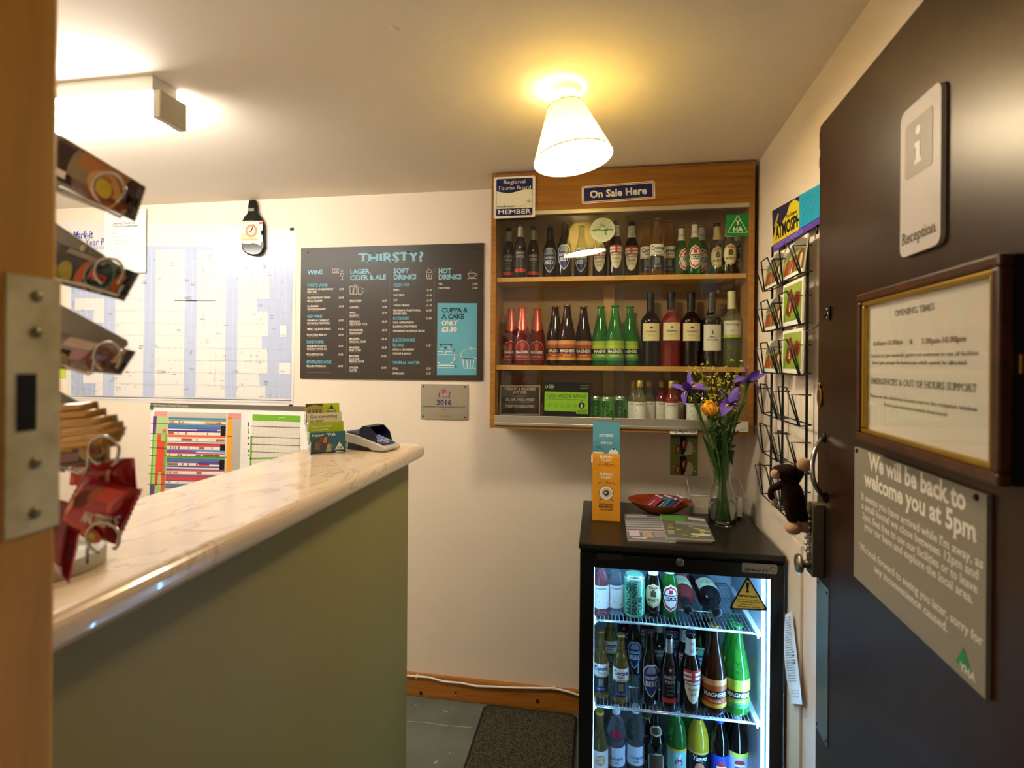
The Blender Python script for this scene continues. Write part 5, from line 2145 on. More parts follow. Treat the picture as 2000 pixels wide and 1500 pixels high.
# plaque and rating card leaning on the inside of the cabinet
wf = frame_of(at_y(1014, 812, 2.105), (1, 0, .01), (0, .10, 1))
B = Board(wf)
P = Pal(flat('plaque_dark', '1b1410', .35))
k = MB()
k.M = wf
q0, q1 = B.uv(975, 811), B.uv(1056, 752)
k.box((q0[0], q0[1] - .012, -.006), (q1[0], q1[1], 0))
fb = P('8a7a66', .3)
ix0, iy0, ix1, iy1 = q0[0] + .004, q0[1] + .004, q1[0] - .004, q1[1] - .004
k.line([(ix0, iy0), (ix1, iy0), (ix1, iy1), (ix0, iy1)], .0055, .0005, fb, closed=True)
cxp = (ix0 + ix1) / 2
tc_ = P('b9a692', .4)
for s, py0, py1, w in (('WEIGHTS & MEASURES', 757, 762, .125), ('ACT 1985', 764, 769, .055), ('GIN, RUM, VODKA, WHISKY', 778, 783, .118), ('THIRTY-FIVE MILLILITRES', 791, 796, .118)):
    y1_, y0_ = B.uv(1014, py0)[1], B.uv(1014, py1)[1]
    k.text(s, cxp, y0_, y1_ - y0_, .0006, tc_, w=w, bold=1, align='C', slab=True)
for py, w in ((773, .06), (775, .04), (786, .09), (789, .03), (799, .05)):
    y = B.uv(1014, py)[1]
    k.line([(cxp - w / 2, y), (cxp + w / 2, y)], .0016, .0006, P('7a6a5a', .4))
tag(k.build('measures_plaque', P.m, frame=wf), 'small dark Weights and Measures plaque with a metal border, bottom left in the cabinet', 'plaque')
wf = frame_of(at_y(1107, 818, 2.100), (1, 0, -.012), (0, .06, 1))
B = Board(wf)
P = Pal(flat('card_black', '12140f', .3))
k = MB()
k.M = wf
q0, q1 = B.uv(1060, 816), B.uv(1153, 748)
k.box((q0[0], q0[1] - .008, -.002), (q1[0], q1[1], 0))
GR = P('8fc42a', .35)
g0, g1 = B.uv(1063, 802), B.uv(1149, 767)
k.poly(rrect(g0[0], g0[1], g1[0], g1[1], .003), .0005, GR)
g2, g3 = B.uv(1125, 808), B.uv(1149, 802)
k.rect(g2[0], g2[1], g3[0], g3[1] + .002, .0005, GR)
ty1, ty0 = B.uv(1100, 770)[1], B.uv(1100, 777)[1]
dk = P('1d2a10', .35)
k.text('FOOD HYGIENE RATING', g0[0] + .007, ty0, ty1 - ty0, .0009, dk, w=g1[0] - g0[0] - .016)
yl = B.uv(1100, 780)[1]
k.line([(g0[0] + .004, yl), (g1[0] - .004, yl)], .001, .0009, dk)
for i in range(5):
    c = B.uv(1073 + i * 12.2, 791 + i * .3)
    k.ring(c[0], c[1], .0072, .001, .0009, P('4a6a1e', .35))
    k.text(str(i), c[0], c[1] - .0035, .007, .0009, P('4a6a1e', .35), align='C')
c = B.uv(1136, 792)
k.disc(c[0], c[1], .0125, .0010, dk)
k.poly([(c[0] - .004, yl), (c[0] + .004, yl), (c[0], yl - .005)], .0010, dk)
k.text('5', c[0], c[1] - .0065, .013, .0014, P('f0f2ea', .35), align='C', bold=2)
c = B.uv(1067.5, 755)
k.ring(c[0], c[1], .0050, .003, .0006, P('7fc04a', .35), a0=-4.0, a1=1.0)
for i in range(4):
    y = B.uv(1074, 751.5 + i * 2.6)[1]
    k.line([(c[0] + .011, y), (c[0] + .027 + .004 * (i % 2), y)], .0022, .0006, P('b9c4ae', .4))
    if i < 3:
        k.line([(q1[0] - .038, y), (q1[0] - .006, y)], .0015, .0006, P('8a9482', .4))
y = B.uv(1137, 806)[1]
k.text('VERY GOOD', g2[0] + .005, y, .0045, .0009, dk, w=g3[0] - g2[0] - .01)
tag(k.build('rating_card', P.m, frame=wf), 'black and lime Food Hygiene Rating 5 card in the cabinet', 'card')

# ------------------------------------------------------------------ drinks in the fridge
gt = 'drinks on the top fridge shelf'
put('mini_rose2', 1177, FS1, 0, 'small pink wine bottle at the left of the top fridge shelf', gt, base=1197, rot=.05)
put('mini_clear', 1206, FS1, 0, 'small clear wine bottle, second on the top fridge shelf', gt, base=1196, rot=.1)
put('can_cold', 1242, FS1, 0, 'pale green beer can on the top fridge shelf', gt, base=1200, top=1120, rot=-.1)
for kn, px, bs, sc, lb, ro in (('moretti', 1275, 1198, .95, 'dark beer bottle with cream oval label beside the pale green can', -.05), ('becks', 1307, 1200, .95, 'green beer bottle with red oval label on the top fridge shelf', .05)):
    p = at_z(px, bs, FS1)
    put(kn, px, FS1, 0, lb, gt, M=Matrix.Translation((p.x, p.y, FS1 + .0003)) @ Matrix.Rotation(ro, 4, 'Z') @ Matrix.Scale(sc, 4) @ Matrix.Diagonal((1.12, 1.12, 1, 1)))
for kn, px, bs, lb, ro in (('wine_rose', 1345, 1198, 'rose wine bottle lying with its neck forward, left of two in the fridge', .0), ('wine_red', 1402, 1203, 'dark wine bottle lying with its neck forward, right of two in the fridge', .03)):
    p = at_z(px, bs - 4, FS1 + .037)
    M_ = Matrix.Translation((p.x, p.y, FS1 + .0388)) @ Matrix.Rotation(ro, 4, 'Z') @ Matrix.Rotation(PI / 2, 4, 'X') @ Matrix.Translation((0, 0, -.288)) @ Matrix.Rotation(PI, 4, 'Z')
    put(kn, px, FS1, 0, lb, gt, M=M_)
gt = 'bottles on the middle fridge shelf'
for kn, px, bs, tp, lb, ro in (
    ('corona', 1178, 1356, 1228, 'amber lager bottle at the left end of the middle fridge shelf', .05), ('corona', 1217, 1366, 1236, 'amber lager bottle, second from the left in the fridge middle', .0),
    ('best', 1272, 1369, 1228, 'dark beer bottle with blue shield label in the fridge', .2), ('porter', 1311, 1378, 1231, 'black beer bottle with silver neck and red band in the fridge', .05),
    ('bombardier', 1353, 1383, 1229, 'dark ale bottle with white neck label in the fridge', .15), ('apple', 1398, 1383, 1214, 'brown cider bottle with orange label in the fridge', -.05),
    ('pear', 1443, 1384, 1214, 'green cider bottle with lime label at the right in the fridge', -.05)):
    put(kn, px, FS2, 0, lb, gt, top=tp, rot=ro, base=bs)
put('bombardier', 1341, FS2, 1.93, 'second white-necked ale bottle standing behind the front one in the fridge', gt, top=1217)
for kn, px, lb in (('pear', 1432, 'green cider bottle behind the front lime-labelled one in the fridge'), ('apple', 1389, 'brown cider bottle behind the front orange-labelled one in the fridge')):
    put(kn, px, FS2, 1.96, lb, gt)
for kn, px, lb in (('corona', 1196, 'amber lager bottle in the second fridge row between the two front amber ones'), ('best', 1243, 'dark beer bottle at the back of the fridge between the amber and blue-label bottles'), ('porter', 1291, 'black silver-necked bottle at the back between the blue-label and red-band bottles'), ('best', 1369, 'dark beer bottle at the back just right of the white-necked ale')):
    put(kn, px, FS2, 1.955, lb, gt)
for kn, px, lb in (('porter', 1222, 'black silver-necked bottle furthest back on the left of the fridge middle'), ('bombardier', 1268, 'dark ale bottle furthest back behind the blue shield one'), ('best', 1318, 'dark beer bottle furthest back behind the red-band one'), ('best', 1384, 'dark beer bottle furthest back behind the orange-label cider')):
    put(kn, px, FS2, 2.06, lb, gt)
gt = 'bottles on the fridge floor'
for kn, px, lb in (('pepsi', 1432, 'blue label cola bottle in the second row at the fridge bottom'), ('pear', 1348, 'green cider bottle in the second row at the fridge bottom'), ('root', 1267, 'dark bottle in the second row between water and dark front bottles'), ('water', 1228, 'clear water bottle in the second row between the two front waters')):
    put(kn, px, FS3, 1.985, lb, gt)
for kn, px, tp, lb, ro in (
    ('cordial', 1177, 1388, 'amber fizzy drink bottle with white label at the fridge bottom left', .1), ('water_pink', 1209, 1380, 'clear water bottle with a dark pink patch on its shoulder', .0), ('water', 1247, 1378, 'plain clear water bottle beside the one with the pink patch', .0),
    ('root', 1286, 1382, 'dark glass bottle with a sepia neck label at the fridge bottom', .0), ('lemonade', 1327, 1385, 'green lemonade bottle at the fridge bottom', .1), ('tango', 1369, 1391, 'yellow drink bottle with black label at the fridge bottom', .0),
    ('pepsi', 1411, 1398, 'cola bottle with blue label at the fridge bottom', .0), ('pepsi_diet', 1446, 1394, 'cola bottle with silver label and yellow band at the right of the fridge bottom', .0)):
    b_ = kind(kn)
    p = at_z(px, tp, FS3 + b_.h)
    put(kn, px, FS3, p.y, lb, gt, rot=ro)

# warning sticker on the fridge glass
wf = wall_frame(1460, 1160, 1.6996)
B = Board(wf)
P = Pal(flat('sticker_black', '171a1c', .35))
k = MB()
k.M = wf


def rtri(a, b2, c, r):
    pts = []
    T = [Vector(a), Vector(b2), Vector(c)]
    for i in range(3):
        p, pn, pp = T[i], T[(i + 1) % 3], T[i - 1]
        d1, d2 = (pp - p).normalized(), (pn - p).normalized()
        s0, s1 = p + d1 * r, p + d2 * r
        for j in range(5):
            t = j / 4
            pts.append(s0 * (1 - t) ** 2 + p * 2 * t * (1 - t) + s1 * t * t)
    return pts


TA, TB, TC = B.uv(1460, 1124), B.uv(1423, 1190), B.uv(1501, 1193)
k.prism(rtri(TA, TB, TC, .012), -.0002, 0, 0)
cen = (Vector(TA) + Vector(TB) + Vector(TC)) / 3
yl = P('dccb62', .35)
k.poly([cen + (p - cen) * .86 for p in rtri(TA, TB, TC, .012)], .0004, yl)
for s, x0, x1, y0, y1 in (('IMPORTANT', 1443, 1479, 1161, 1165), ('Do not block air vents', 1440, 1482, 1168.5, 1170.5), ('the warranty may be void', 1440, 1484, 1172.5, 1175), ('failure to do so', 1446, 1476, 1178, 1180), ('will void your warranty', 1440, 1485, 1182, 1184.5)):
    B.text(k, s, x0, y0, x1, y1, .0008, 0, 2 if s == 'IMPORTANT' else 1)
a, b2 = B.uv(1460, 1139), B.uv(1460, 1150)
k.poly([(a[0] - .005, a[1] - .001), (a[0] - .002, b2[1] - .003), (a[0] + .002, b2[1] - .003), (a[0] + .005, a[1] - .001), (a[0] + .003, a[1] + .003), (a[0] - .003, a[1] + .003)][::-1], .0008, 0)
q = B.uv(1460, 1155)
k.disc(q[0], q[1], .0040, .0008, 0)
tag(k.build('warning_sticker', P.m, frame=wf), 'yellow triangular IMPORTANT warning sticker on the fridge glass', 'sticker')

# ------------------------------------------------------------------ things standing on the fridge
# leaflet stand
sx0, sx1 = -.022, .083
sy = 1.925
stand = thing('leaflet_stand', 'clear acrylic leaflet stand at the left front corner of the fridge top', 'leaflet holder', ((sx0 + sx1) / 2, sy + .05, FH))
TL_ = .10     # backward lean
k = MB()
k.box((sx0, sy - .012, FH + .0004), (sx1, sy + .085, FH + .003))
k.build('base', m_acryl, parent=stand)
for yy, hh in ((0, .20), (.030, .24), (.060, .30)):
    k = MB()
    k.M = frame_of((sx0, sy + yy, FH + .003), (1, 0, 0), (0, TL_, 1))
    k.box((0, 0, -.001), (sx1 - sx0, hh * .92, .001))
    k.build('pocket_front', m_acryl, parent=stand)
for xa in (sx0, sx1 - .002):
    k = MB()
    k.M = Matrix(((0, 0, 1, xa), (1, 0, 0, sy), (0, 1, 0, FH + .003), (0, 0, 0, 1)))
    k.prism([(.001, 0), (.078, 0), (.105, .26), (.085, .29), (.055, .23), (.022, .18)], 0, .002)
    k.build('pocket_side', m_acryl, parent=stand)


def leaflet(yy, z0, h, colour, draw, label):
    wf_ = frame_of((sx0 + .003, sy + yy, FH + z0), (1, 0, 0), (0, TL_, 1))
    P = Pal(flat('leaflet_' + colour, colour, .4))
    k = MB()
    k.M = wf_
    k.box((0, 0, -.0015), (.099, h, 0))
    draw(k, P, h)
    return tag(k.build('leaflet', P.m, frame=wf_), label, 'leaflet', 'leaflets in the acrylic stand')


def clock_draw(k, P, h, top, full):
    W2 = P('f2e9d8', .4)
    BK = P('3a2a14', .4)
    k.text('BURNING', .0495, top - .016, .0085, .0005, W2, w=.046, bold=2, align='C')
    k.text('TO EAT?', .0495, top - .028, .0085, .0005, W2, w=.038, bold=2, align='C')
    cy = top - .078 if full else top - .075
    for sx in (-1, 1):
        k.ring(.0495 + sx * .020, cy + .028, .009, .0014, .0005, BK, n=14, a0=(.2 if sx > 0 else -.2 + PI * .1), a1=(PI * .9 if sx > 0 else PI))
    k.line([(.0425, cy + .034), (.0565, cy + .034)], .0014, .0005, BK)
    k.line([(.0440, cy + .040), (.055, cy + .040), (.055, cy + .034)], .0014, .0005, BK)
    if not full:
        return
    k.disc(.0495, cy, .0255, .0005, BK, 32)
    k.disc(.0495, cy, .0240, .0007, W2, 32)
    k.disc(.0495, cy, .0150, .0009, BK, 28)
    k.disc(.0495, cy, .0138, .0011, W2, 28)
    k.disc(.0495, cy, .0105, .0013, P('5a3a1e', .4), 24)
    k.disc(.047, cy + .001, .004, .0015, P('d9c9a8', .4), 14)
    k.line([(.066, cy + .003), (.071, cy + .003), (.071, cy - .003), (.066, cy - .003)], .0014, .0010, BK)
    for sx in (-1, 1):
        k.line([(.0495 + sx * .016, cy - .020), (.0495 + sx * .024, cy - .029)], .0022, .0005, BK)
    for s, y, hh, w in (('START THE DAY WITH', cy - .043, .0055, .050), ('BREAKFAST', cy - .053, .0075, .052), ('from only £4.99', cy - .061, .0045, .046)):
        k.text(s, .0495, y, hh, .0005, BK, w=w, bold=2, align='C')


def draw_blue(k, P, h):
    W2 = P('e9eef0', .4)
    k.text('HOT DRINKS', .0495, h - .055, .009, .0005, W2, w=.052, bold=2, align='C', slab=True)
    k.text('ONLY £1.00', .0495, h - .082, .008, .0005, W2, w=.042, bold=2, align='C', slab=True)
    k.line([(.02, h - .068), (.08, h - .068)], .0007, .0005, P('3a7a8a', .4))
    k.line([(.004, h - .108), (.034, h - .108), (.038, h - .100)], .0016, .0005, P('2a4a54', .4))
    for i in range(2):
        k.line([(.012, h - .098 + i * .006), (.034, h - .098 + i * .006)], .0014, .0005, P('2a4a54', .4))
    k.disc(.076, h - .118, .018, .0005, W2, 20)
    k.disc(.076, h - .100, .004, .0007, P('2a4a54', .4), 12)
    k.rect(.002, h - .130, .040, h - .112, .0005, W2)


leaflet(.066, .004, .345, '5b9db0', draw_blue, 'blue HOT DRINKS leaflet rising at the back of the acrylic stand')
leaflet(.036, .004, .232, 'e39a1c', lambda k, P, h: clock_draw(k, P, h, h, False), 'orange alarm clock leaflet in the middle pocket of the acrylic stand')
leaflet(.006, .004, .176, 'e39a1c', lambda k, P, h: clock_draw(k, P, h, h, True), 'orange breakfast leaflet with a full alarm clock in the front pocket')
leaflet(.012, .005, .184, 'd98f16', lambda k, P, h: None, 'second orange leaflet tucked right behind the front breakfast leaflet')

# wooden bowl with sweets packets
bc = Vector((.232, 2.085, FH))
bowl = thing('wooden_bowl', 'shallow orange-brown wooden bowl holding sweet packets on the fridge', 'bowl', bc)
k = MB()
pr_ = [(.030, .0005), (.045, .002), (.075, .016), (.103, .036), (.117, .047), (.119, .049), (.113, .047), (.098, .036), (.070, .019), (.040, .008), (.002, .006)]
k.M = Matrix.Translation(bc) @ Matrix.Diagonal((1, .78, 1, 1))
k.lathe(pr_, 40, cap1=False)
k.build('bowl_body', wood('bowl_wood', 'a8461a', '7e2f10', (20, 20, 30), .3), parent=bowl)
for i, (dx, dy, dz, rz, ry, col, l1) in enumerate(((-.022, -.014, .045, .5, -.55, 'a83a62', 'pink'), (.014, -.008, .043, .55, -.6, '4a7a94', 'blue'), (.030, -.012, .040, .5, -.55, '3f4a72', 'navy'), (.056, -.006, .046, .45, -.5, '8a4a5e', 'plum'))):
    fr_ = Matrix.Translation(bc + Vector((dx, dy, dz))) @ Matrix.Rotation(rz, 4, 'Z') @ Matrix.Rotation(ry, 4, 'Y')
    t = thing('sweet_packet', '%s sweet packet in the wooden bowl' % l1, 'packet', frame=fr_, group='sweet packets in the wooden bowl')
    k = MB()
    k.M = fr_
    k.grid(lambda u, v: ((u - .5) * .072, (v - .5) * .050, .0055 * math.sin(PI * u) ** .5 * math.sin(PI * v) ** .5), 10, 8)
    k.grid(lambda u, v: ((.5 - u) * .072, (v - .5) * .050, -.0055 * math.sin(PI * u) ** .5 * math.sin(PI * v) ** .5), 10, 8)
    k.build('packet_body', mat('packet_' + col, col, .22, coat=.4), parent=t)
    P = Pal(flat('packet_light', 'd9d2d6', .3))
    k = MB()
    k.M = fr_
    k.grid(lambda u, v: (.026 + u * .006, (v - .5) * .044, .0050), 2, 2)
    k.grid(lambda u, v: (-.030 + u * .032, -.012 + v * .006, .0074), 2, 2)
    k.build('packet_print', P.m, parent=t)

# magazines
def magazine(corners_px, z, th, cover, label, prints):
    c = [at_z(x, y, z + th) for x, y in corners_px]       # front-left, front-right, back-right, back-left
    t = thing('magazine', label, 'magazine', (sum(p.x for p in c) / 4, sum(p.y for p in c) / 4, z), group='magazines on the fridge')
    k = MB()
    k.prism([(p.x, p.y) for p in c], z + .0003, z + th - .0006)
    k.build('pages', mat('page_edge', 'cfc8ba', .6), parent=t)
    P = Pal(mat('cover_' + cover, cover, .25, coat=.4))
    k = MB()

    def bil(u, v):
        a = c[0].lerp(c[1], u)
        b2 = c[3].lerp(c[2], u)
        return a.lerp(b2, v)
    k.prism([(p.x, p.y) for p in c], z + th - .0006, z + th)
    for i, (u0, v0, u1, v1, col) in enumerate(prints):
        q = [bil(u0, v0), bil(u1, v0), bil(u1, v1), bil(u0, v1)]
        k.poly([(p.x, p.y) for p in q], z + th + .0002 + i * .00003, P(col, .25))
    k.build('cover', P.m, parent=t)
    return t


rr = random.Random(21)
pa = [(0, i / 11, 1, i / 11 + rr.uniform(.02, .06), rr.choice(('8f949a', 'a9adb0', '6a6e74', 'b4b2ac'))) for i in range(3, 11)] + [(.05, .10, .28, .30, 'c4b4c9'), (.34, .06, .56, .26, 'b09a86'), (.60, .08, .82, .28, '9c8a9c'), (.05, .86, .6, .93, 'b9bdb4'), (.1, .02, .4, .06, 'c9c4b8')]
magazine([(1226, 1052), (1320, 1056), (1290, 1003), (1219, 1003)], FH, .007, '7a7c80', 'grey leaflet magazine, left of two fanned on the fridge', pa)
pb_ = [(.0, .68, .55, .95, '5f9a3a'), (.3, .55, 1, .68, '8f8fa0'), (.62, .82, .98, .93, 'c9c9c6')] + [(rr.uniform(0, .7), rr.uniform(.02, .45), 0, 0, '') for i in range(0)]
for i in range(26):
    u, v = rr.uniform(0, .85), rr.uniform(.03, .5)
    pb_.append((u, v, u + rr.uniform(.05, .16), v + rr.uniform(.02, .06), rr.choice(('b0a848', '7c7a52', '9aa04a', 'c4bf86', '5f6440', 'a9a58a'))))
pb_.append((.55, .12, .95, .20, 'cfc9b4'))
magazine([(1302, 1049), (1396, 1054), (1376, 1012), (1288, 1000)], FH + .0078, .006, '6f7064', 'green and grey magazine lying over the right side of the other', pb_)
magazine([(1300, 1053), (1392, 1056), (1372, 1018), (1292, 1006)], FH, .0072, '8a8c8a', 'magazine peeking out below the green one, nearest the vase', [(.1, .1, .9, .3, 'b0aca4')])

# clear box with a label, behind the vase
k = MB()
bx0, bx1, by0, by1 = .346, .545, 2.085, 2.205
box = thing('acrylic_box', 'clear acrylic box of papers behind the flower vase', 'box', ((bx0 + bx1) / 2, (by0 + by1) / 2, FH))
zt = FH + .118
for a, b2, nm in (((bx0, by0, FH + .0004), (bx1, by0 + .0025, zt - .045), 'box_front'), ((bx0, by1 - .0025, FH + .0004), (bx1, by1, zt), 'box_back'), ((bx0, by0, FH + .0004), (bx0 + .0025, by1, zt - .02), 'box_side'), ((bx1 - .0025, by0, FH + .0004), (bx1, by1, zt - .02), 'box_side')):
    k = MB()
    k.box(a, b2)
    k.build(nm, m_acryl, parent=box)
    k = MB()
m_edgeg = mat('acrylic_edge', 'cfd6d2', .15, trans=.3)
k.tube([(bx0, by0, zt - .045), (bx0 + .002, by0 + .04, zt - .042), (bx0, by1 - .05, zt - .018), (bx0, by1, zt), (bx1, by1, zt), (bx1, by1 - .05, zt - .018), (bx1, by0, zt - .045)], .0022, 6, closed=False)
k.build('box_rim', m_edgeg, parent=box)
k = MB()
k.tube([(bx0, by0, zt - .045), (bx1, by0, zt - .045)], .0018, 6)
k.build('front_rim', m_edgeg, parent=box)
P = Pal(flat('label_beige', 'b5ab96', .5))
wf = frame_of((bx0 + .004, by0 - .0012, FH + .006), (1, 0, 0), (0, 0, 1))
k = MB()
k.M = wf
k.rect(0, 0, .058, .062, 0, 0)
k.text('knu', .014, .022, .013, .0004, P('d9d2c2', .5), bold=1)
k.build('front_label', P.m, parent=box)
for i in range(5):
    fr_ = frame_of((bx0 + .075 + i * .0225, by0 + .008 + i * .003, FH + .004), (1, -.15, 0), (0, .12, 1))
    k = MB()
    k.M = fr_
    k.box((0, 0, 0), (.018, .066 + .006 * (i % 2), .05))
    k.build('papers', flat('papers_' + ('d5cfc4', 'c4c4bc', 'dcd6c8', 'b9b4a6', 'e2ddd2')[i], ('d5cfc4', 'c4c4bc', 'dcd6c8', 'b9b4a6', 'e2ddd2')[i], .6), parent=box)

# photo magnets stuck below the cabinet
wf = frame_of(at_y(1337, 929, D - .003), (1, 0, 0), (0, 0, 1))
B = Board(wf)
P = Pal(flat('magnet_green', '7f8a3a', .3))
k = MB()
k.M = wf
q0, q1 = B.uv(1309, 928), B.uv(1363, 851)
k.box((q0[0], q0[1], -.0015), (q1[0], q1[1], 0))
W_, H_ = q1[0] - q0[0], q1[1] - q0[1]
for j in range(2):
    b0 = q0[1] + j * H_ / 2
    hh = H_ / 2
    L = lambda pts, z, c: k.poly([(q0[0] + x * W_, b0 + y * hh) for x, y in pts], z, P(c, .3))
    if j == 1:
        L([(0, .86), (1, .86), (1, 1), (0, 1)], .0004, '4a5236')
    L([(0, .40), (.35, .42), (.35, .46), (0, .46)], .0005, '9aa24e')
    L([(.50, .08), (.62, .02), (.80, .08), (.84, .35), (.80, .60), (.68, .70), (.56, .55)], .0005, 'cfc6b4')
    L([(.34, .95), (.50, 1.0 if j == 0 else .98), (.60, .90), (.62, .60), (.58, .30), (.50, .08), (.40, .04), (.38, .30), (.36, .60)], .0007, '1a1210')
    L([(.42, .72), (.56, .80), (.62, .66), (.58, .36), (.50, .26), (.44, .40)], .0009, '8a3a26')
    L([(.46, .66), (.52, .70), (.50, .48), (.46, .44)], .0011, 'd9b0a0')
    L([(.20, .50), (.30, .56), (.36, .44), (.34, .16), (.26, .04), (.18, .14)], .0006, '9a4428')
    L([(.25, .40), (.29, .42), (.28, .18), (.25, .14)], .0008, 'e0c9b4')
    L([(.86, .26), (.92, .28), (.92, .22), (.86, .20)], .0006, 'e4e4d0')
k.build
tag(k.build('photo_magnets', P.m, frame=wf), 'pair of pony photo magnets on the wall under the Fudge Magnets label', 'magnet')

# ------------------------------------------------------------------ vase of flowers
vc = at_z(1411, 1030, FH)
vc.y += .045
vc.x = at_y(1411, 1000, vc.y).x
VH = at_y(1411, 880, vc.y).z - FH
vase = thing('glass_vase', 'clear glass carafe vase of irises and a tulip on the fridge', 'vase', (vc.x, vc.y, FH))
k = MB()
R0 = .0475
vp = [(.006, .001), (R0 * .90, .0008), (R0, .010), (R0, .06), (R0 * .96, .085), (R0 * .80, .115), (R0 * .62, .140), (R0 * .56, .158), (R0 * .58, .178), (R0 * .68, .205), (R0 * .80, VH)]
inner = [(r - .0028, z + (.004 if i < 2 else 0)) for i, (r, z) in enumerate(vp)][::-1]
inner[-1] = (.002, .006)
k.lathe([(r, FH + z) for r, z in smooth_prof(vp)] + [(r, FH + z) for r, z in inner], 36, c=(vc.x, vc.y, 0), cap0=True, cap1=False)
k.build('vase_body', mat('vase_glass', 'f4f8f2', .02, trans=1.0, ior=1.35), parent=vase)
k = MB()
k.lathe([(.002, FH + .007), (R0 - .0045, FH + .008), (R0 - .004, FH + .060), (R0 - .005, FH + .080), (.002, FH + .0805)], 32, c=(vc.x, vc.y, 0), cap0=False, cap1=False)
k.build('water', mat('water', 'eef4ea', .0, trans=1.0, ior=1.2), parent=vase)

m_stem = mat('stem_green', '4f7a2a', .5, noise=(30, '35601c', .3, .7))
m_leaf = mat('leaf_green', '3f6e26', .5, noise=(20, '2a5018', .3, .7))
m_iris = mat('iris_purple', '7a58bc', .6, noise=(40, '5d42a4', .3, .7))
m_irisy = mat('iris_yellow', 'd9b23a', .6)
m_tulip = mat('tulip_orange', 'f5ac1c', .5, noise=(25, 'fac438', .3, .7))
m_sprig = mat('sprig_yellow', 'cfc03e', .7)


def bez(p0, p1, p2, n=12):
    return [p0.lerp(p1, i / n).lerp(p1.lerp(p2, i / n), i / n) for i in range(n + 1)]


def stem_path(px, py, Y, ang, rin=.022):
    top = at_y(px, py, Y)
    foot = Vector((vc.x + rin * math.cos(ang), vc.y + rin * .6 * math.sin(ang), FH + .012))
    neck = Vector((vc.x + (top.x - vc.x) * .16, vc.y + (top.y - vc.y) * .16, FH + .158))
    neck.x += (foot.x - vc.x) * -.3
    a = [foot.lerp(neck, i / 8) for i in range(8)]
    mid = neck + (neck - foot) * .45 + Vector(((top.x - neck.x) * .25, 0, (top.z - neck.z) * .2))
    return a + bez(neck, mid, top, 14), top


def petal(k, base, d, up, L, w, curl, mi=0, n=8, cup=.25):
    """a petal from base along d, curling along up"""
    d, up = d.normalized(), up.normalized()
    side = d.cross(up).normalized()

    def fn(u, v):
        a = (u - .5) * 2
        t = v
        ww = w * (math.sin(PI * min(1, .12 + t * .86)) ** .7)
        p = base + d * (L * t * math.cos(curl * t * .6)) + up * (L * t * math.sin(curl * t)) + side * (a * ww) + up * (cup * ww * a * a)
        return p
    k.grid(fn, 6, n, mi)


def iris(px, py, Y, ang, label, lean, stem_r=.0042):
    path, top = stem_path(px, py, Y, ang)
    t = thing('iris', label, 'flower', path[0], group='irises in the vase')
    k = MB()
    k.tube(path, stem_r, 8, radii=[stem_r * (1 if i < len(path) - 4 else 1.35) for i in range(len(path))])
    k.build('stem', m_stem, parent=t)
    ax = (path[-1] - path[-4]).normalized()
    ax = (ax + Vector(lean)).normalized()
    e1 = ax.cross(Vector((0, 1, .2))).normalized()
    e2 = ax.cross(e1)
    for i in range(3):
        a = 2 * PI * i / 3 + ang
        rad_ = e1 * math.cos(a) + e2 * math.sin(a)
        k = MB()
        petal(k, top, rad_ + ax * .55, -ax, .066, .020, .9, cup=-.2)
        o = k.build('fall_petal', m_iris, parent=t)
        k = MB()
        petal(k, top + ax * .002 + rad_ * .004, rad_ + ax * .62, -ax, .034, .0035, .6, cup=-.2)
        k.M = None
        kk = MB()
        kk.v = [tuple(Vector(p) + ax * .0016) for p in k.v]
        kk.f, kk.m, kk.sm = k.f, k.m, k.sm
        kk.build('petal_blaze', m_irisy, parent=o)
        a += PI / 3
        rad_ = e1 * math.cos(a) + e2 * math.sin(a)
        k = MB()
        petal(k, top, ax + rad_ * .35, rad_, .056, .014, .5, cup=.4)
        k.build('standard_petal', m_iris, parent=t)
    k = MB()
    lf = top - (path[-1] - path[-5]) * 1.2
    petal(k, lf, (path[-1] - path[-5]) + Vector((.004, 0, 0)), Vector((-1 if px < 1400 else 1, 0, .2)), .075, .006, .15)
    k.build('sheath_leaf', m_leaf, parent=t)
    return t


iris(1348, 762, 1.91, 2.6, 'purple iris reaching out at the left of the vase', (-.5, 0, .1))
iris(1462, 745, 1.93, .4, 'purple iris reaching high at the right towards the wall', (.35, 0, .2))
iris(1424, 790, 1.885, 5.2, 'purple iris in the middle of the bunch beside the orange tulip', (.12, -.1, .2))
# tulip
path, top = stem_path(1386, 810, 1.865, 4.2)
tu = thing('tulip', 'open orange-yellow tulip leaning to the front left of the bunch', 'flower', path[0])
k = MB()
k.tube(path, .0036, 8)
k.build('stem', m_stem, parent=tu)
ax = Vector((-.12, -.35, 1)).normalized()
e1 = ax.cross(Vector((0, 1, 0))).normalized()
e2 = ax.cross(e1)
for ring_, (nn, LL, ww, out) in enumerate(((6, .062, .028, 1.25), (6, .058, .025, .8), (5, .050, .020, .35))):
    for i in range(nn):
        a = 2 * PI * i / nn + ring_ * .5
        rad_ = e1 * math.cos(a) + e2 * math.sin(a)
        k = MB()
        petal(k, top, ax + rad_ * out, -rad_ + ax * .2, LL, ww, .55, cup=.45)
        k.build('petal', m_tulip, parent=tu)
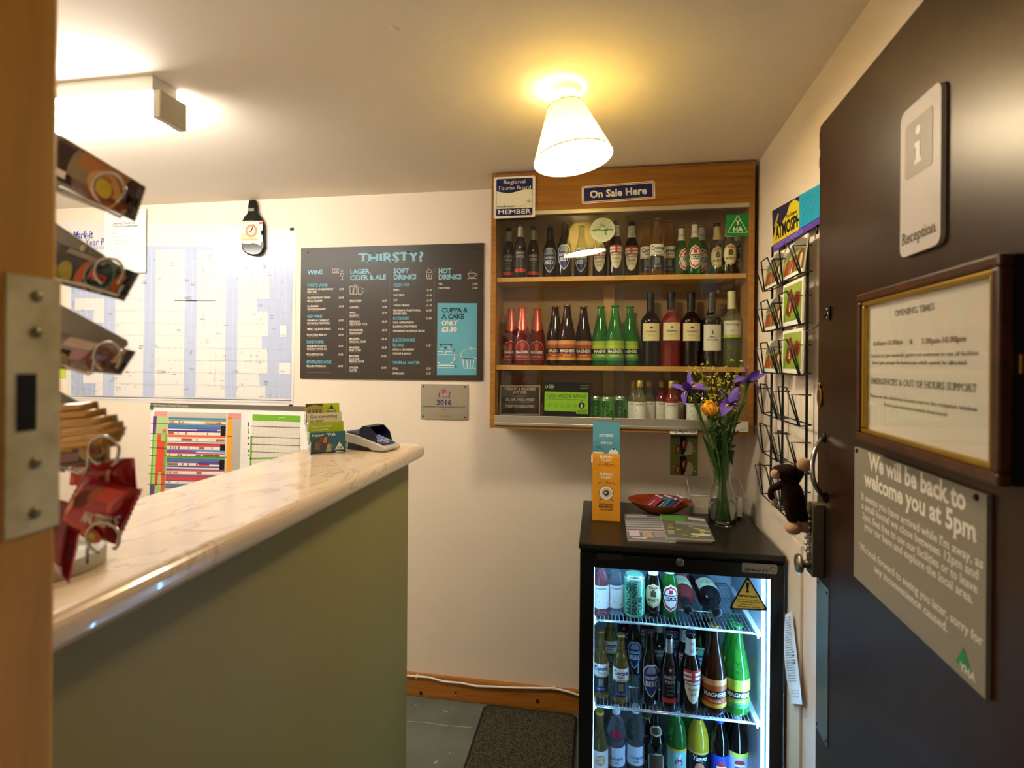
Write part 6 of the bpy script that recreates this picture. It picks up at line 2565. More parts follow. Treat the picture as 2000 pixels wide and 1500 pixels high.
# leaves and fine yellow sprigs
for i, (px, py, Y, w, lb) in enumerate(((1440, 800, 1.92, .008, 'right'), (1372, 850, 1.87, .009, 'left'), (1414, 850, 1.86, .012, 'front'), (1398, 860, 1.93, .012, 'back'))):
    path, top = stem_path(px, py, Y, 1.5 * i)
    t = thing('leaf_stalk', 'broad green leaf stalk on the %s side of the vase' % lb, 'leaf', path[0], group='leaves in the vase')
    k = MB()
    n = len(path)

    def lfn(u, v, path=path, n=n, w=w):
        q = v * (n - 1)
        j = min(int(q), n - 2)
        p = path[j].lerp(path[j + 1], q - j)
        ww = w * (.35 + .65 * math.sin(PI * min(1, v * 1.02)) ** .6) if v > .35 else w * .4
        if v > .97:
            ww *= .4
        return p + Vector(((u - .5) * 2 * ww, abs(u - .5) * ww, 0))
    k.grid(lfn, 4, 26)
    k.build('leaf_blade', m_leaf, parent=t)
rr = random.Random(31)
spr = [(1352, 735, 1.95), (1370, 722, 1.97), (1388, 728, 1.94), (1405, 735, 1.96), (1420, 722, 1.97), (1440, 718, 1.96), (1452, 726, 1.95), (1434, 745, 1.93), (1378, 752, 1.93), (1412, 760, 1.94)]
for i, (px, py, Y) in enumerate(spr):
    path, top = stem_path(px, py, Y, rr.uniform(0, 6.2), .026)
    lab = ('leftmost', 'second from left', 'third from left', 'fourth from left', 'tall middle', 'tall right', 'rightmost', 'low right', 'low left', 'central low')[i]
    t = thing('yellow_sprig', '%s airy sprig of tiny yellow flowers in the bunch' % lab, 'flower', path[0], group='yellow filler sprigs in the vase')
    k = MB()
    k.tube(path, .0011, 5)
    fl_ = MB()
    for b_i in range(20):
        j = rr.randint(len(path) - 7, len(path) - 1)
        p0 = path[j]
        d = Vector((rr.uniform(-1, 1), rr.uniform(-.6, .6), rr.uniform(.1, 1))).normalized()
        L = rr.uniform(.012, .036)
        p1 = p0 + d * L
        k.tube([p0, p0.lerp(p1, .5) + Vector((0, 0, .002)), p1], .0006, 4)
        for q in range(4):
            fl_.ball(p1 + Vector((rr.uniform(-.005, .005), rr.uniform(-.005, .005), rr.uniform(-.004, .006))), rr.uniform(.0014, .0030), 0, 6, 4)
    k.build('stem', m_stem, parent=t)
    fo = fl_.build('tiny_flowers', m_sprig, parent=t)
    fo['kind'] = 'stuff'
# dark leafy clump in the neck of the bunch
rr = random.Random(5)
t = thing('foliage_sprig', 'dark green leafy filler in the heart of the bunch', 'foliage', (vc.x, vc.y, FH + .15))
path, top = stem_path(1408, 818, 1.90, 2.0)
k = MB()
k.tube(path, .002, 6)
k.build('stem', m_stem, parent=t)
k = MB()
for i in range(95):
    j = rr.randint(12, len(path) - 1)
    p = path[j] + Vector((rr.uniform(-.03, .03), rr.uniform(-.02, .02), rr.uniform(-.02, .02))) * (.4 + (j - 12) / 8)
    petal(k, p, Vector((rr.uniform(-1, 1), rr.uniform(-1, 1), rr.uniform(.0, 1.2))), Vector((rr.uniform(-1, 1), rr.uniform(-1, 1), .4)), rr.uniform(.018, .036), rr.uniform(.004, .008), .4)
lo = k.build('leaves', mat('dark_leaf', '2a4f1e', .55), parent=t)
lo['kind'] = 'stuff'

# ------------------------------------------------------------------ postcard rack on the right wall
RKX = .018                      # how far the rods stand off the wall
rp = Vector((wall_x(1.6) - RKX, 1.6, 0))
rn = Vector((1, KR, 0)).normalized()
ws = Vector((KR, -1, 0)).normalized()       # along the wall towards the viewer (x shrinks with KR<0)


def rk(px, py, o=0.0):
    return at_plane(px, py, rp - rn * o, rn)


m_wblack = mat('black_wire', '0f0e0d', .35, spec=.5)
rack = thing('postcard_rack', 'black wire postcard rack hung on the right wall by the door', 'rack', rk(1530, 800))
yA, yB2, yC = rk(1507, 740), rk(1529, 740), rk(1576, 740)
zT, zB = 1.825, 1.045
for p in (yA, yB2, yC):
    k = MB()
    k.tube([(p.x, p.y, zB), (p.x, p.y, zT + .02)], .0036, 8)
    k.build('upright', m_wblack, parent=rack)
k = MB()
for z in (1.80, 1.36, 1.08):
    k.tube([(yA.x, yA.y, z), (yC.x, yC.y, z)], .002, 6)
PW = (yC - yA).length / 2 + .012
tops = (526, 603, 681, 759, 834, 912)
bots = (566, 647, 728, 810, 888, 974)
row_z = []
for t_, b_ in zip(tops, bots):
    row_z.append((rk(1509, t_).z, rk(1505, b_, .014).z))
starts = (yA - ws * .006, yA + ws * (PW + .012))
dtop, dbot = .046, .026


def rloc(base, s_, z, o):
    p = base + ws * s_ - rn * o
    return Vector((p.x, p.y, z))


for zt_, zb_ in row_z:
    for st in starts:
        k = MB()
        w = PW * .98
        k.tube([rloc(st, 0, zt_, 0), rloc(st, 0, zt_, dtop), rloc(st, 0, zb_, dbot), rloc(st, w, zb_, dbot), rloc(st, w, zt_, dtop), rloc(st, w, zt_, 0)], .0022, 6)
        k.tube([rloc(st, 0, zb_, dbot), rloc(st, .0, zb_ + .004, 0), rloc(st, w, zb_ + .004, 0), rloc(st, w, zb_, dbot)], .0020, 6)
        k.tube([rloc(st, .10 * w, zb_, dbot), rloc(st, .32 * w, zt_ + .016, dtop), rloc(st, .74 * w, zt_ + .016, dtop), rloc(st, .94 * w, zb_, dbot)], .0022, 6)
        k.build('wire_pocket', m_wblack, parent=rack)
# printed header card
hp4 = [rk(1508, 412, .004), rk(1596, 363, .004), rk(1594, 441, .004), rk(1510, 493, .004)]    # top far, top near, bottom near, bottom far


def hb(u, v, o=0.0):
    p = hp4[3].lerp(hp4[2], u).lerp(hp4[0].lerp(hp4[1], u), v)
    return p - rn * o


P = Pal(flat('header_navy', '2a2348', .45))
k = MB()


def hq(pts, o, mi):
    k.add([hb(u, v, o) for u, v in pts], [tuple(range(len(pts)))], mi)


hq([(0, 0), (1.5, 0), (1.5, 1), (0, 1)], 0, 0)
k.add([hb(0, 0, -.002), hb(1.5, 0, -.002), hb(1.5, 1, -.002), hb(0, 1, -.002)], [(3, 2, 1, 0)], 0)
hq([(0, 0), (1.5, 0), (1.5, .17), (0, .17)], .0005, P('5b3fa0', .45))
YL = P('d9c32a', .45)
hq([(0, .17), (.66, .17), (.70, .55), (.66, .86), (.56, .98), (.46, .93), (.38, .72), (.20, .52), (.12, .66), (.08, .50), (.02, .35)], .0006, YL)
hq([(.05, .60), (.16, .86), (.20, .84), (.09, .56)], .0007, P('b5a428', .45))
hq([(.68, .17), (1.5, .17), (1.5, 1), (.68, 1)], .0020, P('1f9fc4', .45))
rr = random.Random(3)
for i in range(11):
    v = .24 + i * .065
    hq([(.72, v), (rr.uniform(1.0, 1.3), v), (1.2, v + .02), (.72, v + .02)], .0024, P('2a7f9f', .45))


def htext(s, u0, u1, v0, h, mi, bold=1):
    V, Fc, W = text_geo(s, bold)
    k.add([hb(u0 + vx / W * (u1 - u0), v0 + vy * h, .0014) for vx, vy in V], Fc, mi)


htext('ATMOSPHERE', .10, .92, .26, .30, P('1c1a14', .45), 2)
htext('The Original', .38, .62, .62, .08, P('3a3418', .45))
htext('POSTCARDS', .05, .75, .035, .10, P('8f7ad0', .45), 2)
k.build('header_card', P.m, parent=rack)
for u in (.5, 1.02):
    k = MB()
    a = hb(u, 0)
    k.tube([a, a - Vector((0, 0, .022))], .003, 6)
    k.build('header_clip', m_wblack, parent=rack)


def postcard(ri, ci, design, label):
    zt_, zb_ = row_z[ri]
    st = starts[ci]
    w, h = (PW * .98, .098) if design == 'hill' else (PW * .98, .118)
    U_ = ws.copy()
    p0 = rloc(st, .002, zb_ + .003, dbot - .003)
    fr_ = frame_of(p0, U_, Vector((0, 0, 1)) - rn * (-.12 if design == 'hill' else -.02))
    if (fr_.to_3x3() @ Vector((0, 0, 1))).x > 0:
        raise RuntimeError('postcard')
    P = Pal(flat('card_white', 'ece6d8', .35))
    k = MB()
    k.M = fr_
    k.box((0, 0, -.004), (w, h, 0))
    f = lambda pts, z, c: k.poly([(x * w, y * h) for x, y in pts], z, P(c, .35))
    if design == 'hill':
        k.box((0, h * .5, -.0042), (w, h * .5 + .001, -.004))
        f([(.0, .10), (1, .10), (1, .80), (0, .80)], .0003, '8aa044')
        f([(0, .62), (.30, .95), (.55, 1.02), (.80, .98), (1, .86), (1, .66), (0, .50)], .0005, '7d7468')
        f([(0, .55), (1, .72), (1, .62), (0, .46)], .0006, '9fb44e')
        f([(.02, .12), (.30, .12), (.32, .50), (.22, .56), (.10, .50)], .0007, 'a4482a')
        f([(.34, .12), (.58, .12), (.60, .52), (.48, .60), (.38, .50)], .0007, '8c3a22')
        f([(.40, .12), (.46, .12), (.46, .4)], .0009, 'd9cfa8')
        f([(.64, .12), (.97, .12), (.97, .64), (.80, .70), (.66, .56)], .0007, '6a4422')
        f([(.74, .14), (.92, .14), (.90, .56), (.80, .52)], .0009, 'd9c08a')
    else:
        f([(.06, .10), (.94, .10), (.94, .93), (.06, .93)], .0003, '7f9a34')
        f([(.06, .70), (.94, .74), (.94, .93), (.06, .93)], .0004, '93a84a')
        f([(.20, .30), (.34, .80), (.46, .84), (.56, .66), (.50, .34), (.40, .20), (.30, .22)], .0006, '7a3018')
        f([(.26, .40), (.38, .74), (.46, .70), (.42, .40)], .0008, '9c4622')
        f([(.52, .50), (.70, .74), (.86, .70), (.90, .52), (.82, .40), (.66, .36), (.56, .40)], .0007, '84371c')
        f([(.66, .46), (.76, .62), (.84, .58), (.78, .46)], .0009, '5c2412')
        f([(.36, .34), (.44, .62), (.47, .60), (.41, .32)], .0010, 'd9c4b0')
    tag(k.build('postcard', P.m, frame=fr_), label, 'postcard', 'postcards in the wire rack')


postcard(0, 0, 'hill', 'horses-under-a-grey-hill postcard in the top far pocket of the rack')
postcard(0, 1, 'hill', 'horses-under-a-grey-hill postcard in the top pocket beside the door')
postcard(1, 0, 'hill', 'horses-under-a-grey-hill postcard in the second row, far pocket')
postcard(1, 1, 'pony', 'two brown ponies on green postcard in the second row beside the door')
postcard(2, 0, 'hill', 'horses-under-a-grey-hill postcard in the third row, far pocket')
postcard(2, 1, 'pony', 'two brown ponies on green postcard in the third row beside the door')

# ------------------------------------------------------------------ trunking and paper on the right wall
pw0 = Vector((wall_x(1.6), 1.6, 0))
a, b2 = at_plane(1549, 1250, pw0, rn), at_plane(1568, 1250, pw0, rn)
k = MB()
n2 = rn * .008
k.prism([(a.x, a.y), (b2.x, b2.y), (b2.x - n2.x, b2.y - n2.y), (a.x - n2.x, a.y - n2.y)], 0, at_plane(1549, 1045, pw0, rn).z)
struct(k.build('trim_4', m_wall, bev=.002))
pp = [at_plane(x, y, pw0 - rn * .016, rn) for x, y in ((1534, 1200), (1547, 1194), (1567, 1376), (1545, 1374))]
P = Pal(flat('list_paper', 'eceae6', .5))
k = MB()


def pfn(u, v, o=0.0):
    p = pp[3].lerp(pp[2], u).lerp(pp[0].lerp(pp[1], u), v)
    return p - rn * (.010 * math.sin(PI * v) * (1 - u) + o) - Vector((0, 0, 0))


k.grid(lambda u, v: pfn(u, v), 4, 12, 0)
for i in range(26):
    v = .95 - i * .028
    k.add([pfn(.15, v, .0008), pfn(.75, v, .0008), pfn(.75, v - .010, .0008), pfn(.15, v - .010, .0008)], [(0, 1, 2, 3)], P('9aa0a6', .5))
for i, v in enumerate((.56, .52, .47, .44)):
    k.add([pfn(.6, v, .0009), pfn(.85, v, .0009), pfn(.8, v - .02, .0009)], [(0, 1, 2)], P('33363c', .5))
for i in range(3):
    for j in range(3):
        v = .15 - .035 * i
        k.add([pfn(.3 + .2 * j, v, .0008), pfn(.4 + .2 * j, v, .0008), pfn(.4 + .2 * j, v - .012, .0008), pfn(.3 + .2 * j, v - .012, .0008)], [(0, 1, 2, 3)], P('84898f', .5))
tag(k.build('paper_list', P.m), 'curling white printed list stuck on the right wall beside the fridge', 'paper')

# ------------------------------------------------------------------ soft toy hanging from the door handle
m_fur = mat('brown_plush', '1d0e06', .9, spec=.15, bump=(400, .5), noise=(60, '2c170b', .35, .7))
m_skinp = mat('beige_plush', 'c0926a', .9, spec=.15, sheen=.4, bump=(300, .4))
TY = 1.20


def tp(px, py, dy=0.0):
    return at_y(px, py, TY + dy)


toy = thing('soft_toy', 'small brown plush monkey with beige hands and feet hanging from the door handle', 'toy', tp(1552, 1040))


def skin_body(chains, name, m, parent):
    """one continuous body grown along joints: chains of (point, radius) sharing joints"""
    V, E, Rr = [], [], []
    idx = {}

    def vid(key, p, r):
        if key not in idx:
            idx[key] = len(V)
            V.append(p)
            Rr.append(r)
        return idx[key]
    for ch in chains:
        prev = None
        for key, p, r in ch:
            i = vid(key, p, r)
            if prev is not None and prev != i:
                E.append((prev, i))
            prev = i
    inv = ROOTM[parent.name].inverted()
    me = bpy.data.meshes.new(name)
    me.from_pydata([tuple(inv @ p) for p in V], E, [])
    me.materials.append(m)
    ob = bpy.data.objects.new(name, me)
    COL.objects.link(ob)
    ob.parent = parent
    ROOTM[ob.name] = ROOTM[parent.name]
    sk_ = ob.modifiers.new('skin', 'SKIN')
    sk_.use_smooth_shade = True
    for i, r in enumerate(Rr):
        me.skin_vertices[0].data[i].radius = (r, r)
    me.skin_vertices[0].data[0].use_root = True
    sb = ob.modifiers.new('sub', 'SUBSURF')
    sb.levels = 2
    sb.render_levels = 2
    return ob


Pq = tp(1556, 996)
Ch = tp(1541, 950)
Hd = tp(1532, 921, -.004)
body_ = skin_body([
    [('p', Pq, .021), ('b', tp(1549, 973), .023), ('c', Ch, .020), ('n', tp(1537, 936), .015), ('h', Hd, .029), ('h2', tp(1530, 906, -.003), .023)],
    [('c', Ch, .020), ('s1', tp(1550, 940, -.006), .012), ('e1', tp(1559, 928, -.008), .0105), ('w1', tp(1566, 915, -.008), .0095)],
    [('c', Ch, .020), ('s2', tp(1528, 946, .004), .010), ('e2', tp(1507, 955, .012), .0075), ('f2', tp(1504, 968, .014), .0065), ('w2', tp(1509, 977, .012), .006)],
    [('p', Pq, .021), ('k1', tp(1546, 1008, -.010), .0125), ('a1', tp(1547, 1022, -.012), .0115)],
    [('p', Pq, .021), ('k2', tp(1566, 1008, .002), .0125), ('a2', tp(1567, 1020, .0), .0115)],
], 'body', m_fur, toy)
for nm, c, r in (('muzzle', tp(1515, 926, -.012), (.010, .011, .0105)), ('hand', tp(1571, 908, -.009), (.0150, .0125, .0150)), ('foot', tp(1549, 1032, -.014), (.0165, .0150, .0125)), ('foot', tp(1569, 1029, -.001), (.0140, .0135, .0115)), ('hand', tp(1512, 982, .012), (.008, .007, .008))):
    k = MB()
    k.ball(c, r, 0, 18, 12)
    k.build(nm, m_skinp, parent=toy)
for dy in (-.0165, -.008):
    k = MB()
    k.ball(tp(1513, 914, dy - .004), .0022, 0, 10, 8)
    k.build('eye', m_ink, parent=toy)

# ------------------------------------------------------------------ signs on the door
# reception sign
P = Pal(flat('sign_offwhite', 'cfc4bc', .4))
BD_ = Board(DF @ Matrix.Translation((0, 0, .0065)))
_q = [BD_.uv(x, y) for x, y in ((1759, 222), (1839, 170), (1836, 468), (1758, 512))]
ru0, ru1, rv0, rv1 = (_q[0][0] + _q[3][0]) / 2, (_q[1][0] + _q[2][0]) / 2, (_q[2][1] + _q[3][1]) / 2, (_q[0][1] + _q[1][1]) / 2 + .004
fr_ = DF.copy()
fr_.translation = DF @ Vector((ru0, rv0, 0))
k = MB()
k.M = DF @ Matrix.Translation((0, 0, .0005))
k.prism(rrect(ru0, rv0, ru1, rv1, .013), 0, .006, 0)
GRY = P('a89c8c', .4)
rw_ = ru1 - ru0
gx0, gx1 = ru0 + .14 * rw_, ru1 - .18 * rw_
gy1 = rv1 - .024
gy0 = gy1 - .078
k.poly(rrect(gx0, gy0, gx1, gy1, .006), .0065, GRY)
wh = P('efe8dc', .4)
gc = (gx0 + gx1) / 2
k.disc(gc, gy1 - .018, .0065, .0069, wh, 18)
k.poly([(gc - .009, gy1 - .034), (gc + .005, gy1 - .034), (gc + .005, gy1 - .058), (gc + .009, gy1 - .058), (gc + .009, gy1 - .064), (gc - .009, gy1 - .064), (gc - .009, gy1 - .058), (gc - .005, gy1 - .058), (gc - .005, gy1 - .040), (gc - .009, gy1 - .040)][::-1], .0069, wh)
k.text('Reception', ru0 + .006, rv0 + .018, .0160, .0065, P('6f6557', .4), w=rw_ - .016, bold=1, slab=True)
sg = k.build('reception_sign', P.m, frame=fr_)
tag(sg, 'tall white Reception sign with an i symbol at the top of the dark door', 'sign')
# framed notice
CD = .036                       # depth of the notice case
DFo = DF @ Matrix.Translation((0, 0, CD))
DBo = Board(DFo)
_q = [DBo.uv(x, y) for x, y in ((1672, 580), (1951, 487), (1948, 948), (1669, 860))]
f0, f1, g0, g1 = (_q[0][0] + _q[3][0]) / 2, (_q[1][0] + _q[2][0]) / 2, (_q[2][1] + _q[3][1]) / 2, (_q[0][1] + _q[1][1]) / 2
fr_ = DF.copy()
fr_.translation = DF @ Vector((f0, g0, 0))
fn = thing('framed_notice', 'brown and gold framed opening times notice under glass on the door', 'framed notice', frame=fr_)
m_frame = wood('frame_wood', '5a2f12', '3f1f0b', (30, 30, 30), .3)
m_gold = mat('frame_gold', 'b08a2e', .3, metal=.8)
bw, gw = .0135, .007
k = MB()
k.M = DF
k.box((f0 + .001, g0 + .001, .0003), (f1 - .001, g1 - .001, CD - .014))
k.build('case_body', mat('case_shade_black', '090706', .5), parent=fn)  # near-black colour holds the shade of the case's unlit side
k = MB()
k.M = DF
for a, b2 in (((f0, g0), (f1, g0 + bw)), ((f0, g1 - bw), (f1, g1)), ((f0, g0 + bw), (f0 + bw, g1 - bw)), ((f1 - bw, g0 + bw), (f1, g1 - bw))):
    k.box((a[0], a[1], CD - .014), (b2[0], b2[1], CD))
k.build('frame', m_frame, parent=fn, bev=.003)
k = MB()
k.M = DF
i0, i1, j0, j1 = f0 + bw, f1 - bw, g0 + bw, g1 - bw
for a, b2 in (((i0, j0), (i1, j0 + gw)), ((i0, j1 - gw), (i1, j1)), ((i0, j0 + gw), (i0 + gw, j1 - gw)), ((i1 - gw, j0 + gw), (i1, j1 - gw))):
    k.box((a[0], a[1], CD - .0138), (b2[0], b2[1], CD - .003))
k.build('gold_slip', m_gold, parent=fn, bev=.002)
k = MB()
k.M = DF
gm = (g0 + g1) / 2 + .006
k.box((f1 - .0012, gm - .010, .004), (f1 + .003, gm + .010, .019))
k.build('case_lock', m_brass, parent=fn, bev=.001)
P = Pal(flat('notice_paper', 'e4dccb', .55))
k = MB()
k.M = DF
k.box((i0 + gw * .5, j0 + gw * .5, CD - .0139), (i1 - gw * .5, j1 - gw * .5, CD - .0110))
TX = P('857b6c', .55)
RD = P('8a5a4a', .55)


def dt(s, a, b2, cap, mi, z, bold=1, slab=True):
    """door lettering: baseline end points in photo pixels, cap height in metres"""
    u0, v0 = BD_.uv(*a)
    u1, v1 = BD_.uv(*b2)
    k.text(s, u0, (v0 + v1) / 2, cap, z, mi, w=u1 - u0, bold=bold, slab=slab)


zz = CD - .0106
BD_ = Board(DF @ Matrix.Translation((0, 0, zz)))
zmapd = zmap(3.125, 1560, 480)
q = lambda x, y: zmapd(x, y)
dt('OPENING TIMES', q(585, 430), q(828, 392), .0085, TX, zz)
dt('8.00am-10.00am', q(455, 612), q(635, 600), .0070, TX, zz, 1, False)
dt('&', q(675, 602), q(695, 600), .0070, TX, zz, 1, False)
dt('5.00pm-10.00pm', q(748, 604), q(1022, 578), .0070, RD, zz, 1, False)
dt('Check in is 5pm onwards, guests are welcome to use all facilities', q(436, 684), q(1100, 664), .0050, TX, zz, 1, False)
dt('from 2pm, except the bedrooms which cannot be allocated', q(450, 726), q(1025, 722), .0050, TX, zz, 1, False)
dt('EMERGENCIES & OUT OF HOURS SUPPORT', q(440, 846), q(1085, 886), .0088, TX, zz, 1, True)
dt('Please use the telephone located next to the reception window', q(436, 927), q(1088, 1006), .0050, TX, zz, 1, False)
dt('if you need assistance outside these hours', q(520, 985), q(905, 1032), .0050, TX, zz, 1, False)
k.build('notice_sheet', P.m, parent=fn)
k = MB()
k.M = DF
k.box((i0 + gw * .6, j0 + gw * .6, CD - .0078), (i1 - gw * .6, j1 - gw * .6, CD - .0064))
k.build('glazing', pane_mat('picture_glass', (.98, .98, .97), 1.0), parent=fn)
# back-at-five sign
u0, u1, v0, v1 = .205, .558, 1.0965, 1.3245
fr_ = DF.copy()
fr_.translation = DF @ Vector((u0, v0, 0))
nb = thing('back_soon_sign', 'grey sign with white We will be back to welcome you lettering on the door', 'sign', frame=fr_)
P = Pal(mat('sign_grey', '8f8674', .45, spec=.35))
k = MB()
k.M = DF
k.box((u0, v0, .0004), (u1, v1, .0055))
WH2 = P('e6dece', .45)
zm2 = zmap(2.344, 1520, 860)
q = lambda x, y: zm2(x, y)
zz = .0059
BD_ = Board(DF @ Matrix.Translation((0, 0, zz)))
dt('We will be back to', q(416, 137), q(858, 312), .0250, WH2, zz, 2)
dt('welcome you at 5pm', q(396, 208), q(906, 462), .0240, WH2, zz, 2)
dt("It seems you have arrived while I'm away, as", q(380, 268), q(938, 588), .0112, WH2, zz, 1)
dt('a small hostel we close between 12pm and', q(382, 310), q(918, 640), .0112, WH2, zz, 1)
dt('5pm. Feel free to use our facilities or to leave', q(386, 356), q(912, 704), .0112, WH2, zz, 1)
dt('your car here and explore the local area.', q(394, 402), q(892, 752), .0112, WH2, zz, 1)
dt('We look forward to seeing you later, sorry for', q(374, 500), q(934, 940), .0112, WH2, zz, 1)
dt('any inconvenience caused.', q(440, 600), q(776, 880), .0112, WH2, zz, 1)
GRN = P('2f8a4a', .45)
tri = [DB.uv(*q(838, 1012)), DB.uv(*q(918, 1090)), DB.uv(*q(876, 948))]
k.poly(tri, zz, GRN)
ub, vb = DB.uv(*q(846, 1022))
k.text('YHA', ub + .006, vb - .004, .009, zz + .0004, WH2, w=.028, bold=2)
k.build('sign_panel', P.m, parent=nb, bev=.0006)
for x, y in (((378), (48)), ((934), (262))):
    uu, vv = DB.uv(*q(x, y))
    kk = MB()
    kk.M = DF @ Matrix.Translation((uu, vv, .0055))
    kk.lathe([(.0042, 0), (.0035, .0018), (.0006, .0024)], 12)
    kk.build('screw', m_ink, parent=nb)

# ------------------------------------------------------------------ card terminal on the counter
A = at_z(751.6, 884.6, WZ)
Bq = at_z(783.5, 877.0, WZ)
Cq = at_z(689.0, 873.6, WZ)
U_ = (Bq - A).normalized()
V_ = Vector((-U_.y, U_.x, 0))
if V_.dot(Cq - A) < 0:
    V_ = -V_
TWd, TLn = (Bq - A).length, .172
fr_ = Matrix((U_, V_, Vector((0, 0, 1)))).transposed().to_4x4()
fr_.translation = A + Vector((0, 0, .0004))
term = thing('card_terminal', 'grey and blue card payment terminal at the end of the worktop', 'card terminal', frame=fr_)


def side_shape(k, prof, x0, x1, mi=0, smooth=False):
    """profile in (length, height) pulled across the width"""
    k.M = fr_ @ Matrix(((0, 0, 1, 0), (1, 0, 0, 0), (0, 1, 0, 0), (0, 0, 0, 1)))
    k.prism(prof, x0, x1, mi, smooth=smooth)


m_tgrey = mat('terminal_grey', 'bdb7a8', .35, spec=.5)
k = MB()
side_shape(k, [(.004, .002), (.150, .002), (.168, .010), (.172, .030), (.166, .044), (.150, .048), (.092, .040), (.040, .028), (.008, .016), (0, .010)], 0, TWd)
k.build('casing', m_tgrey, parent=term, bev=.004, seg=3)
for x0, x1 in ((-.0010, .002), (TWd - .002, TWd + .0010)):
    k = MB()
    side_shape(k, [(.045, .001), (.158, .001), (.163, .012), (.160, .024), (.110, .018), (.060, .010)], x0, x1)
    k.build('side_grip', m_black, parent=term)
k = MB()
side_shape(k, [(.092, .038), (.150, .046), (.156, .049), (.150, .0525), (.120, .052), (.092, .046)], .008, TWd - .008)
k.build('printer_cover', mat('printer_blue', '3a3d5c', .4), parent=term, bev=.003)
k = MB()
for x0, x1 in ((.003, .007), (TWd - .007, TWd - .003)):
    side_shape(k, [(.030, .022), (.040, .052), (.062, .070), (.084, .072), (.096, .062), (.098, .042)], x0, x1)
k.M = fr_
k.grid(lambda u, v: (.003 + u * (TWd - .006), (.098, .096, .084, .062)[min(int(v * 3 + .001), 3)], (.042, .062, .072, .070)[min(int(v * 3 + .001), 3)]), 1, 3, 0)
k.build('keypad_hood', mat('hood_navy', '141a34', .3), parent=term)
k = MB()
k.M = fr_
k.grid(lambda u, v: (.009 + u * (TWd - .018), .012 + v * .076, .0195 + v * .022), 2, 2)
k.build('keypad_plate', mat('keypad_blue', '24409a', .3), parent=term)
for r_ in range(5):
    for c_ in range(3):
        k = MB()
        y = .020 + r_ * .0115
        z = .0195 + (y - .012) / .076 * .022
        x = .016 + c_ * .0185
        k.M = fr_ @ Matrix.Translation((x, y, z)) @ Matrix.Rotation(.28, 4, 'X')
        k.box((0, 0, 0), (.013, .0072, .0028))
        k.build('key', flat('key_' + ('c43a4a', 'd9a83a', '2f9a5a')[c_], ('c43a4a', 'd9a83a', '2f9a5a')[c_], .4) if r_ == 0 else flat('key_pale', 'a9b9e6', .4), parent=term, bev=.0008)

# ------------------------------------------------------------------ tiered card holder
A = at_z(607, 890.5, WZ)
Bq = at_z(676, 885, WZ)
U_ = (Bq - A).normalized()
V_ = Vector((-U_.y, U_.x, 0))
CWd = (Bq - A).length
hm = Matrix((U_, V_, Vector((0, 0, 1)))).transposed().to_4x4()
hm.translation = A + Vector((0, 0, .0004))
hold = thing('card_holder', 'four-tier clear plastic card holder on the worktop', 'card holder', frame=hm)
k = MB()
k.M = hm
k.box((-.002, -.004, 0), (CWd + .004, .105, .0022))
k.build('base', m_acryl, parent=hold)
for i in range(4):
    k = MB()
    k.M = hm @ Matrix.Translation((0, .026 * i, .025 * i + .002))
    k.box((-.002, -.004, 0), (CWd + .004, -.0025, .022))
    k.box((-.002, -.004, 0), (-.0005, .020, .035))
    k.box((CWd + .0025, -.004, 0), (CWd + .004, .020, .035))
    k.box((-.002, .018, -.020 if i else 0), (CWd + .004, .0195, .030))
    k.build('tier', m_acryl, parent=hold)
    k = MB()
    k.M = hm @ Matrix.Translation((0, .026 * i, .025 * i + .002))
    k.tube([(-.0012, -.0035, .036), (-.0012, -.0035, 0), (CWd + .003, -.0035, 0), (CWd + .003, -.0035, .036)], .0009, 5)
    k.build('tier_edge', m_edgeg, parent=hold)


def hcard(i, draw, label, col):
    fr2 = hm @ Matrix.Translation((0, .026 * i + .004, .025 * i + .003)) @ Matrix.Rotation(PI / 2 - .12, 4, 'X')
    P = Pal(flat('holder_card_' + col, col, .4))
    k = MB()
    k.M = fr2
    k.box((0, 0, -.004), (CWd, .060, 0))
    draw(k, P)
    tag(k.build('leaflet_card', P.m, frame=fr2), label, 'card', 'cards in the tiered holder')


def ht(k, s, x, y, h, w, mi, bold=1):
    k.text(s, x, y, h, .0005, mi, w=w, bold=bold)


def d_support(k, P):
    W_ = CWd
    for pts, c, z in (([(.0, 0), (.62, 0), (.60, .020), (.45, .036), (.30, .046), (.12, .040), (0, .022)], '4a4438', .0003), ([(.16, .02), (.30, .05), (.34, .044), (.30, .022)], '7a4a34', .0004), ([(.34, .028), (.40, .050), (.47, .046), (.46, .030)], 'b5724e', .0005), ([(.33, .048), (.40, .054), (.48, .048), (.46, .046), (.36, .046)], '5a3a24', .0006),
                      ([(.42, .004), (.48, .026), (.56, .026), (.60, .004)], 'a59a7c', .0005), ([(.10, .012), (.16, .034), (.24, .030), (.26, .010)], '6b6a58', .0005), ([(.58, .006), (.64, .020), (.60, .026), (.56, .020)], '9a6a44', .0006), ([(0, 0), (1, 0), (1, .005), (0, .005)], '2c2a26', .0004)):
        k.poly([(x * W_, y) for x, y in pts], z, P(c, .4))
    wt_ = P('dfe4e0', .4)
    ht(k, 'Support', .004, .049, .0062, .038, wt_)
    ht(k, 'YHA', .046, .049, .0070, .022, wt_, 2)
    k.poly([(.68 * W_, .008), (.96 * W_, .008), (.82 * W_, .030)], .0006, wt_)
    k.text('YHA', .82 * W_, .0105, .006, .0009, 0, w=.014, bold=2, align='C')
    k.rect(.70 * W_, .001, .94 * W_, .0035, .0006, wt_)


def d_lime(k, P):
    wt_ = P('e4ebc0', .4)
    ht(k, 'Stay connected', .007, .046, .0058, .055, wt_)
    ht(k, 'and stay free', .007, .0365, .0058, .048, wt_)


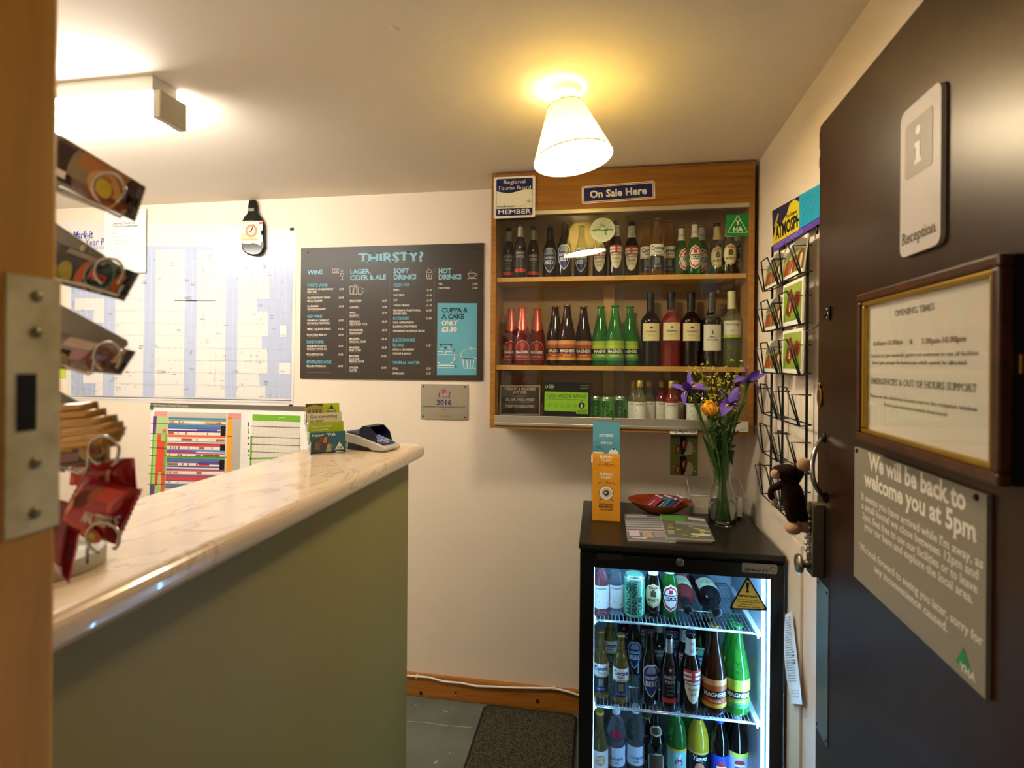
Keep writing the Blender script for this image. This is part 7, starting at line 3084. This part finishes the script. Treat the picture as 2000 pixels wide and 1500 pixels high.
def d_got(k, P):
    dk_ = P('5c5648', .4)
    k.rect(.003, .002, CWd - .003, .058, .0003, P('d6cbb4', .4))
    ht(k, 'Got something', .008, .045, .0085, .076, dk_)
    ht(k, 'to say?', .008, .033, .0085, .036, dk_)


def d_photo(k, P):
    k.rect(0, 0, .5 * CWd, .060, .0003, P('5a4a30', .4))
    k.poly([(0, .030), (.5 * CWd, .034), (.5 * CWd, .052), (.25 * CWd, .057), (0, .048)], .0005, P('a39a58', .4))
    for x in (.08, .2, .3, .4):
        k.poly([(x * CWd, .030), ((x + .06) * CWd, .030), ((x + .05) * CWd, .044), (x * CWd, .042)], .0007, P('7c5a3a', .4))
    k.poly([(.62 * CWd, .034), (.90 * CWd, .034), (.76 * CWd, .056)], .0005, P('3f5a2e', .4))
    k.text('YHA', .76 * CWd, .0365, .006, .0008, P('e4ebc0', .4), w=.018, bold=2, align='C')


hcard(0, d_support, 'teal photo card with a white triangle in the lowest tier', '34606c')
hcard(1, d_lime, 'plain lime green card with white words in the second tier', 'a3b31c')
hcard(2, d_got, 'beige Got something to say? card in the third tier', 'c9bda4')
hcard(3, d_photo, 'photo and lime card with a triangle in the highest tier', 'b0bd22')

# ------------------------------------------------------------------ sweet stand on the near end of the counter
FWD = Vector((-_s, _c, 0))
RGT = Vector((_c, _s, 0))
SD = .575
SF = frame_of(EYE + FWD * SD, RGT, (0, 0, 1))
SB = Board(SF)
st_ = thing('sweet_stand', 'grey tiered wire and plate sweet stand on the near end of the worktop', 'sweet stand', at_z(110, 1130, WZ))
m_sgrey = mat('stand_grey', '8a8274', .4, spec=.4)
m_swire = mat('stand_wire', 'b3ada2', .22, metal=1.0)
z2 = zmap(3.75, 80, 240)
z3 = zmap(3.75, 80, 600)
z4 = zmap(3.75, 80, 880)


def splate(k, pts, n0, n1, mi=0):
    k.M = SF
    q = [Board(SF @ Matrix.Translation((0, 0, n1))).uv(*p) for p in pts]
    ar = sum(q[i][0] * q[(i + 1) % len(q)][1] - q[(i + 1) % len(q)][0] * q[i][1] for i in range(len(q)))
    if ar < 0:
        q = q[::-1]
    k.prism(q, n0, n1, mi)


# back plates of the tiers
for pts in ([z2(-260, 480), z2(60, 700), z2(635, 1090), z2(640, 1120), z2(560, 1180), z2(-260, 930)],
            [z3(-260, -230), z3(120, -30), z3(620, 240), z3(628, 275), z3(560, 330), z3(-260, 200)],
            [z3(-260, 420), z3(100, 600), z3(480, 815), z3(500, 850), z3(440, 900), z3(-260, 760)],
            [z2(-260, -60), z2(60, 60), z2(150, 140), z2(160, 430), z2(100, 470), z2(-260, 330)]):
    k = MB()
    splate(k, pts, -.034, -.031)
    k.build('tier_plate', m_sgrey, parent=st_, bev=.0006)
for x, y in (z2(150, 875),):
    u, v = SB.uv(x, y)
    k = MB()
    k.M = SF @ Matrix.Translation((u, v, -.031))
    k.lathe([(.004, 0), (.0035, .002), (.0006, .0028)], 12)
    k.build('rivet', mat('rivet_cream', 'd9cfa8', .35), parent=st_)
# central post on a round base
pc = at_z(70, 1128, WZ)
k = MB()
k.lathe([(.012, WZ + .018), (.012, 1.74)], 16, c=(pc.x, pc.y, 0))
k.build('post', m_sgrey, parent=st_)
k = MB()
bcx = at_z(96, 1118, WZ)
k.lathe([(.066, WZ + .0005), (.068, WZ + .004), (.068, WZ + .020), (.064, WZ + .0215), (.060, WZ + .014), (.002, WZ + .013)], 40, c=(bcx.x - .022, bcx.y + .006, 0), cap1=False)
k.build('base', mat('stand_base', 'b0a894', .4), parent=st_)


def hoop(mp, cx, cy, rx, ry, rot, legs, n=-.0):
    """wire hoop that holds the bars: ellipse in photo units with its rails"""
    k = MB()
    k.M = SF
    HB = Board(SF @ Matrix.Translation((0, 0, .020 + n)))
    pts = []
    for i in range(25):
        a = math.radians(-40 + 300 * i / 24)
        x, y = rx * math.cos(a), -ry * math.sin(a)
        c0_, s0_ = math.cos(rot), math.sin(rot)
        q = HB.uv(*mp(cx + c0_ * x - s0_ * y, cy + s0_ * x + c0_ * y))
        pts.append((q[0], q[1], .020 + n))
    k.tube(pts, .0016, 8)
    for lg in legs:
        k.tube([(*HB.uv(*mp(*p)), .020 + n if i else .0185 + n) for i, p in enumerate(lg)], .0016, 8)
    return k.build('wire_hoop', m_swire, parent=st_)


hoop(z2, 500, 480, 118, 112, .45, [[(100, 470), (330, 560), (580, 690), (620, 640)], [(-200, 340), (160, 520), (480, 640)]])
hoop(z2, 500, 1090, 105, 100, .30, [[(100, 1150), (300, 1180), (560, 1262), (600, 1190)], [(-200, 1060), (180, 1160), (500, 1230)]])
hoop(z3, 490, 360, 100, 105, .20, [[(100, 400), (220, 450), (350, 490), (380, 470), (400, 380)], [(-200, 330), (150, 440)]])
hoop(z3, 460, 1050, 112, 105, .10, [[(100, 1160), (280, 1215), (340, 1180), (350, 1080)], [(-200, 1080), (170, 1200)], [(565, 1020), (560, 1130), (520, 1160)]])
hoop(z4, 455, 640, 122, 112, .10, [[(330, 830), (340, 720), (360, 660)], [(575, 600), (560, 700), (530, 718)]])


def wrapper(mp, TLp, TRp, BRp, BLp, n0, thick, m, name, label, cat, group, prints, crimp=True, m_end=None):
    """pillow-shaped wrapper between four photo corners, lying in the stand's upright plane"""
    c = [Vector(SB.uv(*mp(*p))) for p in (BLp, BRp, TRp, TLp)]

    def bil(u, v):
        return c[0].lerp(c[1], u).lerp(c[3].lerp(c[2], u), v)
    root_p = SF @ Vector((*bil(.5, 0), n0))
    t = thing(name, label, cat, root_p, group=group)
    k = MB()
    k.M = SF

    def surf(u, v, s):
        p = bil(u, v)
        e = min(1, max(0, (u - .07) / .10)) * min(1, max(0, (.93 - u) / .10))
        w = math.sin(PI * v) ** .45 if 0 < v < 1 else 0
        return (p[0], p[1], n0 + s * (thick * .5 * (e ** .6) * w + .0006))
    NU, NV = 26, 10
    k.grid(lambda u, v: surf(.06 + .88 * u, v, 1), NU, NV)
    k.grid(lambda u, v: surf(.94 - .88 * u, v, -1), NU, NV)
    k.build('wrapper', m, parent=t)
    if crimp:
        for u0, u1 in ((0, .062), (.938, 1)):
            k = MB()
            k.M = SF
            pts = []
            nz = 11
            edge = u0 if u0 == 0 else u1
            inn = u1 if u0 == 0 else u0
            for i in range(nz * 2 + 1):
                v = i / (nz * 2)
                pts.append(bil(edge + (.012 if i % 2 else -.006) * (1 if u0 == 0 else -1), v))
            pts += [bil(inn, 1), bil(inn, 0)]
            ar = sum(pts[i].x * pts[(i + 1) % len(pts)].y - pts[(i + 1) % len(pts)].x * pts[i].y for i in range(len(pts)))
            if ar < 0:
                pts = pts[::-1]
            k.prism([tuple(p) for p in pts], n0 - .0007, n0 + .0007)
            k.build('crimped_end', m_end or m, parent=t)
    P = Pal(flat('wrapper_dark', '1a120c', .25))
    k = MB()
    k.M = SF

    def onsurf(x, y, e):
        u, v = min(max(x, .07), .93), min(max(y, .01), .99)
        q = surf(u, v, 1)
        p = bil(x, y)
        return (p[0], p[1], q[2] + e)
    for i, (kindp, args, col) in enumerate(prints):
        e = .0006 + .0003 * i
        mi = P(col, .25)
        if kindp == 'oval':
            cx, cy, rx, ry = args
            n = 22
            k.add([onsurf(cx, cy, e)] + [onsurf(cx + rx * math.cos(2 * PI * j / n), cy + ry * math.sin(2 * PI * j / n), e) for j in range(n)], [(0, 1 + j, 1 + (j + 1) % n) for j in range(n)], mi)
        elif kindp == 'quad':
            x0, y0, x1, y1, sk_ = args
            k.grid(lambda u, v: onsurf(x0 + (x1 - x0) * u + sk_ * v, y0 + (y1 - y0) * v, e), 8, 5, mi, False)
        elif kindp == 'text':
            s, x0, y0, x1, y1 = args
            V, Fc, W = text_geo(s, 2)
            k.add([onsurf(x0 + (x1 - x0) * vx / W, y0 + (y1 - y0) * vy, e) for vx, vy in V], Fc, mi)
    if prints:
        k.build('wrapper_print', P.m, parent=t)
    return t


wr = lambda nm, c, c2: mat(nm, c, .22, spec=.6, coat=.5, noise=(45, c2, .35, .65))
g_ = 'chocolate bars in the sweet stand'
w1 = wr('wrap_bronze', '6b4426', '54301a')
wrapper(z2, (60, 40), (770, 470), (690, 725), (30, 400), 0, .020, w1, 'chocolate_bar', 'bronze and orange wrapped chocolate bar in the top tier of the sweet stand', 'chocolate bar', g_,
        [('quad', (.10, .08, .34, .9, .05), '3a2012'), ('quad', (.30, .30, .52, .96, .06), '8f7a5c'), ('quad', (.40, .60, .86, .98, .02), 'b5763a'), ('quad', (.50, .02, .90, .30, .02), '8a4420'), ('oval', (.70, .42, .17, .40), 'd09a52'), ('oval', (.70, .42, .09, .22), 'd8b83a'), ('text', ('M', .90, .35, .96, .60), '2a160c'), ('quad', (.20, .18, .30, .34, .02), 'e9e0d0')], m_end=wr('wrap_darkbrown', '2a140c', '3a1c10'))
w2 = wr('wrap_black', '17120f', '241a12')
wrapper(z2, (60, 850), (722, 1105), (612, 1305), (20, 1150), 0, .022, w2, 'chocolate_bar', 'black chocolate bar with a red name on a dark green oval, second tier', 'chocolate bar', g_,
        [('oval', (.20, .30, .09, .22), '8a7a2a'), ('oval', (.34, .40, .08, .26), 'a8963a'), ('quad', (.42, .10, .52, .95, .12), 'c2602c'), ('quad', (.52, .04, .58, .5, .10), 'b5502a'), ('quad', (.28, .86, .70, .99, .0), 'a39a8a'), ('oval', (.71, .52, .155, .50), '8aa08e'), ('oval', (.71, .54, .14, .44), '173a34'), ('text', ('Mars', .605, .40, .815, .68), 'd64a40'), ('quad', (.86, .2, .91, .8, .02), 'd4702e')], m_end=w2)
w3 = wr('wrap_silver', 'a08c84', '6e5850')
wrapper(z3, (40, 160), (698, 325), (588, 495), (10, 440), 0, .022, w3, 'chocolate_bar', 'silvery pink and brown chocolate bar in the third tier of the sweet stand', 'chocolate bar', g_,
        [('quad', (.08, .05, .36, .62, .05), '1c1210'), ('oval', (.34, .28, .07, .22), '9a8450'), ('quad', (.30, .72, .62, .98, .02), 'cdb9a0'), ('quad', (.40, .35, .55, .70, .08), 'b58a94'), ('oval', (.74, .50, .14, .44), '7a4a30'), ('quad', (.66, .46, .82, .66, .02), '8a80a8'), ('oval', (.76, .30, .06, .14), 'b5743c'), ('quad', (.88, .45, .92, .95, .01), 'e4c4a0')], m_end=w2)
# gold sticks piled in the fourth tier
w4 = wr('wrap_gold', 'cf9c44', 'b07c2a')
w4e = wr('wrap_gold_end', 'b5882e', '8a5f1a')
gold = (((-60, 720), (300, 700), (310, 770), (-60, 800)), ((-60, 780), (400, 745), (410, 815), (-60, 860)), ((-60, 835), (520, 790), (535, 880), (-60, 930)), ((-40, 905), (600, 830), (615, 935), (-40, 1000)), ((-20, 975), (665, 868), (600, 1010), (-20, 1075)))
for i, q in enumerate(gold):
    wrapper(z3, q[0], q[1], q[2], q[3], -.022 + i * .0045 * 1.6, .024, w4, 'chocolate_stick', '%s gold wrapped chocolate stick of the pile in the fourth tier' % ('topmost', 'second from top', 'middle', 'second lowest', 'lowest')[i], 'chocolate bar', 'gold chocolate sticks',
            [('quad', (.12, .30, .86, .52, .0), 'd9ae62')], m_end=w4e)
wrapper(z3, (120, 935), (560, 960), (555, 1120), (110, 1180), .010, .010, wr('wrap_maroon', '5a2a1e', '3a1810'), 'chocolate_bar', 'maroon bar with a gold oval below the gold sticks', 'chocolate bar', g_,
        [('quad', (.10, .55, .45, .98, .05), 'b88a2c'), ('quad', (.20, .20, .55, .50, .05), '8f6a62'), ('oval', (.76, .55, .19, .42), 'a98c4e'), ('text', ('Twix', .64, .48, .88, .68), 'c4503e')], m_end=w4e)
# price discs held in hoops are the labels; red bags below
w5 = wr('wrap_red', 'b5121a', '8f0c12')
wrapper(z4, (300, 190), (745, 285), (560, 690), (110, 560), .000, .030, w5, 'sweet_bag', 'red sweet bag tilted in front at the bottom of the stand', 'sweet bag', 'red sweet bags',
        [('oval', (.30, .70, .10, .16), '6a2a14'), ('oval', (.45, .80, .09, .13), 'a85a2c'), ('oval', (.16, .55, .08, .15), 'd98a6a'), ('quad', (.50, .74, .86, .95, .02), 'd64a3a'), ('oval', (.80, .74, .08, .14), 'c9625a'), ('text', ('MALTESERS', .46, .36, .92, .54), 'd6c4a8'), ('oval', (.66, .12, .17, .16), 'c9542c'), ('quad', (.60, .04, .74, .20, .0), 'd0b43a')], m_end=w5)
wrapper(z4, (60, 100), (540, 90), (560, 330), (40, 300), -.030, .026, w5, 'sweet_bag', 'red sweet bag standing upright behind the tilted one', 'sweet bag', 'red sweet bags',
        [('oval', (.15, .35, .10, .20), 'b58a72'), ('oval', (.35, .30, .09, .16), 'd9685c'), ('quad', (.05, .10, .55, .5, .05), 'c43a30'), ('oval', (.30, .65, .10, .14), 'cdb9a0'), ('quad', (.66, .05, .72, .7, .05), 'd9a88a')], m_end=w5)
wrapper(z4, (70, 330), (330, 400), (230, 960), (60, 800), .004, .022, wr('wrap_darkred', '8c0c12', '6a080c'), 'sweet_bag', 'dark red sweet bag hanging down to the stand base', 'sweet bag', 'red sweet bags',
        [('quad', (.60, .10, .86, .22, .0), 'c9a0a4'), ('quad', (.10, .40, .5, .8, .05), '3a0608')], m_end=w5)
